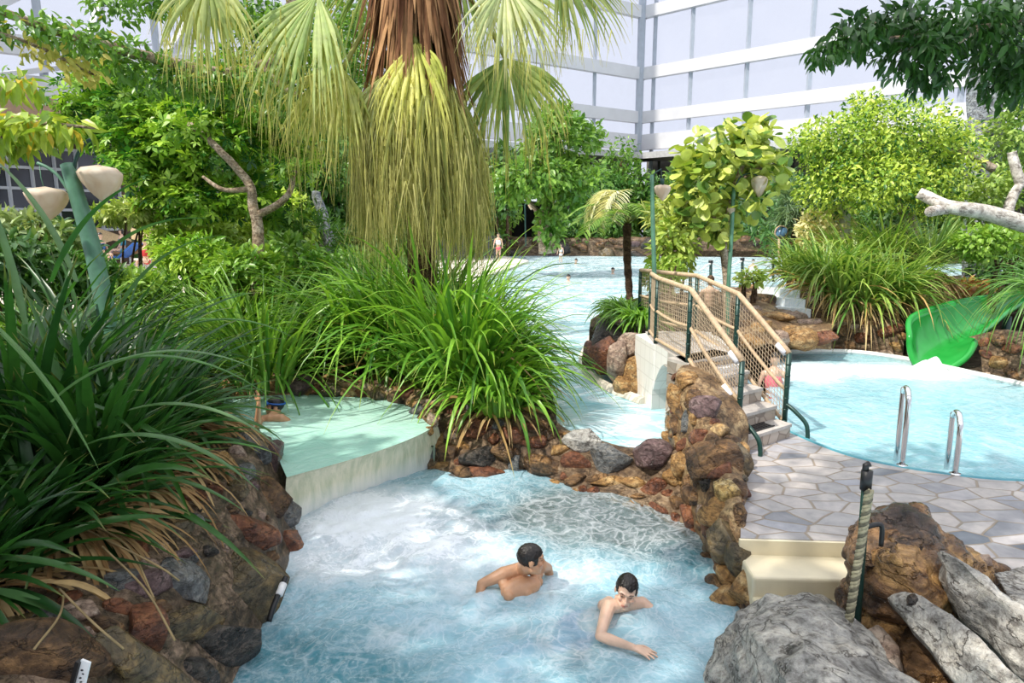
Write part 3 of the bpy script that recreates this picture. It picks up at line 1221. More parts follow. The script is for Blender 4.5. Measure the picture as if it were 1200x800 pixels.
def place_rock(parent, tree, px, py, w, h, rot, mat, seed, label=None, depth=.85, sink=.08, name='stone', angular=.9, push=0):
    hit = cast(tree, px, py)
    if hit is None:
        return None
    p, n = hit
    dist = np.linalg.norm(p - A(0, 0, CAM_H))
    sx, sy = w * dist / 800 / 2 * 1.28, h * dist / 800 / 2 * 1.28
    view = nrm(A(0, 0, CAM_H) - p)
    n2 = nrm(n * .6 + view * .4)
    # foreshortening is handled by facing the stone half towards the viewer's side of the slope
    sz = min(sx, sy) * depth
    V, F = rock_verts(seed, (sx, sy, sz), 4 if max(w, h) > 38 else 3, 15, .03, .97)
    xx = A(1, 0, 0) - n2 * n2[0]
    xx = nrm(xx)
    yy = np.cross(n2, xx)
    cs, sn = math.cos(math.radians(rot)), math.sin(math.radians(rot))
    R = np.stack([xx * cs + yy * sn, -xx * sn + yy * cs, n2], 1)
    V = V @ R.T + p - n2 * sz * sink + nrm(n) * push
    mb = MB()
    mb.add(V, F)
    _PL.append((p, (sx + sy) * .9))
    return obj(name, mb, ROCKS[mat], parent, True, label)


def stone_wall(name, label, rows, mortar, stones, seed, amp=.05, nu=70, nv=26, cat='stone wall', z0=None, auto=0, automats=(), autosize=(.12, .3), autov=.7):
    V, F = loft([[np.asarray(p, float) for p in r] for r in rows], nu, nv, amp, 3.2, seed)
    c = V.mean(0)
    root = thing(name, label, cat, (c[0], c[1], V[:, 2].min()))
    mb = MB()
    mb.add(V, F)
    obj('mortar', mb, M[mortar], root, True)
    tree = bvh(V, F)
    _PL.clear()
    for k, st in enumerate(stones):
        px, py, w, h, rot, mat = st[:6]
        place_rock(root, tree, px, py, w, h, rot, mat, seed * 100 + k, st[6] if len(st) > 6 else None)
    if auto:
        r = np.random.default_rng(seed)
        fc = V[F].mean(1)
        pts = list(_PL)
        n0 = len(pts)
        for k in range(auto * 30):
            i = r.integers(nu - 1) * (nv - 1) + r.integers(int((nv - 1) * autov))
            p = fc[i]
            sz = r.uniform(*autosize)
            if all(np.linalg.norm(p - a) > (sz + b) * .40 for a, b in pts):
                pts.append((p, sz))
                if len(pts) - n0 >= auto:
                    break
        for k, (p, sz) in enumerate(pts[n0:]):
            e1, e2 = V[F[0][1]] - V[F[0][0]], 0
            hit = tree.find_nearest(Vector(p))
            n = np.array(hit[1])
            if n @ (A(0, 0, CAM_H) - p) < 0:
                n = -n
            s3 = np.array([sz * .55 * r.uniform(.9, 1.4), sz * .5 * r.uniform(.6, 1), sz * .35])
            Vr, Fr = rock_verts(seed * 999 + k, s3, 3, 11, .05)
            R = frame_from(n, rot=r.uniform(-.4, .4))
            mb = MB()
            mb.add(Vr @ R.T + p - n * s3[2] * .1, Fr)
            obj('stone', mb, ROCKS[automats[r.integers(len(automats))]], root, True)
    return root, tree


def rowz(lst):
    return [P(x, y, z) for x, y, z in lst]


# --- left bank
r0 = rowz([(235, 900, 0), (285, 780, 0), (322, 705, 0), (342, 645, 0), (350, 606, 0), (348, 572, .1), (337, 530, .46), (300, 502, .48), (262, 482, .48)])
r1 = rowz([(150, 900, .35), (210, 780, .35), (262, 700, .36), (300, 632, .38), (314, 592, .4), (316, 562, .46), (318, 522, .6), (284, 496, .62), (250, 476, .62)])
r2 = rowz([(30, 900, .68), (90, 780, .7), (150, 690, .72), (205, 622, .74), (240, 582, .76), (262, 552, .78), (285, 518, .8), (262, 492, .8), (236, 470, .8)])
r3 = [p + A(-.7, -.05, .06) for p in r2]
r4 = [p + A(-2.2, -.3, .0) for p in r2]
bank_stones = [
    (292, 680, 98, 74, -8, 'olive', 'large wet brown boulder'), (294, 624, 58, 30, 8, 'rust'), (317, 580, 50, 46, 0, 'brown'), (334, 599, 36, 32, 0, 'slate'),
    (338, 634, 30, 36, 0, 'rust'), (214, 684, 60, 44, 12, 'slate', 'flat blue grey stone'), (220, 732, 100, 44, 33, 'olive', 'long striated slab'),
    (264, 756, 98, 48, 30, 'dark', 'dark wet slab at the waterline'), (169, 740, 44, 44, 0, 'rust', 'dark red stone'), (157, 783, 100, 58, 0, 'olive'), (66, 772, 120, 62, 12, 'brown'),
    (259, 545, 40, 34, 0, 'ochre'), (287, 552, 28, 20, 0, 'slate'), (277, 574, 30, 26, 0, 'olive'), (253, 575, 22, 24, 0, 'rust'), (249, 618, 26, 20, 0, 'brown'),
    (272, 598, 20, 16, 20, 'brown'), (290, 602, 13, 10, 0, 'dark'), (244, 647, 19, 16, 0, 'dark'), (216, 649, 28, 11, 35, 'purple'), (176, 687, 46, 30, 35, 'purple'),
    (144, 680, 42, 30, 10, 'slate'), (161, 644, 26, 26, 0, 'rust'), (176, 661, 20, 16, 0, 'pink'), (206, 624, 28, 32, 0, 'olive'), (81, 701, 22, 15, 0, 'rust'), (97, 717, 36, 28, 0, 'pink'),
    (320, 537, 26, 40, 0, 'purple'), (339, 566, 20, 24, 0, 'brown'), (225, 582, 24, 20, 0, 'rust'), (238, 563, 24, 16, 0, 'brown'), (300, 570, 14, 12, 0, 'purple'), (306, 536, 20, 22, 0, 'slate'),
    (292, 515, 22, 20, 0, 'slate'), (120, 735, 34, 26, 0, 'brown'), (100, 748, 24, 20, 0, 'pink'), (185, 712, 26, 14, 30, 'brown'), (140, 712, 26, 18, 0, 'rust'), (225, 655, 18, 12, 0, 'slate'),
    (25, 735, 40, 26, 10, 'olive'), (60, 722, 34, 18, 5, 'slate'), (305, 792, 40, 20, 20, 'brown'), (236, 790, 46, 24, 10, 'dark'), (190, 640, 16, 14, 0, 'pink'), (230, 610, 18, 14, 0, 'slate'),
    (306, 604, 12, 12, 0, 'pink'), (318, 652, 22, 16, 0, 'brown'), (262, 642, 16, 10, 0, 'pink'), (128, 762, 26, 20, 0, 'rust'), (14, 700, 36, 24, 0, 'brown'), (278, 530, 18, 14, 0, 'pink')]
bank, bank_bvh = stone_wall('stone_bank', 'dark sloping bank of wet stones below the plants left of the whirlpool', [r0, r1, r2, r3, r4], 'mortar_dark', bank_stones, 11, .05, 90, 34, auto=26, automats=('brown', 'olive', 'dark', 'slate', 'dark', 'olive'), autosize=(.05, .12))

# --- rim between the whirlpool and the island / channel
r0 = rowz([(500, 556, -.05), (540, 566, -.05), (590, 558, -.05), (620, 556, -.05), (660, 574, -.05), (710, 586, -.05), (770, 606, -.05), (820, 640, -.05)])
r1 = rowz([(496, 522, .2), (540, 528, .2), (590, 530, .2), (630, 536, .18), (660, 542, .18), (710, 548, .18), (765, 560, .18), (812, 575, .2)])
r2 = rowz([(494, 484, .5), (540, 488, .5), (595, 496, .5), (640, 500, .46), (665, 506, .43), (710, 520, .42), (762, 528, .42), (800, 530, .5)])
r3 = [p + A(0, .45, .06) for p in r2[:4]] + [p + A(0.05, .35, -.12) for p in r2[4:]]
r4 = [p + A(0, 1.1, .02) for p in r2[:4]] + [p + A(.08, .6, -.4) for p in r2[4:]]
rim_stones = [
    (762, 536, 44, 38, 0, 'purple', 'reddish purple boulder'), (719, 539, 48, 36, 0, 'slate'), (682, 518, 44, 32, -15, 'grey'), (668, 490, 34, 28, 10, 'purple'), (790, 526, 22, 17, 0, 'brown'),
    (559, 501, 50, 30, -4, 'rust', 'broad orange brown stone'), (496, 476, 36, 28, 0, 'brown'), (532, 481, 28, 18, 0, 'rust'), (554, 478, 26, 24, 0, 'slate'), (527, 459, 28, 24, 0, 'brown'),
    (505, 506, 28, 26, 0, 'slate'), (528, 508, 20, 18, 0, 'pink'), (570, 471, 18, 16, 0, 'rust'), (608, 487, 26, 18, 0, 'brown'), (636, 498, 30, 18, 0, 'brown'), (599, 509, 28, 22, 0, 'rust'),
    (625, 518, 30, 16, 0, 'rust'), (648, 508, 24, 20, 0, 'brown'), (589, 481, 20, 20, 0, 'dark'), (559, 537, 38, 28, 0, 'dark', 'blackish wet stone'), (527, 531, 28, 26, 0, 'brown'), (507, 530, 18, 18, 0, 'slate'),
    (540, 553, 24, 14, 0, 'brown'), (570, 553, 42, 14, 0, 'rust'), (590, 530, 30, 30, 15, 'brown'), (677, 541, 34, 20, -10, 'rust'), (602, 545, 18, 30, -15, 'slate'), (720, 563, 44, 14, 0, 'ochre'),
    (767, 572, 34, 20, -10, 'rust'), (640, 545, 60, 26, -4, 'brown'), (700, 562, 30, 14, 0, 'brown'), (745, 566, 30, 14, -8, 'ochre'), (790, 560, 26, 26, 0, 'ochre'), (516, 545, 20, 12, 0, 'ochre'),
    (655, 528, 22, 12, 0, 'ochre'), (795, 590, 30, 18, -25, 'brown'), (620, 500, 16, 12, 0, 'rust'), (542, 462, 16, 12, 0, 'rust'), (513, 490, 14, 10, 0, 'pink'), (580, 515, 14, 14, 0, 'rust'), (605, 530, 18, 10, 0, 'brown'), (511, 522, 22, 34, 0, 'ochre')]
rim, rim_bvh = stone_wall('low_stone_wall', 'low curved wall of wet brown stones between the whirlpool and the channel', [r0, r1, r2, r3, r4], 'mortar', rim_stones, 12, .05, 90, 30, auto=55, automats=('brown', 'rust', 'slate', 'brown', 'ochre'), autosize=(.09, .22), autov=.5)

# --- edge behind the mint upper pool
r0 = rowz([(270, 470, .48), (300, 466, .48), (360, 464, .48), (430, 467, .48), (478, 478, .48), (503, 505, .48)])
r1 = rowz([(262, 440, .75), (300, 440, .72), (360, 444, .7), (430, 450, .66), (484, 462, .62), (515, 490, .56)])
r2 = [p + A(0, .5, -.04) for p in r1]
upper_stones = [
    (467, 468, 26, 20, 0, 'brown'), (442, 465, 24, 20, 25, 'olive'), (388, 456, 32, 22, 10, 'olive'), (350, 452, 30, 22, 0, 'purple'), (410, 460, 20, 14, 0, 'ochre'), (424, 462, 16, 12, 0, 'rust'),
    (318, 450, 22, 18, 0, 'ochre'), (335, 440, 20, 16, 0, 'pink'), (490, 482, 24, 18, 0, 'slate'), (300, 452, 26, 18, 0, 'ochre'), (365, 436, 26, 18, 0, 'slate'), (410, 444, 22, 14, 0, 'rust'), (448, 448, 22, 14, 0, 'brown'), (478, 460, 18, 14, 0, 'rust'),
    (284, 446, 20, 16, 0, 'brown'), (372, 456, 12, 14, 0, 'rust')]
edge, _ = stone_wall('stone_edging', 'row of brown and ochre stones along the far edge of the mint pool', [r0, r1, r2], 'mortar_gold', upper_stones, 13, .04, 60, 14, auto=40, automats=('brown', 'ochre', 'olive', 'pink'), autosize=(.1, .24))

# --- pillar of stones beside the stairs
def V3(*p):
    return [A(*q) for q in p]


pA = rowz([(786, 514, .3), (786, 474, .75), (797, 432, 1.18)])
pB = rowz([(800, 606, -.05), (803, 535, .5), (812, 448, 1.14)])
pC = rowz([(826, 655, -.05), (832, 566, .55), (838, 482, .95)])
pD = rowz([(858, 700, -.05), (866, 596, .55), (866, 520, .66)])
pE = [P(872, 668, .1) + A(.08, .15, 0), P(880, 584, .5) + A(.05, .25, 0), P(882, 522, .6) + A(.02, .3, 0)]
pAA = [pA[0] + A(.5, .4, 0), pA[1] + A(.45, .35, 0), pA[2] + A(.3, .25, 0)]
rows = [[c[k] for c in (pAA, pA, pB, pC, pD, pE)] for k in range(3)]
rows.append([c[2] + d for c, d in zip((pAA, pA, pB, pC, pD, pE), V3((.3, 0, 0), (.4, .1, 0), (.4, .2, -.05), (.4, .25, -.1), (.2, .35, -.15), (.05, .2, -.2)))])
pil_stones = [
    (793, 433, 16, 22, 0, 'ochre'), (806, 446, 26, 26, 0, 'ochre'), (794, 468, 22, 40, 0, 'ochre'), (812, 465, 22, 26, 0, 'brown'), (828, 480, 36, 32, 10, 'purple', 'knobbly purple brown stone'), (804, 497, 15, 27, 0, 'slate'),
    (791, 500, 20, 28, 0, 'brown'), (820, 511, 30, 20, 0, 'rust'), (844, 505, 26, 20, 0, 'ochre'), (855, 516, 28, 22, 0, 'brown'), (862, 540, 30, 44, 15, 'olive'), (832, 541, 58, 50, -10, 'brown', 'big angular brown stone'),
    (846, 552, 30, 17, 0, 'rust'), (850, 578, 28, 34, 0, 'yellow', 'bright yellow ochre stone'), (828, 569, 20, 20, 0, 'dark'), (840, 598, 42, 26, 0, 'ochre'), (849, 632, 46, 48, 0, 'olive'), (810, 609, 28, 38, 10, 'rust'),
    (808, 580, 22, 22, 0, 'brown'), (818, 640, 32, 30, -20, 'dark'), (867, 600, 18, 30, 0, 'brown'), (866, 570, 22, 20, 0, 'brown'), (822, 600, 14, 20, 0, 'pink'), (800, 545, 24, 30, 0, 'ochre'), (812, 530, 20, 18, 0, 'brown'), (830, 655, 24, 20, 0, 'brown'), (856, 672, 26, 26, 0, 'ochre'),
    (800, 520, 18, 18, 0, 'rust'), (815, 488, 14, 18, 0, 'ochre'), (838, 495, 14, 12, 0, 'rust')]
pil, _ = stone_wall('stone_pillar', 'tall rough pillar of ochre and brown stones beside the bridge stairs', rows, 'mortar_gold', pil_stones, 14, .05, 60, 34, auto=65, automats=('ochre', 'brown', 'brown', 'olive', 'rust'), autosize=(.09, .24), autov=.6)


for (px, py, z, w_, h_, mt, sd_) in ((866, 655, .26, 40, 46, 'olive', 74), (874, 694, .12, 50, 56, 'ochre', 75), (888, 716, .02, 60, 50, 'brown', 76), (856, 700, .0, 58, 50, 'ochre', 71), (842, 690, -.04, 50, 36, 'brown', 72), (866, 672, .12, 34, 34, 'ochre', 73)):
    c = P(px, py, z)
    dist = (c - A(0, 0, CAM_H)) @ A(0, C10, -S10)
    Vr, Fr = rock_verts(sd_, (w_ * dist / 1600, .16, h_ * dist / 1600), 3, 13, .06)
    mb = MB()
    mb.add(Vr + c, Fr)
    obj('stone', mb, ROCKS[mt], pil, True)
# --- retaining wall behind the turquoise pool
def edge3(lst, z):
    return [P(x, y, Z_RP) * A(1, 1, 0) + A(0, 0, z) for x, y in lst]


for fe, hts, lab, nst, sd_ in (([(890, 420), (905, 414), (940, 411), (1000, 412), (1058, 418)], [.75, .75, .72, .66, .62], 'low retaining wall of brown stones behind the turquoise pool, left of the slide', 55, 15),
                              ([(1152, 438), (1175, 443), (1200, 449), (1330, 479)], [.5, .62, .72, .75], 'low retaining wall of brown stones behind the turquoise pool, right of the slide', 40, 18)):
    base = edge3(fe, .36)
    m1 = [b + A(.03, .12, .36 + h * .6 - .36) for b, h in zip(base, hts)]
    m2 = [b + A(.05, .3, h) for b, h in zip(base, hts)]
    m3 = [b + A(.1, .6, h + .04) for b, h in zip(base, hts)]
    stone_wall('retaining_wall', lab, [base, m1, m2, m3], 'mortar', [], sd_, .05, 80, 16, auto=nst, automats=('brown', 'ochre', 'rust', 'pink', 'brown'), autosize=(.2, .42))
# white tiled curb in front of it
q = MB()
cb = smooth_path(edge3([(915, 416), (940, 414), (1000, 415), (1060, 423), (1120, 436), (1200, 454), (1330, 484)], .44), 60)
tube(q, cb, .05, 6)
struct('trim_3', q, M['white_wall'])
# --- stepped stone ledge under the small cascade
lb0 = [P(862, 402, .8), P(890, 404, .8), P(930, 404, .7), P(975, 410, .6)]
lb1 = [P(860, 378, 1.1), P(890, 376, 1.1), P(930, 378, 1.0), P(975, 390, .9)]
lb2 = [P(862, 352, 1.3), P(890, 345, 1.3), P(930, 352, 1.1), P(975, 370, 1.0)]
lb3 = [p + A(.1, 1.4, .05) for p in lb2]
led, _ = stone_wall('rock_ledge', 'sunlit ledge of flat golden stones under the small white cascade right of the bridge', [lb0, lb1, lb2, lb3], 'mortar_gold', [
    (905, 372, 40, 14, 0, 'ochre'), (880, 366, 30, 16, 0, 'pink'), (890, 384, 34, 16, 0, 'ochre'), (925, 388, 36, 16, 5, 'ochre'), (950, 378, 30, 14, 0, 'pink'), (878, 398, 30, 18, 0, 'ochre'),
    (938, 400, 36, 26, 0, 'ochre'), (962, 396, 36, 16, -5, 'rust'), (915, 398, 24, 20, 0, 'pink'), (895, 352, 30, 18, 0, 'brown'), (880, 342, 34, 18, 0, 'brown'), (902, 338, 26, 14, 0, 'purple'), (930, 372, 26, 12, 0, 'pink'), (872, 380, 16, 14, 0, 'brown'), (975, 402, 24, 20, 0, 'brown'), (866, 356, 18, 16, 0, 'pink')],
    16, .05, 50, 22, cat='rock ledge')
# small cascade above the ledge
q = MB()
casc = thing('water_cascade', 'small white stepped cascade above the golden stone ledge', 'cascade', P(925, 365, 1.1))
for k in range(3):
    q = MB()
    a, b = P(903, 366, 1.05) + A(.02 * k, .32 * k, 0), P(950, 370, 1.05) + A(.02 * k, .32 * k, 0)
    c, d = b + A(0, .34, 0), a + A(0, .34, 0)
    z0, z1 = 1.0 + .15 * k, 1.17 + .15 * k
    V8 = [[*p[:2], z] for z in (z0, z1) for p in (a, b, c, d)]
    q.add(np.array(V8), [(0, 1, 5, 4), (4, 5, 6, 7), (1, 2, 6, 5), (3, 0, 4, 7)], np.array([[0, .9, 0], [1, .9, 0], [1, .9, 0], [0, .9, 0], [0, .2, 0], [1, .2, 0], [1, .5, 0], [0, .5, 0]]))
    o = obj('cascade_step', q, M['fall_white'], casc, False)
# --- boulders at the island end of the bridge
outc = thing('rock_outcrop', 'outcrop of big rounded boulders in the channel at the island end of the bridge', 'rock outcrop', P(722, 455, .35))
def boulder(parent, px, py, z, w, h, depth, mat, seed, rot=0, name='boulder', label=None, cat=None, group=None, sub=4, cuts=13, rough=.06, tilt=(0, 0), zc=None, angular=.9):
    c = P(px, py, z)
    dist = (c - A(0, 0, CAM_H)) @ A(0, C10, -S10)
    V, F = rock_verts(seed, (w * dist / 1600, depth, h * dist / 1600), sub, cuts, rough, angular)
    R = np.array(Matrix.Rotation(math.radians(tilt[0]), 3, 'X') @ Matrix.Rotation(math.radians(rot), 3, 'Y') @ Matrix.Rotation(math.radians(tilt[1]), 3, 'Z'))
    V = V @ R.T + c
    mb = MB()
    mb.add(V, F)
    return obj(name, mb, ROCKS[mat], parent, True, label, cat, group)


boulder(outc, 712, 395, .95, 58, 46, .5, 'dark', 301, 12)
boulder(outc, 704, 418, .75, 42, 60, .35, 'rust', 302)
boulder(outc, 724, 428, .7, 48, 70, .35, 'pink', 303, -5)
boulder(outc, 742, 440, .6, 46, 56, .3, 'ochre', 304)
boulder(outc, 745, 408, .95, 48, 44, .35, 'pink', 305)
boulder(outc, 733, 452, .48, 30, 28, .22, 'ochre', 306)
boulder(outc, 756, 425, .75, 16, 64, .2, 'brown', 307)
boulder(outc, 690, 420, .6, 24, 42, .25, 'rust', 308)
# planting pocket of the bridge island
q = MB()
ip = [tuple(P(690, 410, .6)[:2]), tuple(P(758, 452, .5)[:2]), (2.0, 9.45), (3.3, 9.6), (3.8, 11.4), (8, 16), (8, 19), (3.5, 17.5), (2.2, 15), (1.5, 12.9)]
prism(q, ip, -.7, .95)
struct('ground_island', q, M['soil'])
# concrete skirt of the island in the water
q = MB()
sk = smooth_path([P(694, 395, .36), P(684, 420, .36), (P(692, 440, .36)), P(715, 456, .36), P(755, 472, .36)], 40)
tube(q, sk, .09, 8)
struct('trim_4', q, m_simple('pale concrete kerb', (.78, .7, .58), .5))

# --- loose boulders bottom right
G_B = 'boulders beside the terrace rope post'
def hull_boulder(name, label, pts3, mat, seed, rough=.05, sub=2, cat='boulder', flatten=None, group=None, sharp=.0):
    """angular boulder through given outline points in space"""
    bm = bmesh.new()
    for p in pts3:
        bm.verts.new(tuple(p))
    bmesh.ops.convex_hull(bm, input=bm.verts)
    loose = [v for v in bm.verts if not v.link_faces]
    bmesh.ops.delete(bm, geom=loose, context='VERTS')
    bmesh.ops.recalc_face_normals(bm, faces=bm.faces)
    me = bpy.data.meshes.new('tmp')
    bm.to_mesh(me)
    bm.free()
    o = bpy.data.objects.new('tmp', me)
    COL.objects.link(o)
    rm = o.modifiers.new('r', 'REMESH')
    rm.mode = 'VOXEL'
    rm.voxel_size = .017
    sm = o.modifiers.new('s', 'SMOOTH')
    sm.factor = .5
    sm.iterations = 1
    dg = bpy.context.evaluated_depsgraph_get()
    ev = o.evaluated_get(dg)
    m2 = ev.to_mesh()
    V = np.zeros(len(m2.vertices) * 3)
    m2.vertices.foreach_get('co', V)
    V = V.reshape(-1, 3)
    Nn = np.zeros(len(m2.vertices) * 3)
    m2.vertices.foreach_get('normal', Nn)
    Nn = Nn.reshape(-1, 3)
    Fq = [tuple(p.vertices) for p in m2.polygons]
    ev.to_mesh_clear()
    bpy.data.objects.remove(o)
    bpy.data.meshes.remove(me)
    off = seed * 7.7
    k = (fbm(V * 2.6 + off, seed, 4) - .5) * rough * 3 + (fbm(V * 9 + off, seed + 3, 3) - .5) * rough * .9
    if sharp:
        k += sharp * (np.abs(fbm(V * A(3, 3, 8) + off, seed + 5, 3) - .5) - .1)
    V = V + Nn * k[:, None]
    mb = MB()
    mb.add(V, Fq)
    _PL.clear()
    _PL.append(bvh(V, Fq))
    return obj(name, mb, ROCKS[mat], None, True, label, cat, group)


def ring(lst):
    return [P(*a) for a in lst]


hull_boulder('boulder', 'huge rounded pale grey boulder at the bottom edge, between the whirlpool and the rope post',
             ring([(835, 762, .2), (862, 712, .42), (900, 690, .55), (945, 694, .58), (990, 726, .6), (1040, 768, .55), (1092, 810, .5), (1100, 900, .4), (840, 850, .1), (832, 800, .05), (950, 760, .72), (1000, 800, .75), (880, 740, .6), (960, 860, .75)])
             + [P(845, 800, -.4), P(1000, 730, -.4), P(1100, 880, -.4), P(850, 900, -.4), P(880, 730, -.4)], 'grey', 41, .05, sharp=.12)
hull_boulder('boulder', 'dark brown craggy boulder at the terrace corner, right behind the rope post',
             ring([(1000, 618, .84), (1030, 600, .97), (1078, 592, 1.02), (1092, 612, 1.0), (1100, 632, .92), (1060, 655, .9), (1010, 668, .8), (992, 650, .75)]) + [P(1000, 660, .2), P(1090, 650, .3), P(1050, 620, .3)], 'crown', 51, .06, sharp=.18)
hull_boulder('boulder', 'large glossy golden brown boulder, behind the fish-shaped grey slab',
             ring([(1003, 616, .8), (1030, 598, .95), (1078, 596, 1.0), (1094, 620, .95), (1122, 636, .86), (1150, 655, .78), (1178, 668, .6), (1150, 700, .6), (1096, 720, .7), (1060, 730, .6), (1010, 720, .55), (992, 700, .5), (1000, 660, .75), (1050, 650, .95)])
             + [P(1000, 690, .1), P(1180, 700, .3), P(1060, 760, .1), P(1080, 640, .3)], 'wetgold', 42, .07, sharp=.16)
hull_boulder('boulder', 'brown wet boulder low down at the foot of the rope post',
             ring([(985, 690, .45), (1010, 668, .55), (1050, 690, .55), (1060, 730, .5), (1040, 770, .4), (1005, 765, .35), (988, 730, .35)]) + [P(1000, 760, -.2), P(1050, 700, -.1)], 'wetgold', 43, .06, sharp=.12)
hull_boulder('boulder', 'small ochre pink rock between the huge grey boulder and the wet boulder',
             ring([(1000, 742, .5), (1030, 735, .55), (1052, 760, .5), (1050, 790, .45), (1015, 780, .45)]) + [P(1020, 790, .1), P(1045, 760, .1)], 'pink', 44, .04)
hull_boulder('rock_slab', 'upright pale grey slab leaning on the brown boulder by the terrace',
             ring([(1100, 644, .98), (1118, 650, 1.0), (1150, 668, .95), (1200, 710, .9), (1240, 760, .85), (1240, 830, .6), (1165, 760, .62), (1122, 724, .7), (1108, 690, .82)]) + [P(1115, 730, .3), P(1200, 760, .2), P(1240, 840, .2)], 'grey', 45, .035, cat='slab', sharp=.1)
slab = hull_boulder('rock_slab', 'long grey pointed slab with a dark eye-shaped hole in the bottom right corner',
             ring([(1028, 690, .72), (1044, 678, .77), (1078, 694, .8), (1112, 718, .82), (1150, 752, .82), (1215, 810, .8), (1220, 880, .6), (1150, 830, .6), (1095, 770, .6), (1055, 718, .62)]) + [P(1060, 720, .5), P(1120, 800, .4), P(1220, 890, .3)], 'grey', 46, .02, cat='slab', sharp=.05)
q = MB()
hc, hn = cast(_PL[0], 1070, 704)
Vr, Fr = rock_verts(5, (.05, .035, .03), 3, 5, .04)
q.add(Vr @ frame_from(hn, rot=-.5).T + hc, Fr)
hole = obj('hole', q, ROCKS['dark'], slab, True, 'dark oval hole')
hull_boulder('boulder', 'small pale rock at the bottom edge below the fish-head slab',
             ring([(1125, 790, .62), (1150, 782, .66), (1185, 800, .62), (1190, 860, .55), (1130, 850, .55)]) + [P(1150, 860, .2)], 'grey', 47, .03)
hull_boulder('boulder', 'small beige stone behind the upright slab at the terrace edge',
             ring([(1136, 650, .72), (1160, 648, .74), (1166, 664, .68), (1140, 668, .68)]) + [P(1150, 670, .4)], 'pink', 48, .02)
hull_boulder('boulder', 'low grey boulder at the right picture edge beside the terrace',
             ring([(1165, 672, .65), (1200, 664, .65), (1260, 690, .65), (1260, 740, .6), (1195, 720, .65)]) + [P(1200, 730, .3), P(1260, 750, .3)], 'grey', 49, .03)
hull_boulder('boulder', 'dark brown rocks filling the gap below the fish-head slab',
             ring([(1040, 730, .45), (1080, 740, .5), (1130, 790, .5), (1140, 840, .4), (1050, 850, .35)]) + [P(1060, 840, 0), P(1140, 850, .1)], 'brown', 50, .05)
# ================================================================== bridge and stairs
br = thing('footbridge', 'white tiled footbridge crossing the channel, with its stone stairs down to the terrace', 'bridge', (2.3, 8.2, Z_RIV))
sL0, sR0 = A(2.36, 6.72, 0), A(3.07, 7.25, 0)
run = A(-.0975, .195, 0)
for k in range(5):
    zt = Z_TER + .156 * (k + 1)
    a, b = sL0 + run * k, sR0 + run * k
    c, d = sR0 + run * 5.6, sL0 + run * 5.6
    q = MB()
    prism(q, [a, b, c, d], zt - .175 if k else .3, zt - .035)
    st = obj('stair_step', q, M['stoneblock'], br, False)
    q = MB()
    fwd = nrm(run) * -.02
    prism(q, [a + fwd, b + fwd, sR0 + run * (k + 1.15), sL0 + run * (k + 1.15)] if k < 4 else [a + fwd, b + fwd, c, d], zt - .035, zt)
    obj('tread', q, M['tread'], st, False)
    if k == 0:
        q = MB()
        m0 = (a + b) / 2 * .98
        x, y = nrm(b - a), nrm(run)
        cc = a + (b - a) * .45 + run * .55
        for s in range(9):
            p0 = cc - x * .2 + x * .05 * s - y * .07
            bar(q, p0 + A(0, 0, zt + .006), p0 + y * .14 + A(0, 0, zt + .006), .03, .012)
        for s in (0, 1):
            bar(q, cc - x * .22 + y * (.14 * s - .07) + A(0, 0, zt + .008), cc + x * .24 + y * (.14 * s - .07) + A(0, 0, zt + .008), .015, .012)
        obj('drain_grate', q, M['black'], st, False, 'dark metal grate')
# deck slab
dk = [A(1.95, 7.55, 0), A(2.68, 8.08, 0), A(2.78, 9.75, 0), A(1.93, 9.75, 0), A(1.86, 8.7, 0)]
q = MB()
prism(q, dk, Z_DECK - .2, Z_DECK)
obj('deck', q, M['tread'], br, False)
# arched side face and piers
def arch_face(a, b, z0, ztop, n=18):
    V, F = [], []
    for i in range(n + 1):
        s = i / n
        p = a * (1 - s) + b * s
        zz = ztop - .16 - .5 * abs(2 * s - 1) ** 2.2
        V += [[p[0], p[1], zz], [p[0], p[1], ztop]]
    for i in range(n):
        F.append((2 * i, 2 * i + 2, 2 * i + 3, 2 * i + 1))
    q = MB()
    q.add(np.array(V), F)
    # soffit
    off = A(.75, .25, 0)
    V2, F2 = [], []
    for i in range(n + 1):
        p = np.array(V[2 * i])
        V2 += [p, p + off]
    for i in range(n):
        F2.append((2 * i, 2 * i + 1, 2 * i + 3, 2 * i + 2))
    q.add(np.array(V2), F2)
    return q


q = arch_face(A(1.955, 7.57, 0), A(1.85, 8.75, 0), Z_RIV, Z_DECK + .002)
obj('arch', q, M['white_wall'], br, False)
q = MB()
prism(q, [A(1.84, 8.72, 0), A(1.76, 9.6, 0), A(2.2, 9.9, 0), A(2.9, 9.8, 0), A(2.75, 9.0, 0)], -.6, Z_DECK - .02)
obj('pier', q, M['white_wall'], br, False)
q = MB()
prism(q, [A(2.0, 7.55, 0), A(2.1, 7.4, 0), A(2.75, 7.95, 0), A(2.72, 8.2, 0)], -.6, Z_DECK - .1)
obj('pier', q, M['white_wall'], br, False)
q = MB()
prism(q, [A(2.70, 8.2, 0), A(2.74, 8.2, 0), A(2.86, 9.4, 0), A(2.8, 9.4, 0)], -.6, Z_DECK)
obj('far_wall', q, M['white_wall'], br, False)

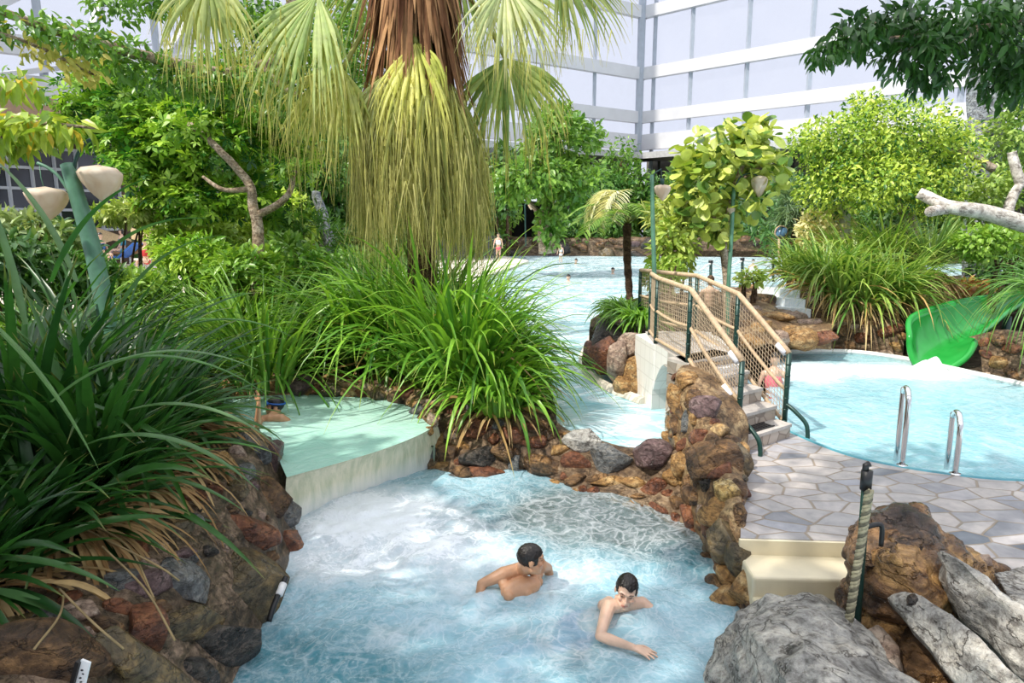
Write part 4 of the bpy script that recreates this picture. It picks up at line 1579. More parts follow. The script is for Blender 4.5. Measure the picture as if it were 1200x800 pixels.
# railings -------------------------------------------------------------
def railing(name, label, posts, loops, netdens=.05, loc=None):
    """posts: list of (foot xyz, height)"""
    root = thing(name, label, 'railing', posts[0][0], group=None)
    for f, h in posts:
        q = MB()
        tube(q, [f, f + A(0, 0, h)], .028, 10)
        for k in range(6):
            tube(q, [f + A(0, 0, h * (.1 + .15 * k)), f + A(0, 0, h * (.1 + .15 * k) + .012)], .033, 8)
        obj('post', q, M['green_metal'], root)
    for rel, rad, sag in ((1.0, .032, 0), (.5, .02, .03), (.07, .022, .0)):
        q = MB()
        pts = []
        for k in range(len(posts) - 1):
            f0, h0 = posts[k]
            f1, h1 = posts[k + 1]
            a, b = f0 + A(0, 0, h0 * rel), f1 + A(0, 0, h1 * rel)
            for s in np.linspace(0, 1, 9)[(1 if k else 0):]:
                pts.append(a * (1 - s) + b * s - A(0, 0, sag * 4 * s * (1 - s)))
        tube(q, pts, rad, 8)
        obj('handrail' if rel == 1 else 'rope', q, M['rope_wood'], root)
    for k in range(len(posts) - 1):
        f0, h0 = posts[k]
        f1, h1 = posts[k + 1]
        q = MB()
        L = np.linalg.norm(f1 - f0)
        nx = max(4, int(L / netdens))
        nz = max(6, int(max(h0, h1) * .93 / netdens))
        def pt(s, r):
            return (f0 + A(0, 0, h0 * (.07 + .93 * r))) * (1 - s) + (f1 + A(0, 0, h1 * (.07 + .93 * r))) * s
        for i in range(nx + 1):
            tube(q, [pt(i / nx, 0), pt(i / nx, 1)], .0034, 3, cap=False)
        for i in range(nz + 1):
            tube(q, [pt(0, i / nz), pt(1, i / nz)], .0034, 3, cap=False)
        obj('net', q, M['net'], root)
    for pts in loops:
        q = MB()
        tube(q, smooth_path(pts, 20), .024, 10)
        obj('end_loop', q, M['green_metal'], root)
    return root


def rail_cuff(root, p, d):
    q = MB()
    tube(q, [p - nrm(d) * .07, p + nrm(d) * .07], .045, 10)
    obj('cuff', q, M['foil_white'], root, label='white sleeve')


F0 = P(870, 514, Z_TER + .1)
x_in = A(.12, -.16, 0)
lp = [(A(1.93, 9.45, Z_DECK), .85), (A(1.87, 8.75, Z_DECK), .85), (A(1.985, 7.55, Z_DECK), .82), (A(2.37, 6.88, Z_TER + .05), .88)]
L1 = railing('rope_railing', 'left rope and net railing of the bridge stairs, next to the thin lamp pole', lp,
             [[lp[3][0] + A(0, 0, .28), lp[3][0] + A(.05, -.08, .24), lp[3][0] + A(.13, -.22, .12), lp[3][0] + A(.15, -.25, .0), lp[3][0] + A(.15, -.25, -.07)]])
q = MB()
tube(q, [A(2.37, 6.88, Z_TER + .93), A(2.36, 6.9, Z_TER + .9)], .04, 8)
rail_cuff(L1, A(2.32, 6.97, Z_TER + .96), A(-.385, .67, .7))
rail_cuff(L1, A(2.28, 7.02, Z_TER + .58), A(-.385, .67, .6))
rail_cuff(L1, A(2.30, 7.0, Z_TER + .2), A(-.385, .67, .6))
rp = [(A(2.05, 10.9, Z_DECK), .8), (A(2.58, 9.5, Z_DECK), .82), (A(2.68, 8.05, Z_DECK - .12), .84), (A(3.07, 7.42, Z_TER + .05), .86)]
R1 = railing('rope_railing', 'right rope and net railing of the bridge stairs, beside the turquoise pool', rp,
             [[rp[3][0] + A(0, 0, .28), rp[3][0] + A(.05, -.08, .24), rp[3][0] + A(.15, -.2, .12), rp[3][0] + A(.17, -.23, .0), rp[3][0] + A(.17, -.23, -.05)]])
rail_cuff(R1, A(3.02, 7.5, Z_TER + .95), A(-.39, .63, .6))

# ================================================================== stainless ladder rails
for (px, py, lab) in ((1057, 546, 'left one of the two steel pool ladder rails at the terrace edge'), (1119, 556, 'right one of the two steel pool ladder rails at the terrace edge')):
    f = P(px, py, Z_TER)
    d = nrm(A(.35, .94, 0))
    q = MB()
    pts = [f, f + A(0, 0, .6), f + A(0, 0, .68) + d * .03, f + A(0, 0, .735) + d * .10, f + A(0, 0, .735) + d * .2, f + A(0, 0, .68) + d * .27, f + A(0, 0, .6) + d * .3, f + A(0, 0, -.5) + d * .3]
    if px > 1100:
        pts = [p * A(1, 1, 1) - A(0, 0, .18 * (1 if p[2] > .9 else 0)) for p in pts]
    tube(q, smooth_path(pts, 50), .027, 12)
    o = thing('ladder_rail', lab, 'ladder rail', f, group='steel ladder rails')
    obj('rail', q, M['chrome'], o)
    q = MB()
    tube(q, [f + A(0, 0, 0), f + A(0, 0, .015)], .05, 12)
    obj('foot_plate', q, M['chrome'], o)

# dark drain inset in the turquoise pool wall
q = MB()
dc = P(1098, 478, Z_RP + .012)
pl = [dc + A(.14 * math.cos(a), .12 * math.sin(a), 0) for a in np.linspace(0, 2 * np.pi, 16, endpoint=False)]
prism(q, pl, Z_RP - .005, Z_RP + .012)
# ================================================================== green slide
ST = [((1066, 396, 11.5), (1084, 430, 11.3), (1110, 434, 11.15)), ((1067, 373, 11.8), (1096, 419, 11.6), (1134, 417, 11.15)), ((1094, 361, 12.3), (1122, 402, 12.1), (1148, 392, 11.5)), ((1130, 352, 12.8), (1150, 384, 12.6), (1161, 382, 12.0)),
      ((1165, 347, 13.4), (1176, 367, 13.2), (1183, 364, 12.7)), ((1200, 343, 14.2), (1208, 352, 14.0), (1213, 349, 13.6)), ((1245, 335, 15.2), (1250, 343, 15.1), (1256, 339, 14.7))]
FB = [smooth_path([PD(*s[k]) for s in ST], 44) for k in range(3)]
sl_root = thing('water_slide', 'bright green open water slide curving down from the right into the turquoise pool', 'slide', FB[1][0])
ang = np.linspace(-1.0, 1.0, 29)
V = np.zeros((44, 29, 3))
for i in range(44):
    for j, a in enumerate(ang):
        tgt = FB[0][i] if a < 0 else FB[2][i]
        d = tgt - FB[1][i]
        h = A(d[0], d[1], 0)
        th = abs(a) * math.pi / 2
        V[i, j] = FB[1][i] + h * math.sin(th) + A(0, 0, d[2]) * (1 - math.cos(th)) - A(0, 0, .06) * (1 - abs(a))
v1, f1 = gridmesh(V)
q = MB()
q.add(v1, f1)
trough = obj('trough', q, M['slide'], sl_root)
sd = trough.modifiers.new('shell', 'SOLIDIFY')
sd.thickness = .05
sd.offset = 1
q = MB()
rimline = [V[i, 0] for i in range(43, -1, -1)] + [V[0, j] for j in range(1, 28)] + [V[i, 28] for i in range(44)]
tube(q, rimline, .05, 8)
obj('rim', q, M['slide'], sl_root)
q = MB()
for i in (16, 30):
    tube(q, [V[i, 14] - A(0, 0, .05), V[i, 14] * A(1, 1, 0) + A(0, 0, .3)], .08, 10)
obj('support', q, M['green_metal'], sl_root)
cen = FB[1]
# water running out at the mouth
sp = MB()
mo_ = cen[0]
n = 30
S_ = []
for i in range(14):
    s = i / 13
    for j in range(9):
        b = j / 8 - .5
        pp0 = mo_ + A(.12, -.02, .05) + A(-.55, -.6, 0) * s * .8 + A(.6, -.5, 0) * b * (.35 + .75 * s)
        nz_ = float(vnoise(pp0 * 7, 3)) - .5
        S_.append(pp0 * A(1, 1, 0) + A(0, 0, .40 + (.2 - .22 * s ** 1.5) * (1 - 2.6 * b * b) + nz_ * .16 * (1 - abs(2 * b) ** 3) * (1 - .7 * s)))
vS, fS = gridmesh(np.array(S_).reshape(14, 9, 3))
uu, vv = np.meshgrid(np.linspace(0, 1, 14), np.linspace(0, 1, 9), indexing='ij')
sp.add(vS, fS, np.column_stack([vv.ravel(), uu.ravel(), vv.ravel() * 0]))
obj('slide_splash', sp, M['fall_white'], None, True, 'white gush of water leaving the mouth of the green slide', 'splash', kind='stuff')

# ================================================================== rope post at the terrace
f0 = P(997, 737, .52)
y0 = f0[1]
post = thing('rope_post', 'dark post wrapped in twisted rope between the cream steps and the brown boulder', 'post', f0)
top = PD(1017, 556, (f0[1] + .04) / rdir(1017, 556)[1])
q = MB()
tube(q, [f0 + A(.045, .03, .0), top + A(.012, .03, -.02)], .024, 12)
obj('pole', q, M['green_metal'], post)
q = MB()
tube(q, [top + A(0, .01, -.09), top + A(0, .01, .02)], .03, 12)
tube(q, [top + A(-.01, .01, .01), top + A(-.01, .01, .05), top + A(.01, .01, .06)], .018, 10)
obj('cap', q, M['black'], post)
for ph in range(3):
    q = MB()
    pts = []
    a, b = f0 + A(-.03, -.02, 0), top + A(0, -.03, -.08)
    for s in np.linspace(0, 1, 160):
        p = a * (1 - s) + b * s
        an = s * 2 * np.pi * 13 + ph * 2.094
        pts.append(p + A(math.cos(an), math.sin(an) * .9, .0) * .013)
    tube(q, pts, .0125, 6)
    obj('rope_strand', q, m_simple('twisted rope', (.34, .31, .2), .8, 0, .3, 60) if ph == 0 else bpy.data.materials['twisted rope'] if ph == 1 else m_simple('dark rope', (.13, .12, .08), .8, 0, .3, 60), post)
q = MB()
g0 = P(1022, 614, .82)
tube(q, smooth_path([top + A(.02, .03, -.33), top + A(.1, .04, -.31), top + A(.13, .04, -.33), top + A(.135, .04, -.44)], 16), .014, 8)
obj('side_hook', q, M['black'], post)

# white marker and dark hose at the left waterline
q = MB()
hit = P(331, 690, .12)
mk = thing('water_pipe', 'short black pipe with a white sleeve at the waterline of the left bank', 'pipe', P(322, 712, .05))
q = MB()
tube(q, smooth_path([P(315, 728, .1), P(322, 706, .2), P(330, 688, .26), P(335, 676, .3)], 16), .02, 8)
obj('hose', q, M['black'], mk)
q = MB()
tube(q, [P(327, 697, .235), P(332, 684, .275)], .027, 10)
obj('sleeve', q, M['white_plastic'], mk)
# white sign stake at bottom left
sg = thing('marker_board', 'narrow white marker board with dark spots among the stones at the bottom left', 'marker', P(95, 800, .7))
q = MB()
a, b = P(92, 812, .66), P(101, 774, .82)
bar(q, a, b, .045, .012, up=(0, -1, .6))
obj('board', q, M['white_plastic'], sg, False)
q = MB()
bar(q, a + A(-.035, 0, 0), b + A(-.03, 0, 0), .02, .03, up=(0, -1, .6))
obj('stake', q, M['black'], sg, False)
q = MB()
for k in range(4):
    p = a * (1 - (.35 + .12 * k)) + b * (.35 + .12 * k)
    Vr, Fr = rock_verts(60 + k, (.007, .006, .004), 2, 3, .02)
    q.add(Vr + p + A(.004 * (-1) ** k, -.006, .005), Fr)
obj('print', q, M['black'], sg)

# ================================================================== lamps
def shade(root, c, w, h, seed):
    """fabric tulip lamp shade: flat rounded top narrowing to a soft point below, gathered"""
    n, m = 36, 14
    V = []
    for i in range(m):
        s = i / (m - 1)
        r = (1 - s ** 1.9) * .46 + .05 * (1 - s ** 4)
        if s < .16:
            r = .5 * (s / .16) ** .33
        for j in range(n):
            a = 2 * np.pi * j / n
            rr = r * (1 + .07 * math.sin(a * 7 + s * 5 + seed) * s * (1.2 - s) * 2)
            sk = .06 * s
            V.append(c + A(rr * w * math.cos(a) + sk * w, rr * w * math.sin(a), -h * (s - .05 * (s < .08)) - .02 * h * math.sin(3 * a) * (1 - s)))
    V = np.array(V)
    i, j = np.meshgrid(np.arange(m - 1), np.arange(n), indexing='ij')
    a = (i * n + j).ravel()
    b = (i * n + (j + 1) % n).ravel()
    F = np.stack([a, b, b + n, a + n], 1)
    q = MB()
    q.add(V, F)
    q.add(V[:n], [tuple(range(n))])
    return obj('lamp_shade', q, M['shade'], root)


t = 7.3
lampA = thing('garden_lamp', 'leaning green lamp pole with two beige fabric shades rising above the plants at the left', 'lamp', PD(122, 330, t) * A(1, 1, 0) + A(0, 0, .75))
q = MB()
tube(q, smooth_path([PD(135, 420, t), PD(113, 310, t), PD(95, 245, t), PD(79, 193, t)], 24), np.linspace(.10, .072, 24), 14)
obj('pole', q, M['lamp_green'], lampA)
q = MB()
tube(q, smooth_path([PD(86, 220, t), PD(88, 190, t), PD(97, 170, t), PD(107, 163, t)], 18), .02, 8)
tube(q, [PD(107, 163, t), PD(109, 171, t), PD(113, 194, t)], .005, 5)
obj('arm', q, M['green_metal'], lampA)
q = MB()
tube(q, smooth_path([PD(82, 226, t), PD(70, 208, t), PD(57, 197, t), PD(44, 191, t)], 18), .018, 8)
tube(q, [PD(46, 191, t), PD(48, 208, t), PD(52, 222, t)], .005, 5)
obj('arm', q, M['lamp_green'], lampA)
shade(lampA, PD(116, 196, t), .44, .38, 1)
shade(lampA, PD(53, 221, t), .42, .33, 2)

t = 9.6
lampB = thing('garden_lamp', 'thin straight green lamp pole with a pale shade at the island end of the bridge', 'lamp', PD(768, 405, t))
q = MB()
tube(q, smooth_path([PD(768, 404, t), PD(767, 330, t), PD(765, 260, t), PD(764, 205, t)], 16), np.linspace(.035, .028, 16), 10)
obj('pole', q, M['lamp_green'], lampB)
q = MB()
tube(q, smooth_path([PD(764, 210, t), PD(767, 203, t), PD(775, 198, t)], 10), .01, 6)
tube(q, [PD(775, 198, t), PD(776, 218, t)], .006, 5)
tube(q, [PD(776, 209, t), PD(776, 217, t)], .03, 8)
obj('arm', q, M['green_metal'], lampB)
shade(lampB, PD(776, 217, t), .24, .22, 3)

t = 11.3
lampC = thing('garden_lamp', 'green lamp pole with a hanging yellowish shade, half hidden in the large-leaved tree', 'lamp', PD(852, 345, t) * A(1, 1, 0) + A(0, 0, .9))
q = MB()
tube(q, smooth_path([PD(853, 400, t), PD(853, 345, t), PD(857, 280, t), PD(860, 218, t)], 16), .032, 10)
obj('pole', q, M['lamp_green'], lampC)
q = MB()
tube(q, smooth_path([PD(860, 222, t), PD(868, 207, t), PD(880, 203, t), PD(890, 207, t)], 12), .014, 6)
obj('arm', q, M['green_metal'], lampC)
shade(lampC, PD(890, 207, t), .27, .36, 4)
shade(lampC, PD(857, 243, t), .13, .14, 5)

t = 40
lampD = thing('garden_lamp', 'tiny far lamp with a white heart-shaped shade in front of the dark hut opening', 'lamp', PD(618, 285, t))
q = MB()
tube(q, [PD(616, 288, t), PD(615, 240, t), PD(619, 236, t)], .05, 6)
obj('pole', q, M['green_metal'], lampD)
shade(lampD, PD(622, 239, t), .35, .35, 6)

# ================================================================== round mirror on a post, far right of the lagoon
t = 17
mir = thing('viewing_mirror', 'small round blue disc sign on a pole in front of the pale bush', 'sign', PD(913, 305, t))
q = MB()
tube(q, [PD(913, 320, t), PD(913, 276, t)], .03, 8)
obj('pole', q, M['rope_wood'], mir)
q = MB()
c = PD(915, 272, t)
tube(q, [c, c + A(-.02, -.05, .03)], .15, 16)
obj('disc', q, m_simple('blue disc', (.12, .25, .42), .2), mir)
q = MB()
a_ = np.linspace(0, 2 * np.pi, 17)
tube(q, [c + A(.155 * math.cos(k), -.03, .155 * math.sin(k)) for k in a_], .02, 6)
obj('frame', q, M['rope_wood'], mir)

# ================================================================== rope barrier across the lagoon
t = 22
for k, (px, y0_, y1_, t) in enumerate(((809, 334, 311, 20), (833, 328, 307, 22), (870, 331, 304, 23), (906, 318, 301, 25))):
    ro = thing('barrier_post', ['dark barrier post left of the large-leaved tree trunk', 'dark barrier post just left of the trunk in the lagoon', 'dark barrier post in the lagoon right of the trunk', 'barrier post by the plants at the right lagoon edge'][k], 'post', PD(px, y0_, t), 'posts of the rope barrier in the lagoon')
    q = MB()
    tube(q, [PD(px, y0_ + 12, t), PD(px, y1_, t)], .05, 8)
    obj('pole', q, M['green_metal'], ro)
    q = MB()
    tube(q, [PD(px, y1_ + 1, t), PD(px, y1_ - 2, t)], .075, 8)
    obj('cap', q, M['black'], ro)
pp = [PD(809, 313, 20), PD(820, 317, 21), PD(833, 309, 22), PD(850, 314, 22.5), PD(870, 306, 23), PD(888, 307, 24), PD(906, 303, 25)]
q = MB()
tube(q, smooth_path(pp, 50), .03, 6)
obj('barrier_rope', q, M['rope_white'], None, True, 'white rope sagging between the posts of the lagoon barrier', 'rope')
q = MB()
tube(q, smooth_path([p - A(0, 0, .42) for p in pp], 50), .025, 6)
obj('barrier_rope', q, M['rope_white'], None, True, 'lower rope of the lagoon barrier, close to the water', 'rope')

# ================================================================== building at the far left
bl = thing('wall_left', None, None, (-16, 22, .5), kind='structure')
wa, wb = PD(-60, 262, 21), PD(152, 288, 26)
wa, wb = wa * A(1, 1, 0), wb * A(1, 1, 0)
q = MB()
bar(q, wa + A(0, 0, 3.5), wb + A(0, 0, 3.5), .3, 6.2)
obj('panel', q, M['darkwood'], bl, False)
q = MB()
dirw = nrm(wb - wa)
nw = nrm(np.cross(dirw, A(0, 0, 1)))
if nw @ A(0, 1, 0) > 0:
    nw = -nw
bar(q, wa - dirw * 2 + A(0, 0, 6.6) + nw * .8, wb + dirw * 1.2 + A(0, 0, 5.6) + nw * .8, 2.6, .9)
obj('soffit', q, m_simple('brown soffit', (.3, .2, .13), .6), bl, False)
win = thing('window_1', None, None, wa, kind='structure')
Lw = np.linalg.norm(wb - wa)
n_c, n_r = 7, 4
for i in range(n_c):
    for j in range(n_r):
        s0, s1 = .04 + .9 * i / n_c, .04 + .9 * (i + 1) / n_c
        z0, z1 = 2.5 + .68 * j, 2.5 + .68 * (j + 1)
        q = MB()
        a, b = wa + (wb - wa) * s0 + nw * .2, wa + (wb - wa) * s1 + nw * .2
        q.add(np.array([a + A(0, 0, z0), b + A(0, 0, z0), b + A(0, 0, z1), a + A(0, 0, z1)]), [(0, 1, 2, 3)])
        obj('pane', q, M['darkglass'], win, False)
q = MB()
for i in range(n_c + 1):
    a = wa + (wb - wa) * (.04 + .9 * i / n_c) + nw * .24
    bar(q, a + A(0, 0, 2.5), a + A(0, 0, 2.5 + .68 * n_r), .09, .08)
for j in range(n_r + 1):
    a, b = wa + (wb - wa) * .04 + nw * .24, wa + (wb - wa) * .94 + nw * .24
    bar(q, a + A(0, 0, 2.5 + .68 * j), b + A(0, 0, 2.5 + .68 * j), .08, .09)
obj('frame', q, M['grey_metal'], win, False)

# dark hut opening on the far bank
hut = thing('hut', 'dark open hut with a pale sloping roof on the far bank of the lagoon', 'hut', PD(610, 290, 52))
for a, b in ((PD(596, 292, 52), PD(596, 236, 52)), (PD(640, 292, 52), PD(640, 236, 52)), (PD(572, 292, 51), PD(572, 225, 51))):
    q = MB()
    tube(q, [a, b], .25, 8)
    obj('post', q, M['brownwood'], hut)
q = MB()
bar(q, PD(590, 262, 54), PD(648, 262, 54), .3, 4.6)
obj('back_wall', q, M['dark'], hut, False)
q = MB()
bar(q, PD(574, 230, 51), PD(655, 236, 51), 4.5, .35)
obj('roof', q, M['foil_white'], hut, False)
# stone wall of the far bank
base = [A(-7, 47.6, .3), A(2, 49.2, .3), A(10, 48.2, .3), A(20, 46.8, .3), A(27, 39.8, .3), A(38, 31, .3)]
stone_wall('far_stone_wall', 'long low dark stone wall on the far shore of the lagoon', [base, [p + A(0, .1, .8) for p in base], [p + A(0, .2, 1.3) for p in base], [p + A(0, 1.5, 1.35) for p in base]],
           'mortar', [], 17, .12, 90, 10, auto=70, automats=('brown', 'dark', 'olive', 'brown', 'purple'), autosize=(.6, 1.2))

# dark fence on the deck
fn = thing('deck_fence', 'dark grey slatted fence on the pale deck behind the palm', 'fence', PD(560, 300, 40))
a, b = PD(500, 300, 40), PD(586, 300, 42)
a[2] = b[2] = .56
q = MB()
for k in range(26):
    p = a + (b - a) * k / 25
    bar(q, p, p + A(0, 0, 1.35), .12, .03)
obj('slats', q, M['grey_fence'], fn, False)
q = MB()
for z in (.3, 1.1):
    bar(q, a + A(0, .05, z), b + A(0, .05, z), .06, .1)
obj('rail', q, M['grey_fence'], fn, False)

# ---- sunbathing area behind the left plants: parasols, loungers
def parasol(px, py, t, label, hgt=2.6, r=1.3):
    c = PD(px, py, t) * A(1, 1, 0)
    o = thing('thatched_parasol', label, 'parasol', c + A(0, 0, .5), 'thatched parasols behind the left plants')
    q = MB()
    tube(q, [c + A(0, 0, .5), c + A(0, 0, hgt)], .05, 8)
    obj('pole', q, M['brownwood'], o)
    q = MB()
    n, m = 28, 5
    V = np.array([[c[0] + r * s * math.cos(a) * (1 + .04 * (k % 2)), c[1] + r * s * math.sin(a), hgt + .1 - .55 * s - .08 * (k % 2) * s] for s in np.linspace(0.02, 1, m) for k, a in enumerate(np.linspace(0, 2 * np.pi, n, endpoint=False))])
    i, j = np.meshgrid(np.arange(m - 1), np.arange(n), indexing='ij')
    aa, bb = (i * n + j).ravel(), (i * n + (j + 1) % n).ravel()
    q.add(V, np.stack([aa, bb, bb + n, aa + n], 1))
    obj('thatch_roof', q, M['thatch'], o)


parasol(104, 276, 24, 'thatched parasol right of the leaning lamp pole')
parasol(142, 268, 27, 'thatched parasol further back, left of the bright tree')


def lounger(px, t, label, mat, z=1.3):
    c = PD(px, 292, t) * A(1, 1, 0) + A(0, 0, z)
    o = thing('deck_lounger', label, 'lounger', c, 'deck loungers behind the left plants')
    q = MB()
    bar(q, c + A(-.9, 0, .35), c + A(.4, 0, .35), .6, .06)
    obj('seat', q, M[mat], o, False)
    q = MB()
    bar(q, c + A(.4, 0, .35), c + A(.95, 0, .8), .6, .06)
    obj('backrest', q, M[mat], o, False)
    for sx in (-.8, .5):
        for sy in (-.25, .25):
            q = MB()
            tube(q, [c + A(sx, sy, 0), c + A(sx, sy, .35)], .03, 6)
            obj('leg', q, M['white_metal'], o)


lounger(40, 20, 'white deck lounger seen through the leaves left of the leaning lamp', 'white_plastic', 1.25)
lounger(128, 22, 'blue covered deck lounger right of the leaning lamp pole', 'blue_cloth', 1.3)
lounger(150, 23, 'brown wooden deck lounger left of the bright tree', 'brownwood', 1.4)
q = MB()
prism(q, [(-24, 20), (-9, 19), (-9, 30), (-24, 30)], .4, 1.2)
struct('floor_left_deck', q, M['sand'])
# ================================================================== people
def sphere_chain(mb, pts, rads, sub=2, per=8):
    pts = [np.asarray(p, float) for p in pts]
    V0, F0 = ico(sub)
    for k in range(len(pts) - 1):
        for s in np.linspace(0, 1, per):
            mb.add(V0 * (rads[k] * (1 - s) + rads[k + 1] * s) + pts[k] * (1 - s) + pts[k + 1] * s, F0)


def ellip(mb, c, r, R=np.eye(3), sub=3):
    V0, F0 = ico(sub)
    mb.add((V0 * np.asarray(r)) @ R.T + c, F0)


def remesh(mb, vox, it=3):
    V, F, _ = mb.arrays()
    me = mesh_from('tmp', V, F, np.ones((len(V), 3)), None, True)
    o = bpy.data.objects.new('tmp', me)
    COL.objects.link(o)
    m = o.modifiers.new('r', 'REMESH')
    m.mode = 'VOXEL'
    m.voxel_size = vox
    s = o.modifiers.new('s', 'SMOOTH')
    s.factor = .5
    s.iterations = it
    ev = o.evaluated_get(bpy.context.evaluated_depsgraph_get())
    m2 = ev.to_mesh()
    V = np.zeros(len(m2.vertices) * 3)
    m2.vertices.foreach_get('co', V)
    F = [tuple(p.vertices) for p in m2.polygons]
    ev.to_mesh_clear()
    bpy.data.objects.remove(o)
    bpy.data.meshes.remove(me)
    return V.reshape(-1, 3), F


def rotm(f, u):
    """columns right, forward, up"""
    f = nrm(np.asarray(f, float))
    r = nrm(np.cross(f, np.asarray(u, float)))
    return np.stack([r, f, np.cross(r, f)], 1)


def head(mb, c, R):
    def L(x, y, z):
        return c + R @ A(x, y, z)
    ellip(mb, L(0, -.008, .03), (.075, .096, .088), R)
    ellip(mb, L(0, .022, -.05), (.056, .07, .07), R)
    ellip(mb, L(0, .07, -.098), (.024, .02, .018), R)
    sphere_chain(mb, [L(0, .09, .012), L(0, .106, -.018), L(0, .112, -.03)], [.009, .011, .013], 2, 5)
    for s in (-1, 1):
        ellip(mb, L(.012 * s, .1, -.032), (.009, .009, .008), R, 2)
        sphere_chain(mb, [L(.012 * s, .088, .028), L(.046 * s, .074, .03)], [.012, .010], 2, 5)
        ellip(mb, L(.04 * s, .068, -.022), (.022, .02, .02), R, 2)
        ellip(mb, L(.076 * s, -.008, -.008), (.01, .02, .032), R, 2)
        sphere_chain(mb, [L(.055 * s, .0, -.07), L(.022 * s, .062, -.098)], [.02, .016], 2, 5)
        ellip(mb, L(.03 * s, .076, .004), (.013, .012, .009), R, 2)
    sphere_chain(mb, [L(-.02, .086, -.058), L(0, .094, -.056), L(.02, .086, -.058)], [.006, .009, .006], 2, 4)
    sphere_chain(mb, [L(-.018, .084, -.069), L(0, .09, -.071), L(.018, .084, -.069)], [.006, .009, .006], 2, 4)


def face_col(V, c, R):
    q = (V - c) @ R
    col = np.ones((len(V), 3))
    x, y, z = np.abs(q[:, 0]), q[:, 1], q[:, 2]
    front = (y > .045) & (np.abs(z) < .14) & (x < .1) & (np.linalg.norm(q, axis=1) < .16)
    eye = front & (((x - .03) / .012) ** 2 + ((z - .006) / .005) ** 2 < 1)
    col[eye] = (.12, .1, .1)
    br = front & (((x - .033) / .021) ** 2 + ((z - .031 + .1 * np.abs(x - .03)) / .005) ** 2 < 1)
    col[br] = (.22, .17, .15)
    soc = front & ~eye & ~br & (((x - .03) / .022) ** 2 + ((z - .008) / .016) ** 2 < 1)
    col[soc] = (.86, .8, .77)
    lip = front & (y > .07) & ((x / .026) ** 2 + ((z + .064) / .013) ** 2 < 1)
    col[lip] = (.85, .55, .55)
    mouth = front & (y > .07) & (x < .022) & (np.abs(z + .064) < .002)
    col[mouth] = (.45, .25, .25)
    cheek = front & (((x - .045) / .022) ** 2 + ((z + .03) / .02) ** 2 < 1) & ~lip
    col[cheek] = (1.03, .9, .88)
    beard = (y > -.02) & (z < -.06) & (z > -.13) & (np.linalg.norm(q, axis=1) < .15) & ~lip
    return col


def hand(mb, wrist, d, n, curl=.25, spread=.16, thumb_side=1):
    """d: direction to the fingers, n: back-of-hand normal"""
    d = nrm(d)
    n = nrm(n - d * (n @ d))
    s = np.cross(d, n) * thumb_side
    kn = []
    for k, o in enumerate((.03, .011, -.009, -.028)):
        base = wrist + d * .02 + s * o * .5
        knuckle = wrist + d * (.088 - .004 * abs(k - 1)) + s * o
        sphere_chain(mb, [base, knuckle], [.015, .0125], 2, 6)
        kn.append(knuckle)
    for k, (L, o) in enumerate(zip((.072, .08, .074, .058), (1.4, .4, -.6, -1.6))):
        dd = nrm(d + s * o * spread)
        p = kn[k]
        pts, rr = [p], [.0105]
        for j, (fr, rad) in enumerate(((.45, .0095), (.32, .0085), (.23, .0075))):
            dd = nrm(dd - n * curl * (.6 + .5 * j))
            p = p + dd * L * fr
            pts.append(p)
            rr.append(rad)
        sphere_chain(mb, pts, rr, 2, 6)
    t0 = wrist + d * .03 + s * .028
    t1 = t0 + nrm(d * .6 + s * .75 - n * .15) * .042
    t2 = t1 + nrm(d * .9 + s * .35 - n * .25) * .032
    t3 = t2 + nrm(d + s * .1 - n * .3) * .024
    sphere_chain(mb, [wrist + d * .018 + s * .012, t0, t1, t2, t3], [.016, .015, .0125, .011, .009], 2, 5)


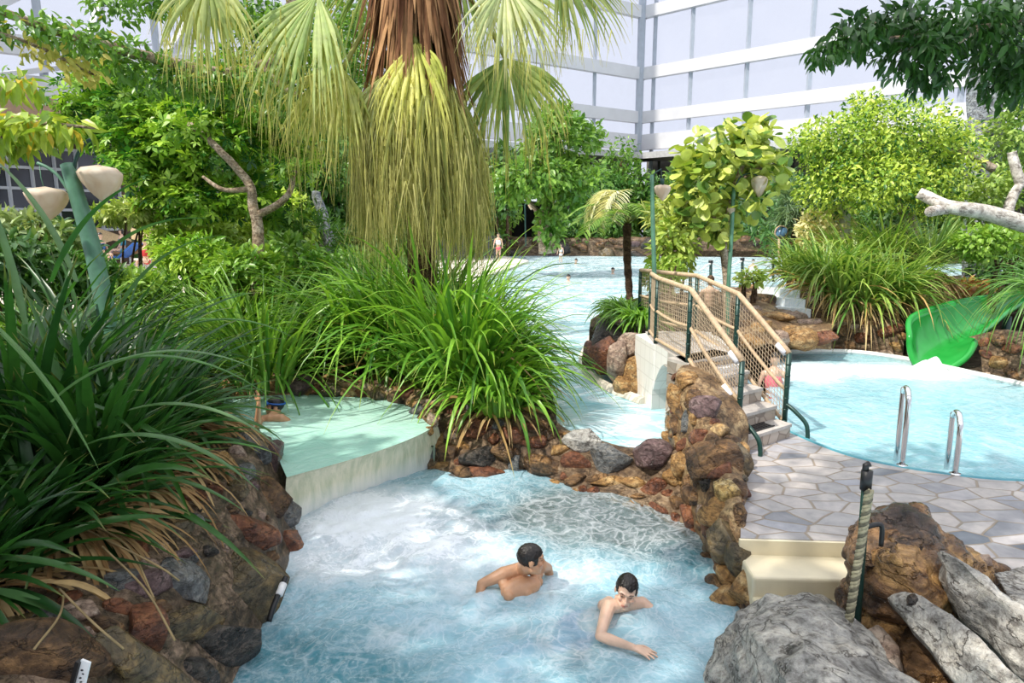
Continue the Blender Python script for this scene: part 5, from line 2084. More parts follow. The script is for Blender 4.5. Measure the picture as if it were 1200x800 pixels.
def build_person(label, J, headc, headR, skin, vox, hands, shorts=None, hairmat='hair', hairline=.055, thick=1.0, hairlow=-.05, group=None, extra=None):
    """J: joint dict in world space"""
    mb = MB()
    head(mb, headc, headR)
    k = thick
    neck0 = (J['shL'] + J['shR']) / 2 + A(0, 0, .01)
    sphere_chain(mb, [neck0, headc + headR @ A(0, -.03, -.06)], [.062 * k, .054 * k], 2, 8)
    ax = nrm(J['chest'] - J['pelvis'])
    lr = nrm(J['shR'] - J['shL'])
    fw = nrm(np.cross(ax, lr)) * -1
    Rt = np.stack([lr, np.cross(ax, lr), ax], 1)
    fwd = J.get('fwd', Rt[:, 1])
    # rib cage, belly, pelvis
    ellip(mb, J['chest'] - ax * .03, (.155 * k, .105 * k, .17), Rt)
    ellip(mb, J['chest'] + ax * .07, (.165 * k, .085 * k, .085), Rt)
    mid = (J['chest'] * .42 + J['pelvis'] * .58)
    ellip(mb, mid, (.132 * k, .092 * k, .17), Rt)
    ellip(mb, J['pelvis'], (.15 * k, .105 * k, .12), Rt)
    for s, sh in ((-1, 'shL'), (1, 'shR')):
        sphere_chain(mb, [neck0 - ax * .0, J[sh]], [.058 * k, .056 * k], 2, 7)          # trapezius
        sphere_chain(mb, [J['chest'] + fwd * .07 + lr * s * .07 + ax * .05, J['chest'] + fwd * .07 + lr * s * .12 + ax * .06], [.045, .042], 2, 4)   # pectoral
        sphere_chain(mb, [J['chest'] - fwd * .07 + lr * s * .07 + ax * .06, J[sh] - ax * .05 - fwd * .02], [.045, .045], 2, 5)   # shoulder blade
    for S in ('L', 'R'):
        sh, el, wr = J['sh' + S], J['el' + S], J['wr' + S]
        sphere_chain(mb, [sh, sh * .7 + el * .3, sh * .35 + el * .65, el], [.058 * k, .051 * k, .044 * k, .037 * k], 2, 8)
        sphere_chain(mb, [el, el * .7 + wr * .3, wr], [.037 * k, .041 * k, .027 * k], 2, 9)
        hd = hands.get(S)
        if hd:
            hand(mb, wr, *hd)
        if 'kn' + S in J:
            hp, kn, an = J['pelvis'] + lr * (.085 if S == 'R' else -.085) - ax * .05, J['kn' + S], J['an' + S]
            sphere_chain(mb, [hp, hp * .5 + kn * .5, kn], [.088 * k, .075 * k, .054 * k], 2, 10)
            sphere_chain(mb, [kn, kn * .65 + an * .35, an], [.054 * k, .057 * k, .036 * k], 2, 10)
            ft = J.get('ft' + S)
            if ft is not None:
                sphere_chain(mb, [an, ft], [.038, .025], 2, 6)
    V, F = remesh(mb, vox)
    q = MB()
    q.add(V, F, face_col(V, headc, headR))
    body = obj('person', q, skin, None, True, label, 'person', group)
    # hair cap
    hV, hF = ico(5)
    Vh = hV * A(.0805, .102, .094) + A(0, -.008, .032)
    nz = fbm(hV * 9, 5, 3) - .5
    Vh = Vh + hV * (nz * .012)[:, None]
    fc = Vh[hF].mean(1)
    line = hairline + .012 * np.sin(fc[:, 0] * 60)
    keep = ((fc[:, 1] < .045) & (fc[:, 2] > hairlow + .9 * np.maximum(0, fc[:, 1] + .02)) & ~((np.abs(fc[:, 0]) > .06) & (fc[:, 1] > -.03) & (fc[:, 1] < .02) & (fc[:, 2] < .015))) | (fc[:, 2] > line)
    hq = MB()
    hq.add(headc + Vh @ headR.T, hF[keep])
    hair = obj('hair', hq, M[hairmat], body)
    so_ = hair.modifiers.new('thickness', 'SOLIDIFY')
    so_.thickness = .008
    so_.offset = -1
    if shorts:
        sq = MB()
        pel = J['pelvis']
        ellip(sq, pel + ax * .02, (.162 * k, .118 * k, .1), Rt)
        for S in ('L', 'R'):
            hp, kn = pel + lr * (.085 if S == 'R' else -.085) - ax * .05, J['kn' + S]
            sphere_chain(sq, [hp, hp * .45 + kn * .55], [.1 * k, .095 * k], 2, 8)
        sv, sf = remesh(sq, .012)
        s2 = MB()
        s2.add(sv, sf)
        obj('swim_shorts', s2, M[shorts], body)
    return body, headR


# --- young man with his back to the camera
hc = P(622, 655, .25)
wl = P(609, 694, 0)
f_h = nrm(A(.92, .12, -.06))
chest = wl + A(0.0, .05, -.06)
pel = chest + A(-.06, .02, -.42)
side = nrm(A(.62, -.55, 0))
shL = P(592, 671, .10)
shR = shL + A(.29, -.10, .0) + A(.02, .0, .01)
shL, shR = P(591, 672, .09), P(634, 672, .10) + A(0, .12, 0)
elL = P(564, 684, .03)
wrL = elL + A(-.02, -.1, -.22)
elR = P(640, 664, .1) + A(0.02, .1, -.06)
wrR = elR + A(.03, .08, -.24)
J = dict(chest=chest, pelvis=pel, shL=shL, shR=shR, elL=elL, wrL=wrL, elR=elR, wrR=wrR, fwd=nrm(A(.35, .9, 0)),
         knL=pel + A(-.08, .3, -.25), anL=pel + A(-.15, .05, -.26), knR=pel + A(.12, .3, -.25), anR=pel + A(.14, .02, -.26))
build_person('person with short dark hair seen from behind, chest deep in the foaming whirlpool', J, hc, rotm(f_h, (0, .05, 1)), M['skin_tan'], .0055,
             {'L': (A(0, -.2, -1), A(-.9, 0, .3)), 'R': (A(.1, .3, -1), A(.9, .2, 0))}, 'blue_cloth', 'hair', .05, 1.0, -.075)

# --- young man swimming towards the lower right
hc2 = P(734, 692, .16)
f2 = nrm(A(-.18, -.95, -.12))
shR2 = P(713, 711, .07)
shL2 = shR2 + A(.27, .14, -.06)
chest2 = (shR2 + shL2) / 2 + A(-.06, .12, -.13)
pel2 = chest2 + A(-.22, .26, -.26)
elR2 = P(703, 745, .035)
wrR2 = P(741, 758, .03)
elL2 = shL2 + A(.22, -.12, -.14)
wrL2 = elL2 + A(.12, -.2, -.04)
J2 = dict(chest=chest2, pelvis=pel2, shL=shL2, shR=shR2, elL=elL2, wrL=wrL2, elR=elR2, wrR=wrR2, fwd=nrm(A(.2, -.7, -.6)),
          knL=pel2 + A(.0, .1, -.32), anL=pel2 + A(-.15, .35, -.3), knR=pel2 + A(-.2, .05, -.3), anR=pel2 + A(-.36, .32, -.3))
build_person('person with cropped dark hair swimming with one bent arm stretched over the water', J2, hc2, rotm(f2, (.1, -.3, 1)), M['skin_fair'], .0055,
             {'R': (nrm(P(768, 768, .02) - wrR2), A(-.1, .1, 1), .12, .2, -1), 'L': (A(.4, -.8, -.2), A(0, 0, 1))}, 'blue_cloth', 'hair', .068, .95, -.045)

# --- swimmer with goggles in the mint pool
hc3 = P(322, 476, .60)
f3 = nrm(A(-.85, -.35, .12))
shA, shB = P(330, 490, .53), P(304, 492, .50)
chest3 = (shA + shB) / 2 + A(.05, .1, -.18)
pel3 = chest3 + A(.25, .15, -.3)
J3 = dict(chest=chest3, pelvis=pel3, shL=shB, shR=shA, elR=shA + A(.2, .1, -.2), wrR=shA + A(.1, -.1, -.3), elL=P(302, 498, .54), wrL=P(303, 474, .80), fwd=nrm(A(-.6, -.6, 0)),
          knL=pel3 + A(.15, .1, -.3), anL=pel3 + A(.4, .2, -.3), knR=pel3 + A(.2, .1, -.3), anR=pel3 + A(.45, .25, -.3))
b3, R3 = build_person('person with blue goggles raising one arm at the edge of the mint upper pool', J3, hc3, rotm(f3, (0, 0, 1)), M['skin_tan'], .008, {'L': (A(.1, 0, 1), A(.6, .6, .1))}, 'red_cloth', 'haircap', .05, .95, -.07)
q = MB()
for s in (-1, 1):
    ellip(q, hc3 + R3 @ A(.034 * s, .09, .04), (.03, .02, .022), R3, 2)
tube(q, [hc3 + R3 @ A(.086 * math.sin(a), -.01 + .108 * math.cos(a), .045) for a in np.linspace(0, 2 * np.pi, 28)], .011, 6)
obj('goggles', q, M['blue_cloth'], b3, label='blue swim goggles')

# --- small far figures: coarse but complete bodies
def small_person(label, c, h, mats, pose='stand', face=(0, -1, 0), water=None, cloth=None, group=None, cap=None):
    f = nrm(np.asarray(face, float))
    r = np.cross(f, A(0, 0, 1))
    s = h / 1.7
    hcn = c + A(0, 0, h - .12 * s)
    mb = MB()
    ellip(mb, hcn, (.085 * s, .1 * s, .125 * s), np.stack([r, f, A(0, 0, 1)], 1), 2)
    sphere_chain(mb, [hcn - A(0, 0, .08 * s), hcn - A(0, 0, .22 * s)], [.055 * s, .06 * s], 1, 4)
    sh = hcn - A(0, 0, .27 * s)
    sphere_chain(mb, [sh - r * .15 * s, sh + r * .15 * s], [.07 * s, .07 * s], 1, 5)
    pelv = sh - A(0, 0, .5 * s)
    sphere_chain(mb, [sh, pelv], [.14 * s, .125 * s], 2, 6)
    for k in (-1, 1):
        a = sh + r * k * .19 * s
        e = a + r * k * .07 * s - A(0, 0, .27 * s) + f * .04 * s
        wv_ = e - A(0, 0, .2 * s) + f * .14 * s
        sphere_chain(mb, [a, e, wv_], [.052 * s, .04 * s, .03 * s], 1, 6)
        sphere_chain(mb, [wv_, wv_ + f * .08 * s - A(0, 0, .05 * s)], [.035 * s, .025 * s], 1, 3)
        hp = pelv + r * k * .08 * s
        if pose == 'sit':
            kn_, an_ = hp + f * .42 * s + A(0, 0, .02), hp + f * .45 * s - A(0, 0, .42 * s)
        else:
            kn_, an_ = hp - A(0, 0, .42 * s) + f * .04 * s * k, c + r * k * .09 * s + A(0, 0, .06 * s)
        sphere_chain(mb, [hp, kn_, an_], [.085 * s, .058 * s, .042 * s], 1, 7)
        sphere_chain(mb, [an_, an_ + f * .16 * s - A(0, 0, .03 * s)], [.042 * s, .03 * s], 1, 4)
    V, F = remesh(mb, .022 * s, 2)
    q = MB()
    q.add(V, F)
    o = obj('person', q, M['skin_fair'], None, True, label, 'person', group)
    hV, hF = ico(3)
    Vh = hV * A(.094 * s, .108 * s, .125 * s)
    fc = Vh[hF].mean(1)
    keep = (fc[:, 2] > .04 * s) | (fc[:, 1] < -.02 * s)
    q = MB()
    q.add(hcn + A(0, 0, .015 * s) + Vh @ np.stack([r, f, A(0, 0, 1)], 0), hF[keep])
    obj('hair', q, M[mats[0]], o)
    if cloth:
        q = MB()
        Rb = np.stack([r, f, A(0, 0, 1)], 1)
        ellip(q, pelv, (.165 * s, .145 * s, .13 * s), Rb, 2)
        obj('swimwear', q, M[cloth], o)
        if mats[1:]:
            q = MB()
            ellip(q, sh - A(0, 0, .16 * s), (.165 * s, .155 * s, .24 * s), Rb, 2)
            obj('top', q, M[mats[1]], o)
    return o


small_person('child standing ankle deep in the lagoon in front of the far stone wall', P(657, 309, Z_RIV - .1) , 1.2, ('hair', 'white_plastic'), face=(-.4, -1, 0), cloth='white_plastic')
small_person('person in a pale pink top standing on the deck at the dark fence', P(584, 300, .56) * A(.86, .86, 1) + A(0, 0, 0), 1.6, ('hair', 'foil_white'), face=(-.2, -1, 0), cloth='pink_cloth')
small_person('child in white standing in the lagoon right of the barrier post', A(P(882, 318, Z_RIV)[0], P(882, 318, Z_RIV)[1], -.55), 1.5, ('hair', 'white_plastic'), face=(-.3, -1, 0), cloth='white_plastic')
small_person('person with brown hair in the lagoon just behind the bridge rail', A(*(PD(833, 322, 15)[:2]), .1), 1.52, ('bark_dark',), face=(.2, 1, 0), cloth='red_cloth')
small_person('child in a pink swimsuit in the turquoise pool behind the right stair railing', A(*(P(906, 452, Z_RP)[:2]), -.45), 1.35, ('hair', 'pink_cloth'), face=(-.3, -1, 0), cloth='pink_cloth')
for k, (px, py, lab) in enumerate(((675, 306, 'swimmer with only the head above water, right of the standing child'), (666, 327, 'swimmer in the middle of the lagoon, nearest to the small palm'), (718, 318, 'swimmer in white in the lagoon, just left of the small palm trunk'))):
    p = P(px, py + 3, Z_RIV)
    small_person(lab, A(p[0], p[1], Z_RIV - 1.35), 1.65, ('hair',) if k < 2 else ('hair', 'white_plastic'), face=(-.5, -.8, 0), cloth='blue_cloth')
small_person('person in a blue top sitting on the blue lounger behind the left plants', PD(118, 286, 21) * A(1, 1, 0) + A(0, 0, 1.15), 1.3, ('hair', 'blue_cloth'), 'sit', (1, -.3, 0), cloth='blue_cloth')
small_person('person in a teal top sitting beside the wooden lounger behind the left plants', PD(143, 284, 22) * A(1, 1, 0) + A(0, 0, 1.25), 1.3, ('hair', 'teal_cloth'), 'sit', (-1, -.3, 0), cloth='teal_cloth')
small_person('person with a red top behind the left plants, right of the wooden lounger', PD(170, 286, 21) * A(1, 1, 0) + A(0, 0, .95), 1.3, ('hair', 'red_cloth'), 'sit', (-.3, -1, 0), cloth='red_cloth')
# ================================================================== plants
G1, G2 = (.05, .16, .02), (.16, .36, .05)          # mid greens
Y1, Y2 = (.18, .34, .04), (.42, .52, .08)          # yellow greens
D1, D2 = (.02, .075, .018), (.06, .17, .035)       # dark greens


def E(px, py, t, rx, rz, ry=None):
    c = PD(px, py, t)
    return (c, A(rx * t / 800, (ry if ry is not None else rx * t / 800), rz * t / 800))


def tree(name, label, cat, base, trunks, ells, n, L, c1, c2, bark='bark', lm='leaf', group=None, **kw):
    root = thing(name, label, cat, base, group)
    for pts, r0_, r1_ in trunks:
        q = MB()
        sp = smooth_path(pts, 26)
        wob = (np.column_stack([fbm(sp * 3 + 5, 3), fbm(sp * 3 + 25, 4), np.zeros(len(sp)) + .5]) - .5) * r0_ * 1.2
        tube(q, sp + wob * np.linspace(0, 1, 26)[:, None] * 1, np.linspace(r0_, r1_, 26), 10)
        obj('trunk' if r0_ >= max(t_[1] for t_ in trunks) else 'branch', q, M[bark], root)
    if ells:
        q = MB()
        crown(q, ells, n, L, c1, c2, **kw)
        obj('foliage', q, M[lm], root)
    return root


# ---- left foreground strap plants on the bank
def plant(name, label, c, specs, group=None, mat='leaf', cat='plant'):
    root = thing(name, label, cat, c, group)
    for nm, fn in specs:
        q = MB()
        fn(q)
        obj(nm, q, M[mat if nm != 'dry_leaves' else 'dryleaf'], root)
    return root


LB1, LB2 = (.012, .055, .012), (.045, .15, .025)
lg = 'broad strap-leaf plants crowding the left bank'
spots = [(-3.05, 4.15, .78, 'nearest the camera at the left edge'), (-3.05, 4.75, .8, 'second from the left edge, above the red stones'), (-3.15, 5.4, .8, 'in the middle of the left bank'),
         (-3.35, 6.2, .82, 'whose blades reach over the mint pool'), (-3.75, 5.0, .8, 'behind the nearest ones at the left edge'), (-3.9, 6.0, .8, 'behind the middle one, close to the lamp pole'),
         (-4.2, 7.2, .8, 'left of the swimmer with goggles'), (-4.8, 6.4, .8, 'at the left edge in the second row'), (-4.6, 7.4, .8, 'at the foot of the leaning lamp pole'), (-3.15, 3.5, .72, 'in the bottom left corner')]
for k, (x, y, z, lab) in enumerate(spots):
    n = 150 if y < 6.5 else 110
    plant('strap_leaf_plant', 'dark strap-leaf plant on the left bank ' + lab, A(x, y, z), [
        ('leaves', lambda q, k=k, x=x, y=y, z=z: clump(q, A(x, y, z), n, (1.1 if k in (0, 9) else .95 if k == 3 else 1.4 if k in (5, 6) else 1.9 if k > 3 else 1.5), .078, 1.5, LB1, LB2, seed=40 + k, minup=.15, maxup=2.6 if k in (0, 3, 9) else 4.2, rad=.25, bias=(.05, .05, .12), S=9, tip=(.2, .2, .06), tipf=.08)),
        ('dry_leaves', lambda q, k=k, x=x, y=y, z=z: clump(q, A(x + .3, y - .1, z + .12), 130, .75, .028, 2.8, (.22, .12, .05), (.45, .32, .16), seed=90 + k, minup=-.2, maxup=.4, rad=.3, bias=(.5, -.25, 0), S=7))], lg)
# some very long single blades sweeping across the front
q = MB()
bp, bd, bl_, bw_ = [], [], [], []
for (px, py, t, dx, dy, dz, L, W) in ((-10, 290, 3.6, -.1, .1, 1.0, 1.1, .09), (-30, 360, 3.2, .35, .2, -.5, 1.0, .09), (60, 470, 3.9, .75, .1, .65, 1.25, .075), (85, 440, 4.2, .8, .15, .38, 1.25, .07), (120, 300, 5.0, .8, 0, .7, .9, .08), (90, 330, 5.0, -.3, 0, 1, 1.1, .09),
                                      (60, 330, 4.8, .5, 0, 1, 1.1, .09), (30, 380, 4.5, -.1, 0, 1, 1.0, .09), (150, 480, 4.6, .9, 0, .25, 1.1, .07), (100, 520, 4.2, .95, -.1, .35, 1.2, .075), (-20, 655, 3.6, .9, 0, .1, .75, .07), (140, 560, 4.6, 1, 0, .15, .9, .07),
                                      (180, 400, 5.4, .8, .1, .5, 1.2, .07), (130, 380, 5.2, .5, 0, .9, 1.2, .08), (-10, 690, 3.5, .9, -.1, -.1, .5, .07)):
    bp.append(PD(px, py, t)); bd.append((dx, dy, dz)); bl_.append(L); bw_.append(W)
n = len(bp)
strips(q, np.array(bp), np.array(bd), np.array(bl_), np.array(bw_), np.full(n, 1.1), S=12, col=mixcol((.03, .12, .02), (.12, .22, .10), rng.uniform(0, 1, n)))
root = thing('strap_leaf_plant', 'long bluish strap leaves arching across the front of the left bank', 'plant', (-2.9, 4.8, .8), lg)
obj('leaves', q, M['leaf'], root)
# hanging dead stalks over the bank stones
q = MB()
for (a, b, c_) in (((120, 640), (170, 690), (205, 750)), ((100, 610), (150, 640), (180, 700)), ((70, 690), (110, 730), (145, 760)), ((40, 760), (70, 720), (75, 690)), ((90, 615), (180, 660), (210, 680))):
    tube(q, smooth_path([P(*a, .95), P(*b, .9), P(*c_, .76)], 16), .006, 5, (.30, .22, .12))
obj('dead_stalks', q, M['dryleaf'], root)

# ---- centre island clump
cg = 'arching green strap-leaf plants on the central island'
isl_sp = [(345, 424, .55, .8), (370, 415, .6, .9), (412, 430, .6, .95), (458, 438, .6, 1.05), (508, 452, .6, 1.08), (545, 464, .6, 1.0), (572, 466, .58, .78), (585, 482, .56, .42),
          (440, 412, .6, 1.12), (485, 425, .6, 1.15), (535, 425, .6, 1.1), (556, 440, .58, .75), (380, 390, .6, 1.0), (340, 400, .6, .9), (578, 456, .56, .5)]
labs = ['beside the swimmer with goggles', 'second from the left', 'above the ochre edging stones', 'above the corner of the mint pool', 'above the left end of the stone rim', 'above the broad orange brown stone', 'in front at the right half', 'rightmost, hanging over the channel',
        'left of the palm skirt', 'under the palm skirt', 'right of the palm skirt', 'at the back by the channel', 'back left, near the bright tree', 'far left back', 'at the right corner over the channel']
C1, C2 = (.05, .17, .018), (.24, .46, .05)
for k, (px, py, z, s) in enumerate(isl_sp):
    c = P(px, py, z)
    plant('strap_leaf_plant', 'bright green strap-leaf plant of the central island, ' + labs[k], c, [
        ('leaves', lambda q, k=k, c=c, s=s: clump(q, c, 210, (2.15 if k not in (0, 1, 13) else 1.5) * s, .066, 2.15 if 2 < k < 6 else 2.5, C1, C2, seed=140 + k, minup=1.0, maxup=6.5 if 2 < k < 6 else 4.8, rad=.3, bias=(.05, .0, 0), S=9, tip=(.32, .33, .06), tipf=.1, dry=.03)),
        ('dry_leaves', lambda q, k=k, c=c: clump(q, c, 40, .6, .03, 3.2, (.2, .11, .05), (.46, .33, .17), seed=190 + k, minup=-.1, maxup=.5, rad=.3, bias=(0, -.3, 0), S=7))], cg)

# ---- the fan palm above the island
TP = 9.4
palm_base = A(-1.28, 9.7, .5)
palm = thing('fan_palm', 'tall fan palm with hanging yellow green fans above the central island', 'palm', palm_base)
q = MB()
px_, py_ = palm_base[0], palm_base[1]
tube(q, [A(px_, py_, .4), A(px_, py_, 2), A(px_ + .02, py_, 3.6), A(px_, py_, 4.6), A(px_, py_, 6.2), A(px_, py_, 7.5)], [.22, .2, .2, .32, .4, .3], 14)
obj('trunk', q, M['bark_dark'], palm)
# dead brown petiole skirt
r = np.random.default_rng(5)
q = MB()
n = 420
az = r.uniform(0, 2 * np.pi, n)
zz = r.uniform(5.3, 6.9, n)
Pn = np.column_stack([px_ + .42 * np.cos(az), py_ + .42 * np.sin(az), zz])
Dn = np.column_stack([np.cos(az) * .22, np.sin(az) * .22, -1 + 0 * az]) + r.normal(size=(n, 3)) * .07
strips(q, Pn, Dn, r.uniform(.8, 1.6, n), r.uniform(.04, .10, n), 0.1, S=5, col=mixcol((.10, .04, .02), (.42, .24, .12), r.uniform(0, 1, n)), side=np.column_stack([-np.sin(az), np.cos(az), 0 * az]))
obj('dead_stalks', q, M['dryleaf'], palm)


def fan(mbf, apex, main, side, L, spread, n, droop, c1, c2, seed, Wk=1.0, S=12, power=2.2, jitter=.05, tip=(.4, .34, .14), tipf=.25):
    r = np.random.default_rng(seed)
    main = nrm(main)
    side = np.asarray(side, float)
    side = nrm(side - main * (side @ main))
    nn = np.cross(side, main)
    an = np.linspace(-spread / 2, spread / 2, n)
    D = np.cos(an)[:, None] * main + np.sin(an)[:, None] * side + nn * .12 * ((np.arange(n) % 2) - .5)[:, None] * 1.4 + r.normal(size=(n, 3)) * jitter
    sd = -np.sin(an)[:, None] * main + np.cos(an)[:, None] * side
    l = L * (1 - .25 * (np.abs(an) / (spread / 2)) ** 2) * r.uniform(.85, 1.1, n)
    col = mixcol(c1, c2, r.uniform(0, 1, n))
    W = 2 * math.sin(spread / n / 2) * L * .45 * 1.25 * Wk
    strips(mbf, np.tile(apex, (n, 1)), D, l, np.full(n, W), droop * r.uniform(.8, 1.25, n), S=S, prof='fan', side=sd, fold=.35, col=col, tip=tip, tipf=tipf, power=power)


def frond(label, apex, main, side, L, spread, n, droop, c1, c2, seed, stalk=None, threads=0, thL=1.0, thc=((.35, .36, .08), (.5, .48, .16)), **kw):
    q = MB()
    apex = np.asarray(apex, float)
    L, thL = L * 1.09, thL * 1.09
    fan(q, apex, main, side, L, spread, n, droop, c1, c2, seed, **kw)
    if threads:
        r = np.random.default_rng(seed + 500)
        V = q.V[0].reshape(n, -1, 3, 3)
        idx = r.integers(0, n, threads)
        sg_ = r.integers(4, 11, threads)
        p0 = V[idx, sg_, 1] + r.normal(size=(threads, 3)) * .03
        strips(q, p0, np.tile(A(0, 0, -1), (threads, 1)) + r.normal(size=(threads, 3)) * .14, thL * r.uniform(.5, 1.15, threads), r.uniform(.008, .02, threads), .6, S=5, prof='thread', side=r.normal(size=(threads, 3)) * A(1, .3, 0), col=mixcol(*thc, r.uniform(0, 1, threads)), fold=.1)
    o = obj('frond', q, M['leaf_soft'], palm, True, label)
    if stalk is not None:
        q = MB()
        tube(q, smooth_path(stalk, 14), np.linspace(.035, .02, 14), 6, (.3, .32, .09))
        obj('stalk', q, M['leaf_soft'], o)
    return o


FY1, FY2 = (.46, .50, .09), (.78, .76, .28)
SK1, SK2 = (.15, .19, .035), (.54, .52, .17)
PG1, PG2 = (.22, .33, .09), (.45, .52, .2)
SX = A(1, 0, 0)
fr_y = py_ - .55
# skirt of old hanging fans
sk_spec = [(-.62, .10, 115, 1.0), (-.38, -.30, 95, 1.1), (-.12, -.48, 100, 1.15), (.16, -.52, 110, 1.15), (.40, -.42, 105, 1.15), (.60, -.16, 110, 1.1), (.25, .45, 110, 1.1), (-.3, .45, 110, 1.1), (.62, .2, 125, 1.05), (-.58, -.1, 100, 1.0)]
for k, (dx, dy, py0, s) in enumerate(sk_spec):
    ap = PD(490, py0, TP)
    ap = A(px_ + dx * .72, py_ + dy * .72 - .1, ap[2] + .16)
    frond(None, ap, A(dx * .55, dy * .55, -.8), nrm(A(-dy, dx, 0)) if abs(dx) + abs(dy) > .01 else SX, 1.95 * s, 1.6, 46, 3.6, SK1, SK2, 20 + k, threads=330, thL=.85, stalk=[ap, ap * .5 + A(px_, py_, ap[2] + 1.3) * .5, A(px_, py_, ap[2] + 1.5)], thc=((.12, .14, .025), (.62, .58, .24)), power=2.0, tip=(.42, .39, .13), tipf=.5)
# the bright fan in front
ap = PD(487, 50, TP - .75)
frond('bright yellow green fan hanging at the front of the palm', ap, A(-.05, -.30, -.95), A(1, 0, .0), 1.5, 1.15, 40, 2.6, FY1, FY2, 60, stalk=[ap, PD(482, 10, TP - .5), PD(478, -60, TP - .2)], threads=170, thL=.8, power=3.0, tip=SK2, tipf=.45, Wk=2.2)
frond('right lobe of the bright fan curling down', ap + A(.02, .02, 0), A(.42, -.25, -.62), A(.8, 0, .5), .95, 1.0, 26, 5.5, (.34, .40, .06), (.6, .62, .16), 70, threads=60, thL=.6, power=1.8, tip=SK2, tipf=.4, Wk=2.0)
ap = PD(455, 85, TP - .6)
frond('pale narrow fan just left of the bright one', ap, A(-.1, -.3, -.95), A(1, 0, 0), 1.1, 1.3, 36, 4, (.36, .42, .14), (.62, .64, .32), 61, stalk=[ap, PD(458, 40, TP - .4), PD(462, -30, TP - .2)], threads=80, thL=.7, Wk=1.9, power=3)
ap = PD(372, -8, TP - .9)
frond('long pale green fan drooping on the left side', ap, A(-.35, -.2, -.85), A(1, -.3, -.2), 1.75, 1.7, 44, 2.0, (.26, .38, .12), (.5, .58, .26), 62, stalk=[ap, PD(420, -40, TP - .4), PD(470, -60, TP)], threads=170, thL=.75, Wk=1.7, power=2.6)
ap = PD(402, 80, TP - .6)
frond('yellow green fan hanging lower on the left', ap, A(-.35, -.25, -.85), A(1, -.2, -.3), 1.35, 2.0, 44, 2.6, (.32, .38, .09), (.56, .57, .2), 63, stalk=[ap, PD(430, 30, TP - .4), PD(465, -20, TP)], threads=190, thL=.7, Wk=1.8, power=3)
ap = PD(243, -25, TP - 1.5)
frond('narrow fan far out on the left, hanging in front of the dark foliage', ap, A(-.15, -.1, -.9), A(1, 0, 0), 1.1, 2.2, 36, 2.8, (.26, .34, .1), (.5, .54, .24), 64, stalk=[ap, PD(330, -60, TP - .8), PD(460, -90, TP)], threads=110, thL=.6, Wk=1.7, power=2.4)
ap = PD(592, -20, TP - .8)
frond('silvery fan drooping on the right side', ap, A(.25, -.2, -.85), A(1, .2, .2), 1.25, 2.1, 46, 1.8, (.34, .42, .2), (.66, .68, .42), 65, stalk=[ap, PD(550, -60, TP - .4), PD(500, -90, TP)], threads=110, thL=.6, Wk=1.8, power=2.4)
ap = PD(592, 68, TP + .1)
frond('green fan hanging right of the skirt', ap, A(.10, -.15, -.95), A(1, -.1, 0), 1.5, 2.3, 46, 2.6, (.16, .27, .07), (.38, .45, .16), 66, stalk=[ap, PD(560, 10, TP), PD(510, -40, TP)], threads=150, thL=.6, Wk=1.7, power=2.8)
ap = PD(655, -38, TP - 1.0)
frond('fan with brownish green tips reaching furthest right', ap, A(.55, -.1, -.6), A(.5, 0, .8), 1.15, 1.6, 40, 1.6, (.14, .22, .06), (.34, .38, .16), 67, stalk=[ap, PD(600, -70, TP - .6), PD(510, -90, TP)], threads=40, thL=.4, Wk=1.7)
ap = PD(540, -30, TP + .5)
frond('green fan behind the crown on the right', ap, A(.5, .2, -.7), A(1, .2, .3), 1.3, 2.2, 40, 1.8, (.13, .24, .06), (.3, .4, .12), 68, threads=60, thL=.5, stalk=[ap, PD(510, -70, TP), PD(490, -90, TP)])
ap = PD(440, -40, TP + .5)
frond('green fan behind the crown on the left', ap, A(-.5, .2, -.7), A(1, -.2, -.3), 1.5, 2.2, 40, 1.8, (.16, .26, .06), (.36, .42, .14), 69, threads=60, thL=.5, stalk=[ap, PD(460, -80, TP), PD(480, -100, TP)])

# ---- left trees
T = 12.5
tree('maple_leaf_tree', 'bright green tree with pale crooked forked trunk left of the palm', 'tree', PD(300, 300, T) * A(1, 1, 0) + A(0, 0, .5), [
    ([PD(302, 360, T - 1.4), PD(302, 270, T - 1.4), PD(297, 245, T - 1.4), PD(290, 215, T - 1.4), PD(262, 180, T - 1.4), PD(222, 145, T - 1.2)], .10, .05),
    ([PD(302, 252, T - 1.4), PD(325, 240, T - 1.4), PD(340, 225, T - 1.4), PD(346, 200, T - 1.3)], .065, .04),
    ([PD(290, 222, T - 1.4), PD(262, 222, T - 1.5), PD(238, 207, T - 1.4)], .05, .025),
    ([PD(244, 163, T - 1.3), PD(246, 140, T - 1.2)], .04, .025)],
    [E(222, 148, T - 1.3, 34, 12, .3), E(345, 196, T - 1.3, 18, 10, .3), E(215, 165, T + .2, 95, 52, .9), E(180, 190, T + .2, 55, 42, .9), E(150, 120, T + .4, 90, 45, 1.0), E(270, 120, T + .6, 70, 55, 1), E(240, 232, T + .3, 80, 26, .8), E(325, 200, T + 1.2, 50, 70, .8), E(140, 150, T + 1, 50, 34, 1)], 6500, .25, (.09, .28, .02), (.42, .62, .08), tpl='palmate', asp=1.0, seed=3, droop=.15, upb=1.3, c3=(.03, .13, .02), f3=.2)
T = 15
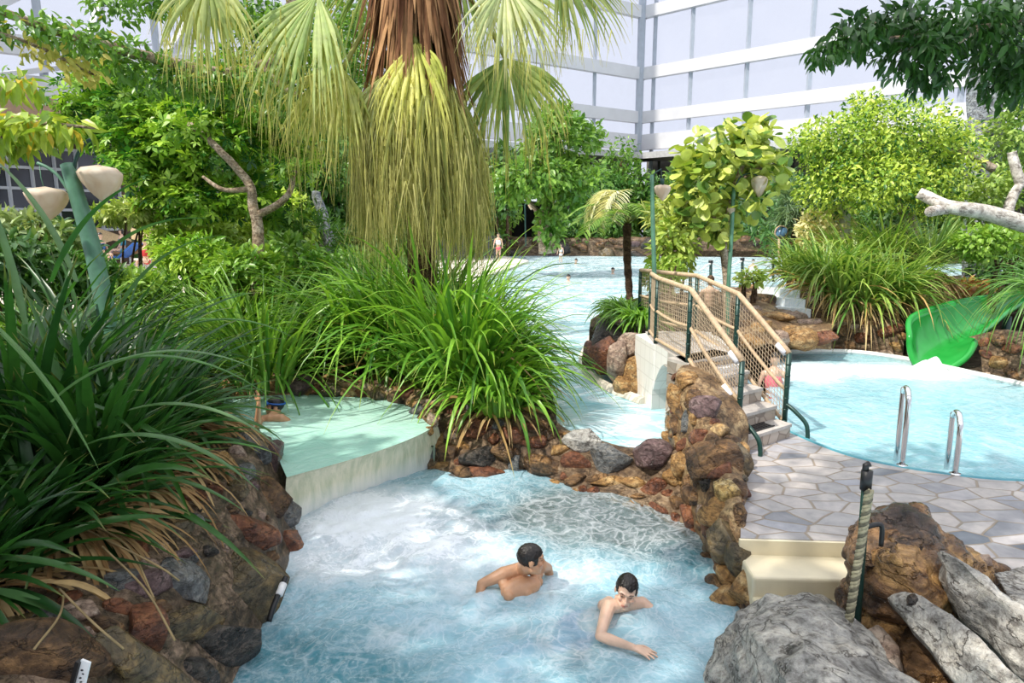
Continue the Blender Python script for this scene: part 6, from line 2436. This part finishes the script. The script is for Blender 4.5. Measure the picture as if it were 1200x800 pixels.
tree('maple_leaf_tree', 'tree with grey curved trunk behind the fabric lamp shades, yellow green below', 'tree', PD(185, 300, T) * A(1, 1, 0) + A(0, 0, .5), [
    ([PD(186, 310, T), PD(180, 258, T), PD(164, 230, T), PD(160, 208, T), PD(150, 196, T), PD(154, 184, T)], .14, .05), ([PD(182, 248, T), PD(200, 232, T)], .07, .05), ([PD(160, 207, T), PD(140, 206, T), PD(128, 200, T)], .07, .04)],
    [E(230, 268, T, 60, 26, 1), E(285, 258, T + 1, 60, 30, 1), E(175, 246, T + .6, 40, 12, .8), E(330, 262, T + 1, 40, 36, 1), E(225, 292, T, 40, 16, 1)], 4200, .27, (.24, .44, .05), (.6, .72, .16), tpl='palmate', asp=1.0, seed=5, upb=1.3)
T = 10
tree('fig_branch', 'long bough with small dark leaves crossing the sky at the top left', 'tree', PD(420, -80, T + 2), [
    ([PD(430, -60, T + 2), PD(340, 20, T + 1), PD(320, 70, T + .6), PD(260, 85, T), PD(150, 60, T - 1), PD(60, 35, T - 2), PD(-60, -10, T - 3)], .12, .04), ([PD(340, 20, T + 1), PD(346, -30, T + 1), PD(335, -60, T + 1)], .1, .08), ([PD(300, 72, T + .3), PD(345, 110, T + .5), PD(400, 105, T + .5)], .05, .03)],
    [E(20, 30, T - 2.5, 46, 16, .5), E(85, 45, T - 1.8, 50, 20, .5), E(140, 68, T - 1, 55, 22, .6), E(200, 90, T - .4, 55, 24, .6), E(270, 100, T, 60, 26, .7), E(140, 8, T, 40, 18, .6), E(200, 0, T, 50, 14, .6), E(330, 60, T + 1, 60, 40, .8), E(400, 70, T + 2.5, 60, 55, .9), E(300, 15, T + 1, 60, 26, .8), E(350, 120, T + 2, 60, 40, .8), E(430, 20, T + 3, 60, 40, .8)],
    8600, .12, (.04, .13, .02), (.2, .38, .06), bark='bark', seed=7, c3=(.4, .36, .06), f3=.03)
T = 6.5
tree('broad_leaf_branch', 'branch with long drooping yellow green leaves at the left edge', 'tree', PD(-80, 150, T), [([PD(-90, 130, T), PD(0, 140, T), PD(70, 146, T), PD(110, 150, T)], .03, .012)],
    [E(30, 145, T, 46, 20, .35), E(64, 148, T, 36, 13, .3), E(0, 160, T, 26, 22, .3), E(15, 95, T + .5, 30, 10, .3)], 330, .21, (.16, .33, .03), (.46, .52, .07), tpl='ovate', asp=.36, seed=9, droop=1.0, c3=(.6, .45, .05), f3=.1, gap=.2)
q = MB()
r = np.random.default_rng(91)
n = 130
s = r.uniform(0, 1, n)
Pn = PD(20, 45, 7.5)[None] * (1 - s)[:, None] + PD(112, 88, 8.5)[None] * s[:, None] + r.normal(size=(n, 3)) * .09
leaves(q, Pn, r.normal(size=(n, 3)) * .5 + A(.4, -.2, -.8), r.normal(size=(n, 3)) * .4 + A(0, -.6, .6), .13, .06, mixcol((.36, .38, .08), (.66, .58, .2), r.uniform(0, 1, n)), 'ovate')
o = thing('yellow_leaf_branch', 'twig with yellowing and dry brownish leaves below the bough at the top left', 'tree', PD(20, 45, 7.5))
obj('foliage', q, M['leaf_soft'], o)
q = MB()
tube(q, smooth_path([PD(-60, 30, 7.2), PD(20, 45, 7.5), PD(112, 88, 8.5)], 10), .02, 6)
obj('twig', q, M['bark'], o)

# shrubs at the left, behind the bank
def shrub(label, px, py, t, rx, rz, n, L, c1, c2, seed, tpl='ovate', asp=.45, zb=.5, group=None, name='shrub', **kw):
    c = PD(px, py, t)
    base = A(c[0], c[1], zb)
    root = thing(name, label, 'shrub', base, group)
    q = MB()
    crown(q, [E(px, py, t, rx, rz, rx * t / 800 * .8)] + kw.pop('more', []), n, L, c1, c2, tpl=tpl, asp=asp, seed=seed, **kw)
    obj('foliage', q, M['leaf'], root)
    q = MB()
    R_ = np.random.default_rng(seed)
    for k in range(5):
        e = c + A(R_.uniform(-.6, .6) * rx * t / 800, R_.uniform(-.3, .3), R_.uniform(-.2, .6) * rz * t / 800)
        tube(q, smooth_path([base + A(R_.uniform(-.1, .1), R_.uniform(-.1, .1), -.1), base * .5 + e * .5 + A(R_.uniform(-.2, .2), 0, .1), e], 8), np.linspace(.035, .012, 8), 6)
    obj('stems', q, M['bark_dark'], root)
    return root


shrub('pale variegated shrub at the left edge under the window grid', 25, 280, 11, 60, 30, 1300, .2, (.1, .2, .05), (.42, .5, .25), 11)
shrub('dark leafy shrub at the left edge between lamp and strap leaves', 0, 310, 9, 70, 40, 1200, .2, (.02, .08, .02), (.1, .22, .05), 12)
shrub('dark green shrub directly below the left fabric shade', 62, 290, 12, 50, 32, 1200, .17, (.015, .07, .03), (.07, .2, .07), 13)
shrub('light green bush right of the leaning lamp pole under the right shade', 150, 250, 13, 40, 11, 700, .18, (.22, .36, .06), (.5, .58, .2), 14)
shrub('green undergrowth at the foot of the bright forked tree', 270, 312, 13, 70, 24, 1500, .2, (.06, .18, .03), (.22, .4, .08), 15)
shrub('green grassy undergrowth left of the palm skirt', 365, 290, 14, 52, 40, 1500, .22, (.05, .17, .03), (.2, .38, .07), 16, asp=.2)
shrub('dense dark bush behind the palm on the left', 370, 215, 17, 52, 60, 2600, .24, (.03, .11, .02), (.14, .3, .05), 17)
shrub('mid green bush between the forked tree and the palm', 330, 300, 12, 46, 24, 900, .2, (.06, .2, .02), (.28, .44, .08), 18)
shrub('dense green bush behind the palm trunk, low down', 440, 292, 18, 60, 34, 1700, .26, (.03, .12, .02), (.16, .32, .06), 19)
for k, (px, py, t, rx, rz, n_, lab, ca, cb) in enumerate((
        (150, 334, 10.5, 60, 16, 1000, 'mid green leafy shrub right of the leaning pole, behind the strap leaves', (.08, .24, .03), (.34, .5, .09)), (228, 305, 11.5, 42, 32, 1500, 'bright green leafy shrub under the grey curved trunk', (.14, .34, .03), (.46, .62, .1)),
        (290, 325, 11, 50, 34, 1500, 'leafy shrub at the foot of the forked trunk', (.07, .22, .02), (.3, .48, .07)), (360, 330, 11.5, 46, 36, 1500, 'leafy shrub just left of the palm trunk', (.05, .18, .02), (.22, .42, .07)),
        (430, 322, 13, 50, 30, 1500, 'leafy shrub behind the palm trunk', (.06, .2, .02), (.26, .44, .07)), (90, 325, 10, 50, 30, 1300, 'dark leafy shrub at the foot of the leaning pole', (.03, .11, .02), (.14, .3, .06)))):
    shrub(lab, px, py, t, rx, rz, n_, .17, ca, cb, 610 + k, asp=.42)
tree('slender_tree', 'tree with a dark trunk behind the left edge of the palm skirt', 'tree', PD(384, 300, 16) * A(1, 1, 0) + A(0, 0, .5), [([PD(388, 320, 16), PD(386, 285, 16), PD(376, 245, 16), PD(372, 225, 16)], .16, .1)],
     [E(350, 160, 18, 70, 60, 1.2), E(410, 150, 19, 60, 60, 1.2)], 3400, .24, (.03, .11, .02), (.14, .3, .05), bark='bark_grey', seed=20)
# grassy plants between the left bank and the island
for k, (px, py, t, lab) in enumerate(((150, 345, 9.6, 'just right of the leaning lamp pole'), (185, 340, 10.4, 'second from the leaning lamp pole'), (225, 322, 11.5, 'under the right fabric shade, further back'), (120, 320, 11, 'behind the leaning lamp pole'), (60, 335, 9, 'left of the leaning lamp pole'), (20, 330, 9.5, 'at the left edge behind the strap leaves'), (270, 330, 11, 'behind the left bank plants'), (300, 360, 10, 'between the left bank and the central island'), (240, 345, 10, 'right of the leaning lamp pole'), (335, 345, 12, 'at the back left of the central island'), (200, 315, 12, 'below the grey curved trunk'), (310, 400, 9.3, 'right behind the swimmer with goggles'))):
    c = PD(px, py, t) * A(1, 1, 0) + A(0, 0, .55)
    plant('grass_plant', 'grassy green plant ' + lab, c, [('leaves', lambda q, c=c, k=k: clump(q, c, 230, 1.25 if k in (0, 1, 3) else 1.9, .05, 1.7, (.05, .17, .02), (.25, .44, .07), seed=230 + k, minup=.6, maxup=3.5, rad=.5, S=8))])

# ---- added out of view: tree whose crown shades the bank, whirlpool and terrace
tree('unseen_shade_tree', 'tall dark tree added out of view on the left to shade the scene', 'tree', A(-6.5, 1.2, .5), [([A(-6.8, 1.0, .4), A(-6.4, 1.2, 3), A(-5.6, 1.6, 5), A(-4.8, 1.8, 6.2)], .25, .1)],
     [(A(-4.9, 1.7, 5.6), A(1.8, 2.0, 1.0)), (A(-6.2, 3.0, 4.8), A(1.3, 1.6, .9)), (A(-3.4, .6, 6.4), A(1.7, 1.6, .9)), (A(-7, 1.0, 5.6), A(1.5, 1.5, 1)), (A(-5.3, 3.9, 5.4), A(1.5, 1.3, .8)), (A(-1.2, 2.6, 5.9), A(1.5, 1.3, .5)), (A(.4, 3.7, 6.1), A(1.6, 1.2, .5))], 7600, .28, (.02, .08, .015), (.1, .24, .04), bark='bark_dark', seed=22, gap=.3)

# ---- centre background trees
T = 30
tree('leafy_tree', 'leafy green tree just right of the palm skirt, in front of the dark hut', 'tree', PD(640, 290, T) * A(1, 1, 0) + A(0, 0, .6), [([PD(642, 296, T), PD(640, 260, T), PD(648, 220, T), PD(655, 180, T)], .42, .15), ([PD(640, 262, T), PD(615, 228, T)], .14, .07)],
     [E(650, 165, T, 42, 36, 1.6), E(628, 205, T - 1, 50, 26, 1.6), E(668, 215, T, 46, 34, 1.6), E(655, 145, T + 1, 26, 26, 1), E(690, 160, T + 1, 20, 16, 1), E(600, 222, T, 30, 20, 1), E(645, 262, T - .5, 18, 30, .8)], 5200, .36, (.05, .16, .02), (.24, .4, .07), seed=24, gapf=1.6)
T = 46
tree('leafy_tree', 'dark thin tree against the pale light at the right edge of the palm skirt', 'tree', PD(585, 292, T) * A(1, 1, 0) + A(0, 0, .6), [([PD(583, 300, T), PD(582, 250, T), PD(580, 200, T)], .15, .08), ([PD(595, 300, T), PD(594, 240, T), PD(592, 190, T)], .12, .06)],
     [E(578, 250, T, 26, 34, 1.6), E(588, 200, T, 26, 30, 1.6), E(560, 275, T, 26, 18, 1.6)], 1500, .5, (.03, .09, .02), (.12, .25, .06), seed=25, bark='bark_dark')

# trees along the far bank: three kinds, copied
def far_proto(seed, h, wdt, c1, c2, n, L, label):
    root = thing('bank_tree', label, 'tree', (0, 0, .6))
    q = MB()
    tube(q, [A(0, 0, .5), A(.1, 0, h * .5), A(0, 0, h * .85)], [.3, .22, .1], 8)
    obj('trunk', q, M['bark_dark'], root)
    r = np.random.default_rng(seed)
    ells = [(A(r.uniform(-.5, .5) * wdt, r.uniform(-.3, .3) * wdt, h * r.uniform(.3, .85)), A(wdt * r.uniform(.4, .65), wdt * .5, h * r.uniform(.14, .24))) for _ in range(9)]
    ells.append((A(0, 0, h * .25), A(wdt * .8, wdt * .6, h * .25)))
    q = MB()
    crown(q, ells, n, L, c1, c2, seed=seed, gapf=2.0)
    obj('foliage', q, M['leaf'], root)
    return root


protos = [far_proto(301, 8.5, 3.2, (.05, .16, .02), (.24, .4, .07), 3600, .42, 'a'), far_proto(302, 7.2, 3.4, (.025, .10, .02), (.12, .26, .05), 3600, .42, 'b'), far_proto(303, 8.0, 2.8, (.1, .24, .03), (.36, .5, .1), 3200, .42, 'c')]
kinds = ['mid green tree on the far bank', 'dark green tree on the far bank', 'yellow green tree on the far bank']
# x, y, kind, scale, where
far = [(-22, 31, 0, 1.1, 'behind the lamp shades'), (-17, 34, 1, 1.2, 'behind the bright forked tree'), (-13, 37, 2, 1.1, 'left of the palm skirt'), (-9.5, 40, 0, 1.2, 'hidden mostly behind the palm skirt'),
       (-5.5, 43, 1, 1.1, 'behind the palm skirt'), (-1.5, 48, 2, .85, 'left of the dark hut'), (5.6, 51, 1, .95, 'right of the dark hut'), (8.2, 53, 0, 1.0, 'above the small palm crown on the left'), (10.6, 52, 1, .85, 'straight behind the small palm'), (13.5, 54, 2, .95, 'right of the small palm'),
       (16.5, 52, 1, .9, 'behind the large-leaved tree on the left'), (20, 49, 1, .85, 'behind the large-leaved tree'), (23.5, 45, 0, .9, 'right of the large-leaved tree'), (27, 41, 1, .95, 'behind the pale bush'), (30, 37, 0, .95, 'behind the silver branch')]
used = set()
for x, y, k, s, wh in far:
    o = protos[k] if k not in used else copy_tree(protos[k])
    used.add(k)
    o.location = (x, y, .6)
    o.scale = (s, s, s)
    o.rotation_euler = (0, 0, x * 1.7)
    o['label'] = kinds[k] + ', ' + wh
    o['group'] = 'trees along the far bank'

# undergrowth along the far bank
for k, (x, y, s) in enumerate(((3.5, 50, 1), (7, 50, .9), (12, 50, 1.1), (15, 49.5, 1), (19, 48.2, 1.1), (22.5, 45.5, 1), (26.5, 41.5, 1.2), (30, 38, 1.2))):
    c = A(x, y, .7)
    root = thing('bank_shrub', 'low dark shrub growing along the far lagoon shore, above the stone wall', 'shrub', c, 'shrubs along the far shore')
    q = MB()
    crown(q, [(c + A(0, 0, 1.0), A(2.0, 1.0, 1.0) * s)], 900, .5, (.03, .10, .02), (.16, .3, .06), seed=330 + k, asp=.3)
    obj('foliage', q, M['leaf'], root)

# ---- small palm with brown trunk behind the bridge island
T = 13.5
sp_ = thing('small_palm', 'small palm with reddish brown trunk and pale feathery fronds on the bridge island', 'palm', PD(737, 345, T))
q = MB()
tp = smooth_path([PD(739, 372, T), PD(737, 335, T), PD(735, 300, T), PD(735, 262, T)], 20)
tube(q, tp, np.linspace(.065, .085, 20) * (1 + .12 * np.sin(np.arange(20) * 2.2)), 10)
obj('trunk', q, M['bark_dark'], sp_)


def feather(root, a, d, L, droop, n, ll, c1, c2, seed, lw=.03):
    r = np.random.default_rng(seed)
    pts = [np.asarray(a, float)]
    d = nrm(d)
    S = 16
    Ds = []
    for i in range(S):
        pts.append(pts[-1] + d * L / S)
        Ds.append(d)
        d = nrm(d + A(0, 0, -1) * droop * L / S)
    Ds.append(d)
    pts, Ds = np.array(pts), np.array(Ds)
    q = MB()
    tube(q, pts, np.linspace(.02, .006, len(pts)), 5, (.3, .34, .12))
    s = r.uniform(.12, 1, n) * S
    i = np.minimum(s.astype(int), S - 1)
    f = (s - i)[:, None]
    p = pts[i] * (1 - f) + pts[i + 1] * f
    dd = Ds[i]
    sd = nrm(np.cross(dd, A(0, 0, 1))) * np.where(r.uniform(size=n) < .5, -1, 1)[:, None]
    strips(q, p, dd * .7 + sd + A(0, 0, .15), ll * (1 - .6 * np.abs(s / S - .45)) * r.uniform(.85, 1.1, n), lw, 1.6, S=4, col=mixcol(c1, c2, r.uniform(0, 1, n)), fold=.2)
    return obj('frond', q, M['leaf_soft'], root)


top_ = PD(735, 262, T)
for k in range(11):
    an = k * 2 * np.pi / 11 + .3
    feather(sp_, top_, A(math.cos(an), math.sin(an), .75 + .3 * (k % 3)), 1.25, 1.5, 110, .42, (.1, .24, .04), (.3, .45, .12), 400 + k)
for k, d in enumerate((A(-.75, -.5, .75), A(-.5, -.8, .9), A(-.95, -.1, .8))):
    feather(sp_, PD(730, 232, T), d, 1.0, 3.2, 150, .55, (.5, .52, .36), (.8, .8, .66), 420 + k, .028)
# planting on the bridge island
for k, (px, py, t, s, lab) in enumerate(((738, 372, 11.2, .72, 'strap-leaf plant on top of the boulder outcrop, left of the lamp pole'), (752, 378, 10.6, .6, 'small strap-leaf plant beside the thin lamp pole'), (726, 366, 12, .65, 'strap-leaf plant at the back of the boulder outcrop'))):
    c = PD(px, py, t)
    plant('strap_leaf_plant', 'green ' + lab, c, [('leaves', lambda q, c=c, k=k, s=s: clump(q, c, 190, .85 * s, .045, 2.4, C1, C2, seed=430 + k, minup=.3, maxup=2.4, rad=.2, S=7))])
shrub('light green leafy shrub by the thin lamp pole on the bridge island', 790, 292, 11.5, 26, 38, 650, .16, (.2, .34, .04), (.5, .56, .14), 27, zb=.95, asp=.5, gap=.3)
shrub('small green shrub low at the lamp pole behind the left railing', 778, 322, 11, 24, 20, 420, .13, (.14, .3, .03), (.4, .52, .1), 28, zb=.95)
tree('red_stem_tree', 'thin reddish stem with ferny leaves right of the thin lamp pole', 'tree', PD(786, 330, 12) * A(1, 1, 0) + A(0, 0, .95), [([PD(785, 345, 12), PD(786, 300, 12), PD(783, 262, 12)], .07, .05)], [E(785, 250, 12, 30, 22, .5)], 300, .2, (.22, .34, .06), (.5, .55, .18), bark='bark', seed=29, asp=.22)

# ---- large-leaved tree at the bridge
T = 11.5
tree('large_leaf_tree', 'tree with big round yellow green leaves behind the bridge stairs', 'tree', PD(852, 340, T) * A(1, 1, 0) + A(0, 0, .9), [
    ([PD(851, 400, T), PD(852, 335, T), PD(847, 285, T), PD(850, 270, T), PD(862, 215, T), PD(872, 190, T)], .07, .04), ([PD(849, 275, T), PD(832, 245, T), PD(825, 215, T)], .04, .025), ([PD(866, 212, T), PD(892, 195, T)], .035, .02)],
    [E(850, 180, T, 56, 34, .65), E(815, 225, T, 30, 34, .55), E(878, 165, T, 30, 26, .5), E(900, 200, T, 22, 26, .45), E(842, 265, T, 30, 20, .4), E(870, 235, T, 30, 20, .4), E(800, 255, T, 18, 18, .3)], 1000, .21, (.24, .36, .05), (.64, .68, .2), tpl='round', asp=.8, seed=31, gap=.2, c3=(.1, .2, .04), f3=.22, lm='leaf', bark='bark')

# ---- right side trees
T = 15
tree('small_leaf_tree', 'dense light green small-leaved tree on the right, in front of the white glazing', 'tree', PD(1060, 300, T) * A(1, 1, 0) + A(0, 0, 1), [
    ([PD(1075, 330, T + 1), PD(1070, 270, T + 1), PD(1040, 220, T), PD(1010, 180, T)], .2, .07), ([PD(1100, 175, T), PD(1130, 178, T), PD(1165, 198, T)], .06, .09)],
    [E(1000, 170, T, 66, 40, 1.1), E(1060, 155, T, 66, 42, 1.1), E(960, 165, T, 34, 28, .8), E(1095, 190, T, 46, 50, 1), E(1030, 215, T - .6, 62, 34, 1), E(975, 215, T, 42, 40, 1), E(1085, 235, T, 40, 24, .8), E(1015, 125, T + .3, 26, 18, .6), E(1130, 165, T + .5, 22, 24, .7)],
    15000, .115, (.17, .34, .04), (.62, .72, .13), seed=33, gapf=1.9, asp=.5, c3=(.04, .13, .02), f3=.22)
T = 12
tree('silver_branch', 'thick smooth silver grey bough reaching in from the right edge', 'branch', PD(1200, 262, T), [([PD(1300, 290, T), PD(1200, 262, T), PD(1150, 248, T), PD(1112, 242, T), PD(1076, 226, T + .3)], .17, .10), ([PD(1120, 243, T), PD(1100, 246, T), PD(1090, 248, T - .2)], .1, .09)], [], 0, .1, G1, G2, bark='bark_white')
T = 16
tree('grey_stub_tree', 'leaning tree with pale cut stubs behind the silver bough', 'tree', PD(1175, 300, T) * A(1, 1, 0) + A(0, 0, 1), [([PD(1170, 310, T), PD(1180, 250, T), PD(1190, 225, T), PD(1196, 215, T)], .14, .09), ([PD(1196, 215, T), PD(1188, 190, T), PD(1185, 178, T)], .12, .1)],
     [E(1170, 225, T + 1, 50, 30, 1), E(1190, 160, T + 2, 30, 40, 1), E(1140, 240, T + 1, 50, 26, 1)], 2600, .17, (.1, .22, .04), (.34, .46, .1), bark='bark_white', seed=35)
T = 19
tree('mossy_giant_trunk', 'thick bluish grey mossy tree trunk standing behind the dark overhanging branch', 'tree', PD(1150, 300, T) * A(1, 1, 0) + A(0, 0, 1), [([PD(1150, 390, T), PD(1150, 240, T), PD(1153, 120, T), PD(1160, 40, T), PD(1165, -60, T)], .5, .36)],
     [E(1185, 130, T, 26, 50, 1), E(1175, 60, T, 30, 40, 1)], 1200, .22, (.06, .18, .03), (.22, .38, .08), bark='bark_grey', seed=36)
# overhanging dark branch at the top right, close
T = 4.6
tree('overhanging_branch', 'near overhanging fig branch with dark pointed leaves at the top right', 'branch', PD(1300, 0, T), [
    ([A(4.6, 4.3, .4), A(4.7, 4.3, 2.2), A(4.5, 4.4, 3.6), PD(1320, -10, T)], .09, .04), ([PD(1320, -10, T), PD(1200, 26, T), PD(1160, 30, T), PD(1110, 38, T), PD(1040, 45, T - .1)], .025, .010), ([PD(1150, 32, T), PD(1125, 50, T - .2)], .012, .007), ([PD(1110, 38, T), PD(1050, 60, T + .1), PD(985, 42, T + .1)], .010, .005), ([PD(1060, 42, T), PD(1010, 20, T)], .008, .004)],
    [E(1000, 42, T, 34, 24, .25), E(1075, 60, T, 42, 34, .3), E(1120, 30, T, 50, 26, .35), E(1180, 60, T, 40, 40, .35), E(1050, 25, T, 36, 20, .3), E(1180, 10, T, 40, 20, .4), E(1090, 90, T, 26, 16, .2), E(970, 60, T, 20, 14, .2), E(1190, 95, T, 24, 26, .3)],
    2300, .092, (.012, .05, .012), (.06, .16, .03), seed=38, droop=.9, gap=.15, upb=.6, asp=.42)

# rear hedges right
shrub('tall dark green hedge behind the lagoon on the right of the large-leaved tree', 925, 250, 24, 60, 44, 2600, .36, (.03, .10, .03), (.12, .26, .08), 41, zb=.9, asp=.25)
shrub('dark shrub behind the small-leaved tree trunk', 1040, 265, 18, 70, 34, 2400, .22, (.03, .1, .02), (.14, .28, .06), 42, zb=1)
shrub('green bush below the silver bough at the right edge', 1165, 285, 13, 50, 22, 1500, .13, (.12, .28, .03), (.34, .5, .09), 43, zb=1, asp=.6)
shrub('dark bush at the right edge above the slide', 1190, 315, 14.5, 50, 26, 1200, .16, (.02, .08, .02), (.1, .22, .05), 44, zb=1)
shrub('feathery pale yellow flowering bush left of the right strap plants', 968, 272, 15.5, 34, 30, 1100, .16, (.5, .48, .2), (.78, .74, .48), 45, zb=.9, asp=.5, gap=.25)
shrub('grey green papyrus tuft behind the pale bush', 930, 245, 17, 20, 30, 700, .3, (.1, .2, .1), (.28, .4, .24), 46, zb=.9, asp=.08)
q = MB()
tube(q, [PD(988, 330, 15.2), PD(990, 240, 15.2)], .12, 10)
obj('concrete_post', q, m_simple('pale concrete post', (.5, .5, .46), .7), None, True, 'pale vertical post standing between the pale bush and the right strap plants', 'post')

rg = [(935, 316, 14.5, .8, 'left end, above the ledge by the lagoon'), (965, 322, 13.5, .9, 'behind the ledge, second from the left'), (985, 340, 13.3, 1.1, 'in the middle, drooping to the wall'), (1015, 352, 13.2, 1.25, 'drooping furthest down to the pool edge'), (1045, 345, 13.4, 1.15, 'right end, left of the dry-skirted yucca'), (1000, 310, 14.5, 1.1, 'tall one at the back'), (1040, 308, 14.5, 1.2, 'tall one at the back right')]
for k, (px, py, t, s, lab) in enumerate(rg):
    c = PD(px, py + 12, t)
    plant('strap_leaf_plant', 'green strap-leaf plant on the right bank, ' + lab, c, [
        ('leaves', lambda q, c=c, k=k, s=s: clump(q, c, 210, 1.45 * s, .05, 2.0, (.06, .18, .025), (.34, .48, .1), seed=460 + k, minup=.5, maxup=4.0, rad=.3, bias=(0, -.15, 0), S=8, tip=(.4, .36, .1), tipf=.15, dry=.06)),
        ('dry_leaves', lambda q, c=c, k=k, s=s: clump(q, c, 60, .9 * s, .03, 2.6, (.3, .2, .09), (.6, .46, .26), seed=480 + k, minup=-.3, maxup=.5, rad=.3, bias=(0, -.4, 0), S=7))], 'strap-leaf plants on the right bank')
c = PD(1090, 310, 14)
plant('yucca', 'spiky yucca with a skirt of dry brown leaves above the slide', c, [
    ('leaves', lambda q: clump(q, c, 260, 1.2, .04, .5, (.08, .2, .06), (.26, .38, .12), seed=501, minup=.1, maxup=2.5, rad=.1, S=6)),
    ('dry_leaves', lambda q: clump(q, c - A(0, 0, .1), 220, 1.3, .04, 1.6, (.22, .13, .07), (.5, .37, .22), seed=502, minup=-1.6, maxup=-.3, rad=.15, S=6))])
q = MB()
tube(q, [c - A(0, 0, 1.6), c], .14, 10)
c2_ = PD(1058, 350, 13)
plant('lily_plant', 'small bright yellow green lily plant left of the slide mouth', c2_, [('leaves', lambda q: clump(q, c2_, 90, .6, .04, 1.6, (.25, .42, .05), (.5, .6, .12), seed=503, minup=.3, maxup=2, rad=.15))])
c3_ = PD(1230, 345, 9.5)
plant('grass_plant', 'grassy plant with thin blades hanging over the green slide at the right edge', c3_, [('leaves', lambda q: clump(q, c3_, 170, 1.25, .026, 2.6, (.04, .14, .02), (.16, .32, .06), seed=504, minup=.1, maxup=1.6, rad=.2, bias=(-.5, -.2, 0), S=9))])
shrub('orange brown dry plant above the slide trough', 1145, 338, 14.5, 26, 9, 300, .18, (.3, .13, .04), (.55, .28, .1), 47, zb=1, asp=.5, gap=.2)
for k, (px, py, s) in enumerate(((1160, 400, .5), (1180, 405, .5), (1120, 395, .4))):
    pass
shrub('small bushy plant with yellow green leaves at the golden ledge', 880, 325, 13, 18, 10, 240, .12, (.25, .4, .06), (.5, .6, .15), 48, zb=1)
